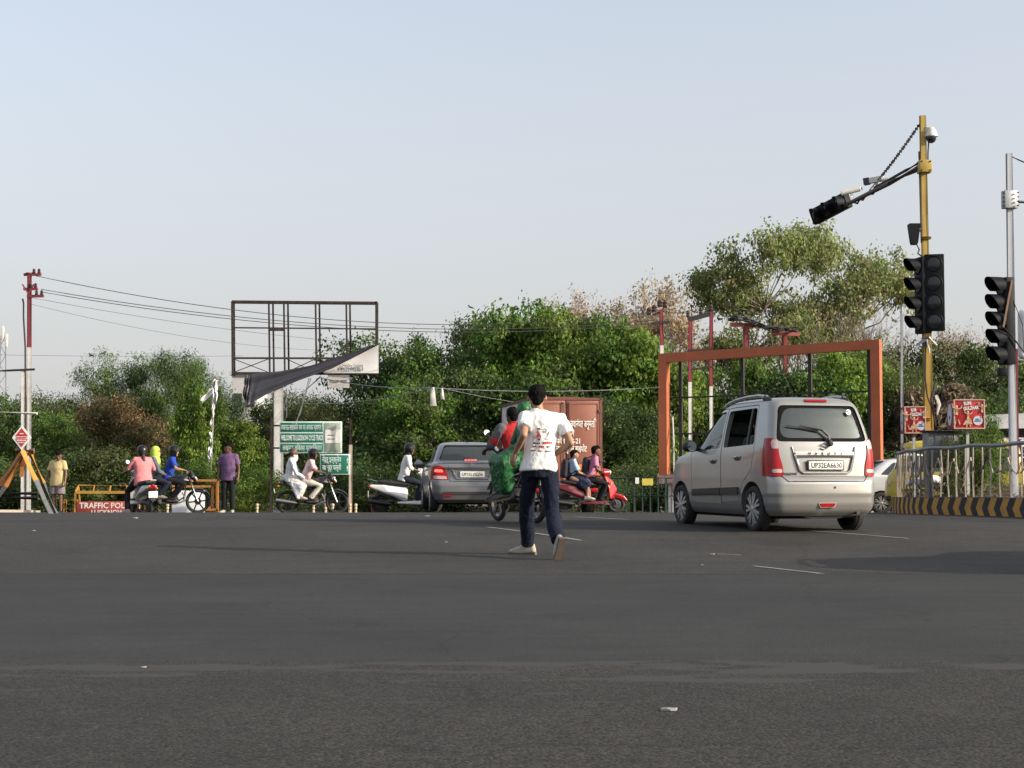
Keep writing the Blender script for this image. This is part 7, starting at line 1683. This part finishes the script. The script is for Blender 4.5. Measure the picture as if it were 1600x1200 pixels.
def main_signal():
    d = 30.8; b0 = at(1453, 742, d); b = V((b0.x, d, gz(b0.x, d) + .3)); t = thing('traffic_signal', 'yellow traffic signal pole with long arm and four lamp black heads', 'traffic signal', b); P = lambda x, y, dy=0: at(x, y, d) - b + V((0, dy, 0))
    top = P(1441.5, 181); j = P(1448, 520); MB().tube([(0, 0, -.2), j], [.10, .092], 16).build('lower_pole', YP, t); MB().tube([j, top], [.078, .066], 16).build('upper_pole', YP, t)
    for py in (372, 655): MB().tube([P(1447, py) + V((0, 0, .02)), P(1447, py) - V((0, 0, .02))], .10, 14).build('collar', YP, t)
    jb = P(1444, 261); MB().box(jb + V((0, -.02, 0)), (.24, .24, .24), bev=.012).build('clamp_box', YP, t)
    for sx in (-1, 1):
        for sz in (-1, 1): MB().lathe([(.016, 0), (.016, .012), (0, .014)], jb + V((sx * .085, -.14, sz * .085)), 8, (0, -1, 0)).build('bolt', RUST, t)
    d2 = 35.8; e = at(1318, 322, d2) - b; a0 = jb + V((-.1, .05, -.02)); AR = mat('arm_dark_brown', (.075, .05, .04), .6, 0, .2, 4); arm = MB().tube([a0, a0.lerp(e, .35), e], [.062, .052, .042], 12).build('arm', AR, t)
    MB().tube([jb + V((-.1, 0, .08)), a0.lerp(e, .14) + V((0, 0, .09)), a0.lerp(e, .35) + V((0, 0, .07)), a0.lerp(e, .55) + V((0, 0, .06))], .03, 8).build('arm_cable', WIRE, arm)
    for q, o in ((.58, .10), (.72, .02), (.80, -.03)): MB().tube([a0.lerp(e, q - .05) + V((0, 0, -.02)), a0.lerp(e, q) + V((0, -.06, -.09 + o * .3)), a0.lerp(e, q + .06) + V((0, 0, -.01))], .022, 6).build('cable_loop', WIRE, arm)
    # guy wire with clips
    g0, g1 = top + V((-.05, 0, -.15)), a0.lerp(e, .62) + V((0, 0, .06)); gw = MB().tube([g0, g0.lerp(g1, .5) - V((0, 0, .05)), g1], .012, 6).build('guy_wire', WIRE, t)
    for k in range(22):
        c = g0.lerp(g1, .03 + k * .033 + .004 * (k % 3)) - V((0, 0, .05 * 4 * (.03 + k * .033) * (1 - k * .033) * .9)); MB().box(c, (.05, .05, .045)).build('wire_clip', WIRE, gw)
    # head at the end of the arm lies along it, lamps to the left
    ad = (e - a0).normalized(); ax = V((ad.x, ad.y, ad.z)); front = V((-1, -.28, -.05)); front = (front - ax * front.dot(ax)).normalized()
    ax = V((-.58, .78, -.26)).normalized(); front = V((-.86, -.42, -.22)); front = (front - ax * front.dot(ax)).normalized(); z_ = -ax; y_ = -front; x_ = y_.cross(z_); M = Matrix((x_, y_, z_)).transposed().to_4x4(); M.translation = e + V((.02, -.1, .13))
    signal_head(t, 3, M, .36, .36)
    # cameras on the arm
    def camera(p, dirv, L, r, square, name='camera'):
        dv = V(dirv).normalized(); c = MB()
        if square: c.bar(p - dv * L * .5, p + dv * L * .5, r * 2, r * 2); o = c.build(name, CAMW, t); MB().bar(p + dv * L * .5, p + dv * (L * .5 + .12), r * 2.5, r * 2.5).build('camera_hood', mat('camera_hood', (.045, .035, .05), .5), o)
        else: c.tube([p - dv * L * .5, p - dv * L * .4, p + dv * L * .5], [r * .8, r, r], 14); o = c.build(name, CAMW, t)
        MB().tube([p - V((0, 0, r)), p - V((0, 0, r + .10))], .03, 8).build('camera_bracket', CAMW, o); return o
    camera(a0.lerp(e, .52) + V((0, 0, .21)), (-.8, .4, -.1), .30, .055, True); camera(a0.lerp(e, .50) + V((.13, .0, .2)), (.9, -.2, .1), .14, .05, False); camera(a0.lerp(e, .86) + V((-.02, 0, .24)), (-.95, .1, -.22), .46, .06, False)
    # dome camera
    dm = P(1454, 212, -.05); o = MB().lathe([(0, .16), (.05, .15), (.09, .10), (.11, .03), (.125, .0), (.125, -.03), (.10, -.035)], dm, 24).build('dome_camera', CAMW, t); MB().lathe([(.098, -.035), (.095, -.08), (.07, -.13), (.03, -.155), (0, -.16)], dm, 20).build('dome_glass', mat('dome_dark', (.02, .022, .028), .1, coat=.5), o); MB().tube([P(1443, 222), P(1448, 200, -.04), dm + V((0, 0, .15))], [.03, .045, .04], 10).build('dome_bracket', CAMW, o); MB().tube([dm + V((-.05, 0, -.1)), P(1450, 238), P(1450, 250)], .014, 6).build('dome_cable', WIRE, o)
    # side speaker box
    sp = MB(); c = P(1428, 366); sp.loft([[c + V((x, y, z)) for x, y in ((-w_, -.1), (w_, -.1), (w_, .1), (-w_, .1))] for z, w_ in ((.20, .10), (.18, .105), (-.16, .06), (-.2, .045))]); sp.build('speaker_box', SIG, t); MB().tube([c + V((.04, 0, -.18)), c + V((.10, 0, -.30)), P(1434, 396), P(1440, 400)], .016, 6).build('speaker_cable', WIRE, t); MB().bar(c + V((.09, 0, .06)), P(1441, 360), .03, .03).build('speaker_bracket', SIG, t)
    # two four lamp heads back to back at the pole
    hd = P(1455, 399, -.14); signal_head(t, 4, Matrix.Translation(hd + V((.0, -.06, 0))) @ Matrix.Rotation(R(-14), 4, 'Z'), .370, .375, False, .16)
    signal_head(t, 4, Matrix.Translation(P(1437, 402, .0) + V((-.04, 0, 0))) @ Matrix.Rotation(R(-78), 4, 'Z'), .370, .35, True, .2)
    # rags and cables tied round the pole
    RG = mat('rag_white', (.55, .54, .52), .9); RB_ = mat('rag_blue_grey', (.10, .11, .19), .9)
    MB().tube([P(1449, 528, -.11), P(1440, 533, -.14), P(1428, 541, -.16)], [.03, .035, .012], 6).build('rag', RB_, t); MB().tube([P(1449, 528, -.11), P(1456, 536, -.13), P(1462, 540, -.1)], [.03, .03, .014], 6).build('rag', RG, t); MB().tube([P(1446, 530, -.12), P(1449, 545, -.12), P(1450, 553, -.12)], [.02, .02, .01], 6).build('rag', RG, t)
    MB().tube([P(1444, 535, -.1), P(1443, 590, -.12), P(1446, 620, -.14), P(1454, 640, -.12), P(1460, 665, -.1)], .016, 6).build('pole_cable', WIRE, t); MB().tube([P(1459, 596, -.1), P(1458, 605, -.13), P(1452, 625, -.12), P(1456, 640, -.13)], [.02, .028, .022, .016], 6).build('pole_cable', WIRE, t); MB().tube([P(1460, 618, -.13), P(1464, 632, -.15), P(1461, 648, -.14)], [.03, .04, .015], 6).build('rag', RG, t)
    MB().tube([top + V((-.08, 0, -.7)), P(1438, 330, -.02), P(1439, 380, -.03)], .015, 6).build('pole_cable', WIRE, t)
main_signal()
def right_signal():
    d = 26.7; b0 = at(1583.5, 742, d); b = V((b0.x, d, gz(b0.x, d) + .3)); t = thing('traffic_signal', 'slim grey signal pole with five hooded lamps at the right edge', 'traffic signal', b); P = lambda x, y, dy=0: at(x, y, d) - b + V((0, dy, 0))
    MB().tube([(0, 0, -.2), P(1576.5, 240)], [.075, .055], 16).build('pole', mat('pole_pale_grey', (.42, .44, .47), .4, .2, .06, 4), t)
    bx = P(1576, 313); MB().box(bx + V((0, -.05, 0)), (.24, .14, .30), M=Matrix.Rotation(.2, 4, 'Z'), bev=.01).build('junction_box', GREYPOST, t)
    for s in (-1, 1):
        for k in range(4): MB().box(bx + V((s * .11, -.12 - s * .02, -.11 + k * .072)), (.03, .03, .02)).build('clip', DARKST, t)
    MB().tube([bx + V((.1, 0, -.02)), bx + V((1.2, .1, -.06))], .03, 10).build('side_arm', GREYPOST, t); MB().tube([P(1579, 244), P(1592, 250), P(1625, 264)], .012, 6).build('guy_wire', WIRE, t)
    signal_head(t, 5, Matrix.Translation(P(1564, 434, -.0) + V((.0, 0, 0))) @ Matrix.Rotation(R(-74), 4, 'Z'), .292, .29, True, .17); MB().box(P(1566, 581), (.14, .12, .13), bev=.01).build('head_bracket', SIG, t)
    WD = mat('cane_brown', (.22, .12, .07), .8); MB().bar(P(1577, 440, -.14), P(1562, 513, -.2), .03, .03).build('loose_slat', WD, t); MB().tube([P(1562, 513, -.2), P(1578, 528, -.15), P(1598, 552, -.1)], .013, 6).build('loose_wire', RUST, t); MB().tube([P(1580, 470, -.1), P(1595, 508, -.1), P(1597, 552, -.1)], .008, 6).build('loose_wire', RUST, t)
    MB().tube([P(1588, 545, -.02), P(1590, 740, -.02)], .02, 6).build('red_cable', mat('cable_red', (.16, .02, .03), .6), t)
right_signal()
c = at(1606, 522, 27.2); bl = Blob(); bl.hull([(c + V((-.05, 0, .32)), .12), (c + V((.25, 0, .40)), .12), (c + V((-.10, 0, -.35)), .08), (c + V((.3, 0, -.35)), .12)])
o = bl.build('white_cover', mat('cover_white', (.78, .78, .77), .5)); tag(o, 'white rounded cover hanging behind the grey signal pole at the right edge', 'cover')
# small lamp post left of the yellow pole
def lamp_post():
    d = 52; b = gat(1409, d); t = thing('lamp_post', 'thin pale lamp post behind the orange frame and left of the yellow pole', 'post', b); MB().tube([(0, 0, 0), at(1409, 490, d) - b, at(1409.5, 480, d) - b, at(1411, 477, d) - b], [.055, .045, .04, .03], 10).build('post', GREYPOST, t); MB().box(at(1412, 477, d) - b, (.10, .08, .05)).build('cap', GREYPOST, t)
lamp_post()
# plants on the island
for px, dd, top, k, sx, lab in ((1524, 28.9, 668, 1, .46, 'leafy green shrub under the larger red advertising box'), (1548, 29.4, 650, 1, .36, 'taller leafy shrub right of the larger red advertising box'), (1487, 28.7, 690, 2, .36, 'small sparse shrub in front of the grey cabinet')):
    b = gat(px, dd); b.z += .3; s = (at(px, top, dd).z - b.z) / 2.2; put_tree('shrub', lab, 'shrub', b, T_bush[k], s, px * .1, 'shrubs on the traffic island', sx)
def dry_grass():
    rng = np.random.default_rng(8); N = 2600; x = rng.uniform(7.6, 11, N); y = rng.uniform(24.5, 31, N); ok = x > 7.7 + (29 - y).clip(0) * .24 * 0 + np.where(y < 29, (29 - y) * .235, 0); x, y = x[ok], y[ok]; N = len(x)
    z = np.array([gz(a, b_) for a, b_ in zip(x, y)]) + .30 + rng.uniform(0, .22, N); pal = np.array(((.16, .13, .08), (.12, .11, .06), (.20, .16, .10))); o = link('dry_grass', leaves_mesh('dry_grass', np.stack([x, y, z], 1), np.tile([[0, 0, 1.2]], (N, 1)).astype(float), rng.uniform(.16, .34, N), pal[rng.integers(0, 3, N)] * rng.uniform(.7, 1.3, (N, 1)), 9, 0, rng)); tag(o, 'dry grass on the traffic island', 'grass', kind='stuff')
dry_grass()
p = at(1448, 752, 30.4); o = Blob().hull([(p + V((-.35, 0, -.05)), .05), (p + V((.30, .1, .0)), .07), (p + V((.0, -.15, .06)), .06), (p + V((.35, -.1, -.1)), .04)]).build('white_sheet', mat('sheet_white', (.66, .66, .67), .8), None, .015, 3, folds(.03, (6, 6, 6), 2)); tag(o, 'crumpled white sheet lying behind the railing', 'sheet')
# shop behind at the right
def shop():
    d = 49; b = gat(1580, d); t = thing('roadside_shop', 'white roadside shop with blue hindi signboard at the right edge', 'shop', b); P = lambda x, y, dy=0: at(x, y, d) - b + V((0, dy, 0)); WS = mat('shop_white', (.55, .54, .56), .7, 0, .1, 2, dirt=.3); BL = mat('shop_navy', (.022, .03, .10), .6)
    x0, x1 = P(1524, 0).x, P(1640, 0).x; zt = P(0, 660).z; MB().box(((x0 + x1) / 2, 1.2, zt / 2), (x1 - x0, 2.2, zt)).build('wall', mat('shop_dark', (.06, .045, .055), .8), t)
    aw = MB(); aw.loft([[(x, -.25, P(0, y1).z), (x, .2, P(0, y0).z + .25), (x, 2.4, P(0, y0).z + .3), (x, 2.4, zt - .02)] for x, y0, y1 in ((x0, 668, 672), (x0 + .5, 660, 670), (x1, 656, 669))]); aw.build('awning', mat('awning_grey', (.36, .35, .34), .8, 0, .15, 3), t)
    sb = MB().box(((x0 + x1) / 2, .02, P(0, 694).z), (x1 - x0, .08, P(0, 683).z - P(0, 705).z)).build('signboard', BL, t); MB().box(((x0 + x1) / 2, -.03, P(0, 685).z), (x1 - x0, .02, .05)).build('white_line', WS, sb); text('lettering', 'माता', .46, WSIGN, face_m(P(1566, 694.5, -.045)), sb, .004, .012, width=.95); text('lettering', 'GUPTA', .3, WSIGN, face_m(P(1612, 693, -.045)), sb, .004, .01, width=.8)
    for px in (1572, 1600): MB().box((P(px, 0).x, -.06, P(0, 672).z), (.12, .1, .62)).build('pillar', WS, t)
    MB().box(((x0 + x1) / 2, -.08, P(0, 712).z), (x1 - x0, .3, .14)).build('counter', WS, t)
shop()
def straw():
    d = 60; b = gat(1460, d); t = thing('straw_heap', 'heap of pale dry straw behind the yellow signal pole', 'heap', b); rng = np.random.default_rng(3); cen = []; ow = []
    for px, py, rx, rz_ in ((1430, 640, .75, .75), (1490, 636, .8, .75), (1495, 622, .5, .45), (1460, 660, 1.2, .8), (1440, 700, 1.3, 1.2), (1490, 700, 1.2, 1.2), (1465, 740, 1.7, 1.0)):
        c = at(px, py, d) - b; v = rng.normal(0, 1, (1500, 3)); v /= np.linalg.norm(v, axis=1)[:, None]; r_ = rng.uniform(.8, 1.03, (1500, 1)) * (1 + .18 * np.array([noise.noise(V(q) * 2.2 + c) for q in v]))[:, None]
        cen.append(np.array(c) + v * r_ * np.array([rx, rx, rz_])); ow.append(np.cross(v, rng.normal(0, 1, (1500, 3))))
    pal = np.array(((.24, .19, .12), (.18, .14, .09), (.30, .25, .17), (.13, .10, .07))); cen = np.vstack(cen); N = len(cen)
    link('straw', leaves_mesh('straw', cen, np.vstack(ow), rng.uniform(.25, .5, N), pal[rng.integers(0, 4, N)] * rng.uniform(.7, 1.3, (N, 1)), 3.5, .3, rng), t)
    bl = Blob(); q = lambda x, y: at(x, y, d) - b; bl.hull([(q(1440, 650), .5), (q(1485, 648), .5), (q(1430, 750), .8), (q(1495, 750), .8)]); bl.build('heap_core', mat('straw', (.15, .118, .078), .95, 0, .5, 7, bump=1, bscale=10), t, .08, 1)
straw()
def building():
    d = 98; p0, p1 = at(362, 640, d), at(402, 588, d); w, h = p1.x - p0.x, p1.z + .5; b = V(((p0.x + p1.x) / 2, d, -.45)); t = thing('distant_building', 'pale flat roofed building far off under the left end of the billboard', 'building', b); MB().box((0, 2, h / 2), (w, 4, h)).build('wall', mat('distant_wall', (.48, .47, .46), .8, 0, .06, 1), t); MB().box((0, 2, h + .12), (w + .3, 4.3, .22)).build('parapet', mat('distant_parapet', (.42, .41, .40), .8), t)
    for k in range(2): MB().box((-w / 4 + k * w / 2, -.03, h - 1.5), (.5, .08, .8)).build('window', mat('window_dark', (.05, .055, .06), .3), t)
building()
def tower():
    d = 130; b = V((at(2, 700, d).x, d, -.45)); t = thing('phone_mast', 'distant lattice phone mast at the far left edge', 'mast', b); P = lambda x, y: at(x, y, d) - b; TG = mat('mast_faint_grey', (.20, .21, .22), .6, .2, .1, 2); zt = P(0, 525).z; f = MB()
    for s in (-1, 1): MB().bar((s * .5, 0, 0), (s * .18, 0, zt), .06, .06).build('mast_leg', TG, t)
    for k in range(16): z0, z1 = zt * k / 16, zt * (k + 1) / 16; w0, w1 = .5 - .32 * k / 16, .5 - .32 * (k + 1) / 16; MB().bar((-w0 if k % 2 else w0, 0, z0), (w1 if k % 2 else -w1, 0, z1), .04, .04).build('lattice', TG, t)
    for x, y in ((10, 532), (4, 520), (-3, 530)): q = P(x, y); MB().box(q, (.22, .15, 1.1), bev=.03).build('antenna_panel', CAMW, t); MB().bar(q + V((0, 0, 0)), (0, 0, q.z), .04, .04).build('antenna_arm', TG, t)
tower()
# overhead wires
E = lambda px, py, d: at(px, py, d)
wire('topmost overhead wire from the red pole sagging behind the billboard', [E(56, 431, 44), E(1036, 486, 54)], .85); wire('second overhead wire from the red pole, crossing the topmost one', [E(64, 452, 44), E(1024, 500, 54)], .65); wire('third overhead wire just under the crossing pair from the red pole', [E(64, 456, 44), E(1018, 505, 54)], .65)
wire('thin fourth wire leaving the middle of the red pole', [E(48, 465, 44), E(640, 540, 62)], .22, .006); wire('thinnest lowest wire leaving the red pole above its white part', [E(48, 475, 44), E(560, 548, 62)], .35, .005)
wire('level thin wire crossing behind the red pole at the left', [E(-20, 554, 70), E(380, 556, 74)], .05, .007); wire('pale slack wire from the billboard to the orange frame with hanging rags', [E(500, 590, 52), E(676, 606, 49), E(1032, 605, 49.4)], .12, .014, GREYPOST); wire('slack wire rising from the billboard column to the rags', [E(446, 629, 52), E(676, 606, 49)], .2, .010, GREYPOST); wire('fine wire falling from the rags into the trees on the right', [E(690, 606, 49), E(835, 632, 56)], .05, .006, GREYPOST)
wire('wire between the single red pole and the transformer gantry', [E(1036, 485, 54), E(1078, 484, 54), E(1112, 483, 54)], .1, .012); wire('upper thin wire at the right edge behind the signal pole', [E(1508, 620, 58), E(1640, 632, 58)], .1, .008); wire('lower thin wire at the right edge behind the signal pole', [E(1530, 641, 58), E(1640, 641, 58)], .03, .008)
def rags():
    for px, y0, y1, w, lab in ((676, 605, 634, .10, 'long white rag hanging from the slack wire above the grey saloon'), (690.5, 607, 624, .06, 'shorter white rag hanging right of the long rag on the wire')):
        a, b = at(px, y0, 49), at(px + 1, y1, 49); o = MB().loft([[a.lerp(b, k / 6) + V((sx * w * (.5 + .5 * k / 6), sy * .03 + .03 * math.sin(k * 1.3), 0)) for sx, sy in ((-1, -1), (0, -2), (1, -1), (1, 1), (-1, 1))] for k in range(7)]).build('hanging_rag', mat('rag_white', (.55, .54, .52), .9), None, 60); tag(o, lab, 'rag')
rags()
# two crows in the tree tops and a bird at the crown
def bird(px, py, d, rz, lab):
    p = at(px, py, d); bl = Blob(); bl.hull([((0, .06, .06), .055), ((0, -.10, .02), .05), ((0, -.26, -.05), .018)]).hull([((0, .07, .08), .05), ((0, .12, .16), .042)]).hull([((0, .12, .16), .02), ((0, .22, .15), .006)])
    o = bl.build('bird', mat('crow_black', (.012, .012, .014), .6), None, .011, 2); o.location = p; o.scale = (.6, .6, .6); o.rotation_euler = (0, 0, rz); tag(o, lab, 'bird', 'birds on the trees')
bird(142, 556, 60, 1.2, 'dark bird on the left tree top beside the second bird'); bird(161, 553, 60, -1.0, 'dark upright bird on the left tree top, right of its neighbour'); bird(735, 481, 64, 1.6, 'dark bird perched at the left tip of the rusty green tree')
# litter
def litter():
    m1 = mat('litter_white', (.33, .325, .31), .8); m2 = mat('litter_tan', (.25, .20, .14), .9)
    for i, (px, py, sz, lab) in enumerate(((1045, 1115, .022, 'torn white scrap lying on the coarse foreground asphalt'), (225, 1047, .010, 'tiny white scrap on the edge of the smooth patch at the left'), (1113, 868, .018, 'white scrap on the road below the silver hatchback'), (1097, 885, .014, 'pale crumb on the road right of the running man'), (668, 808, .035, 'pale scrap beside the left rear wheel of the grey saloon'), (212, 811, .03, 'small white scrap on the road below the grey scooter'), (52, 831, .022, 'small white scrap on the road below the tripod barrier'), (697, 849, .018, 'pale pebble on the road left of the running man'))):
        x, y = g2(px, py); rr = random.Random(i); n = 9; mb = MB(); top = []; bot = []
        for k in range(n): a = 2 * math.pi * k / n; r_ = sz * rr.uniform(.5, 1.1); top.append((r_ * math.cos(a) * 1.4, r_ * math.sin(a), sz * rr.uniform(.15, .5))); bot.append((r_ * math.cos(a) * 1.3, r_ * math.sin(a) * .95, 0))
        mb.add(bot + top + [(0, 0, sz * .45)], [(k, (k + 1) % n, n + (k + 1) % n, n + k) for k in range(n)] + [(n + k, n + (k + 1) % n, 2 * n) for k in range(n)]); o = mb.build('litter', m1 if i % 3 else m2 if i else m1, None, 20); o.location = (x, y, gz(x, y) + .012); tag(o, lab, 'litter', 'scraps on the road')
litter()
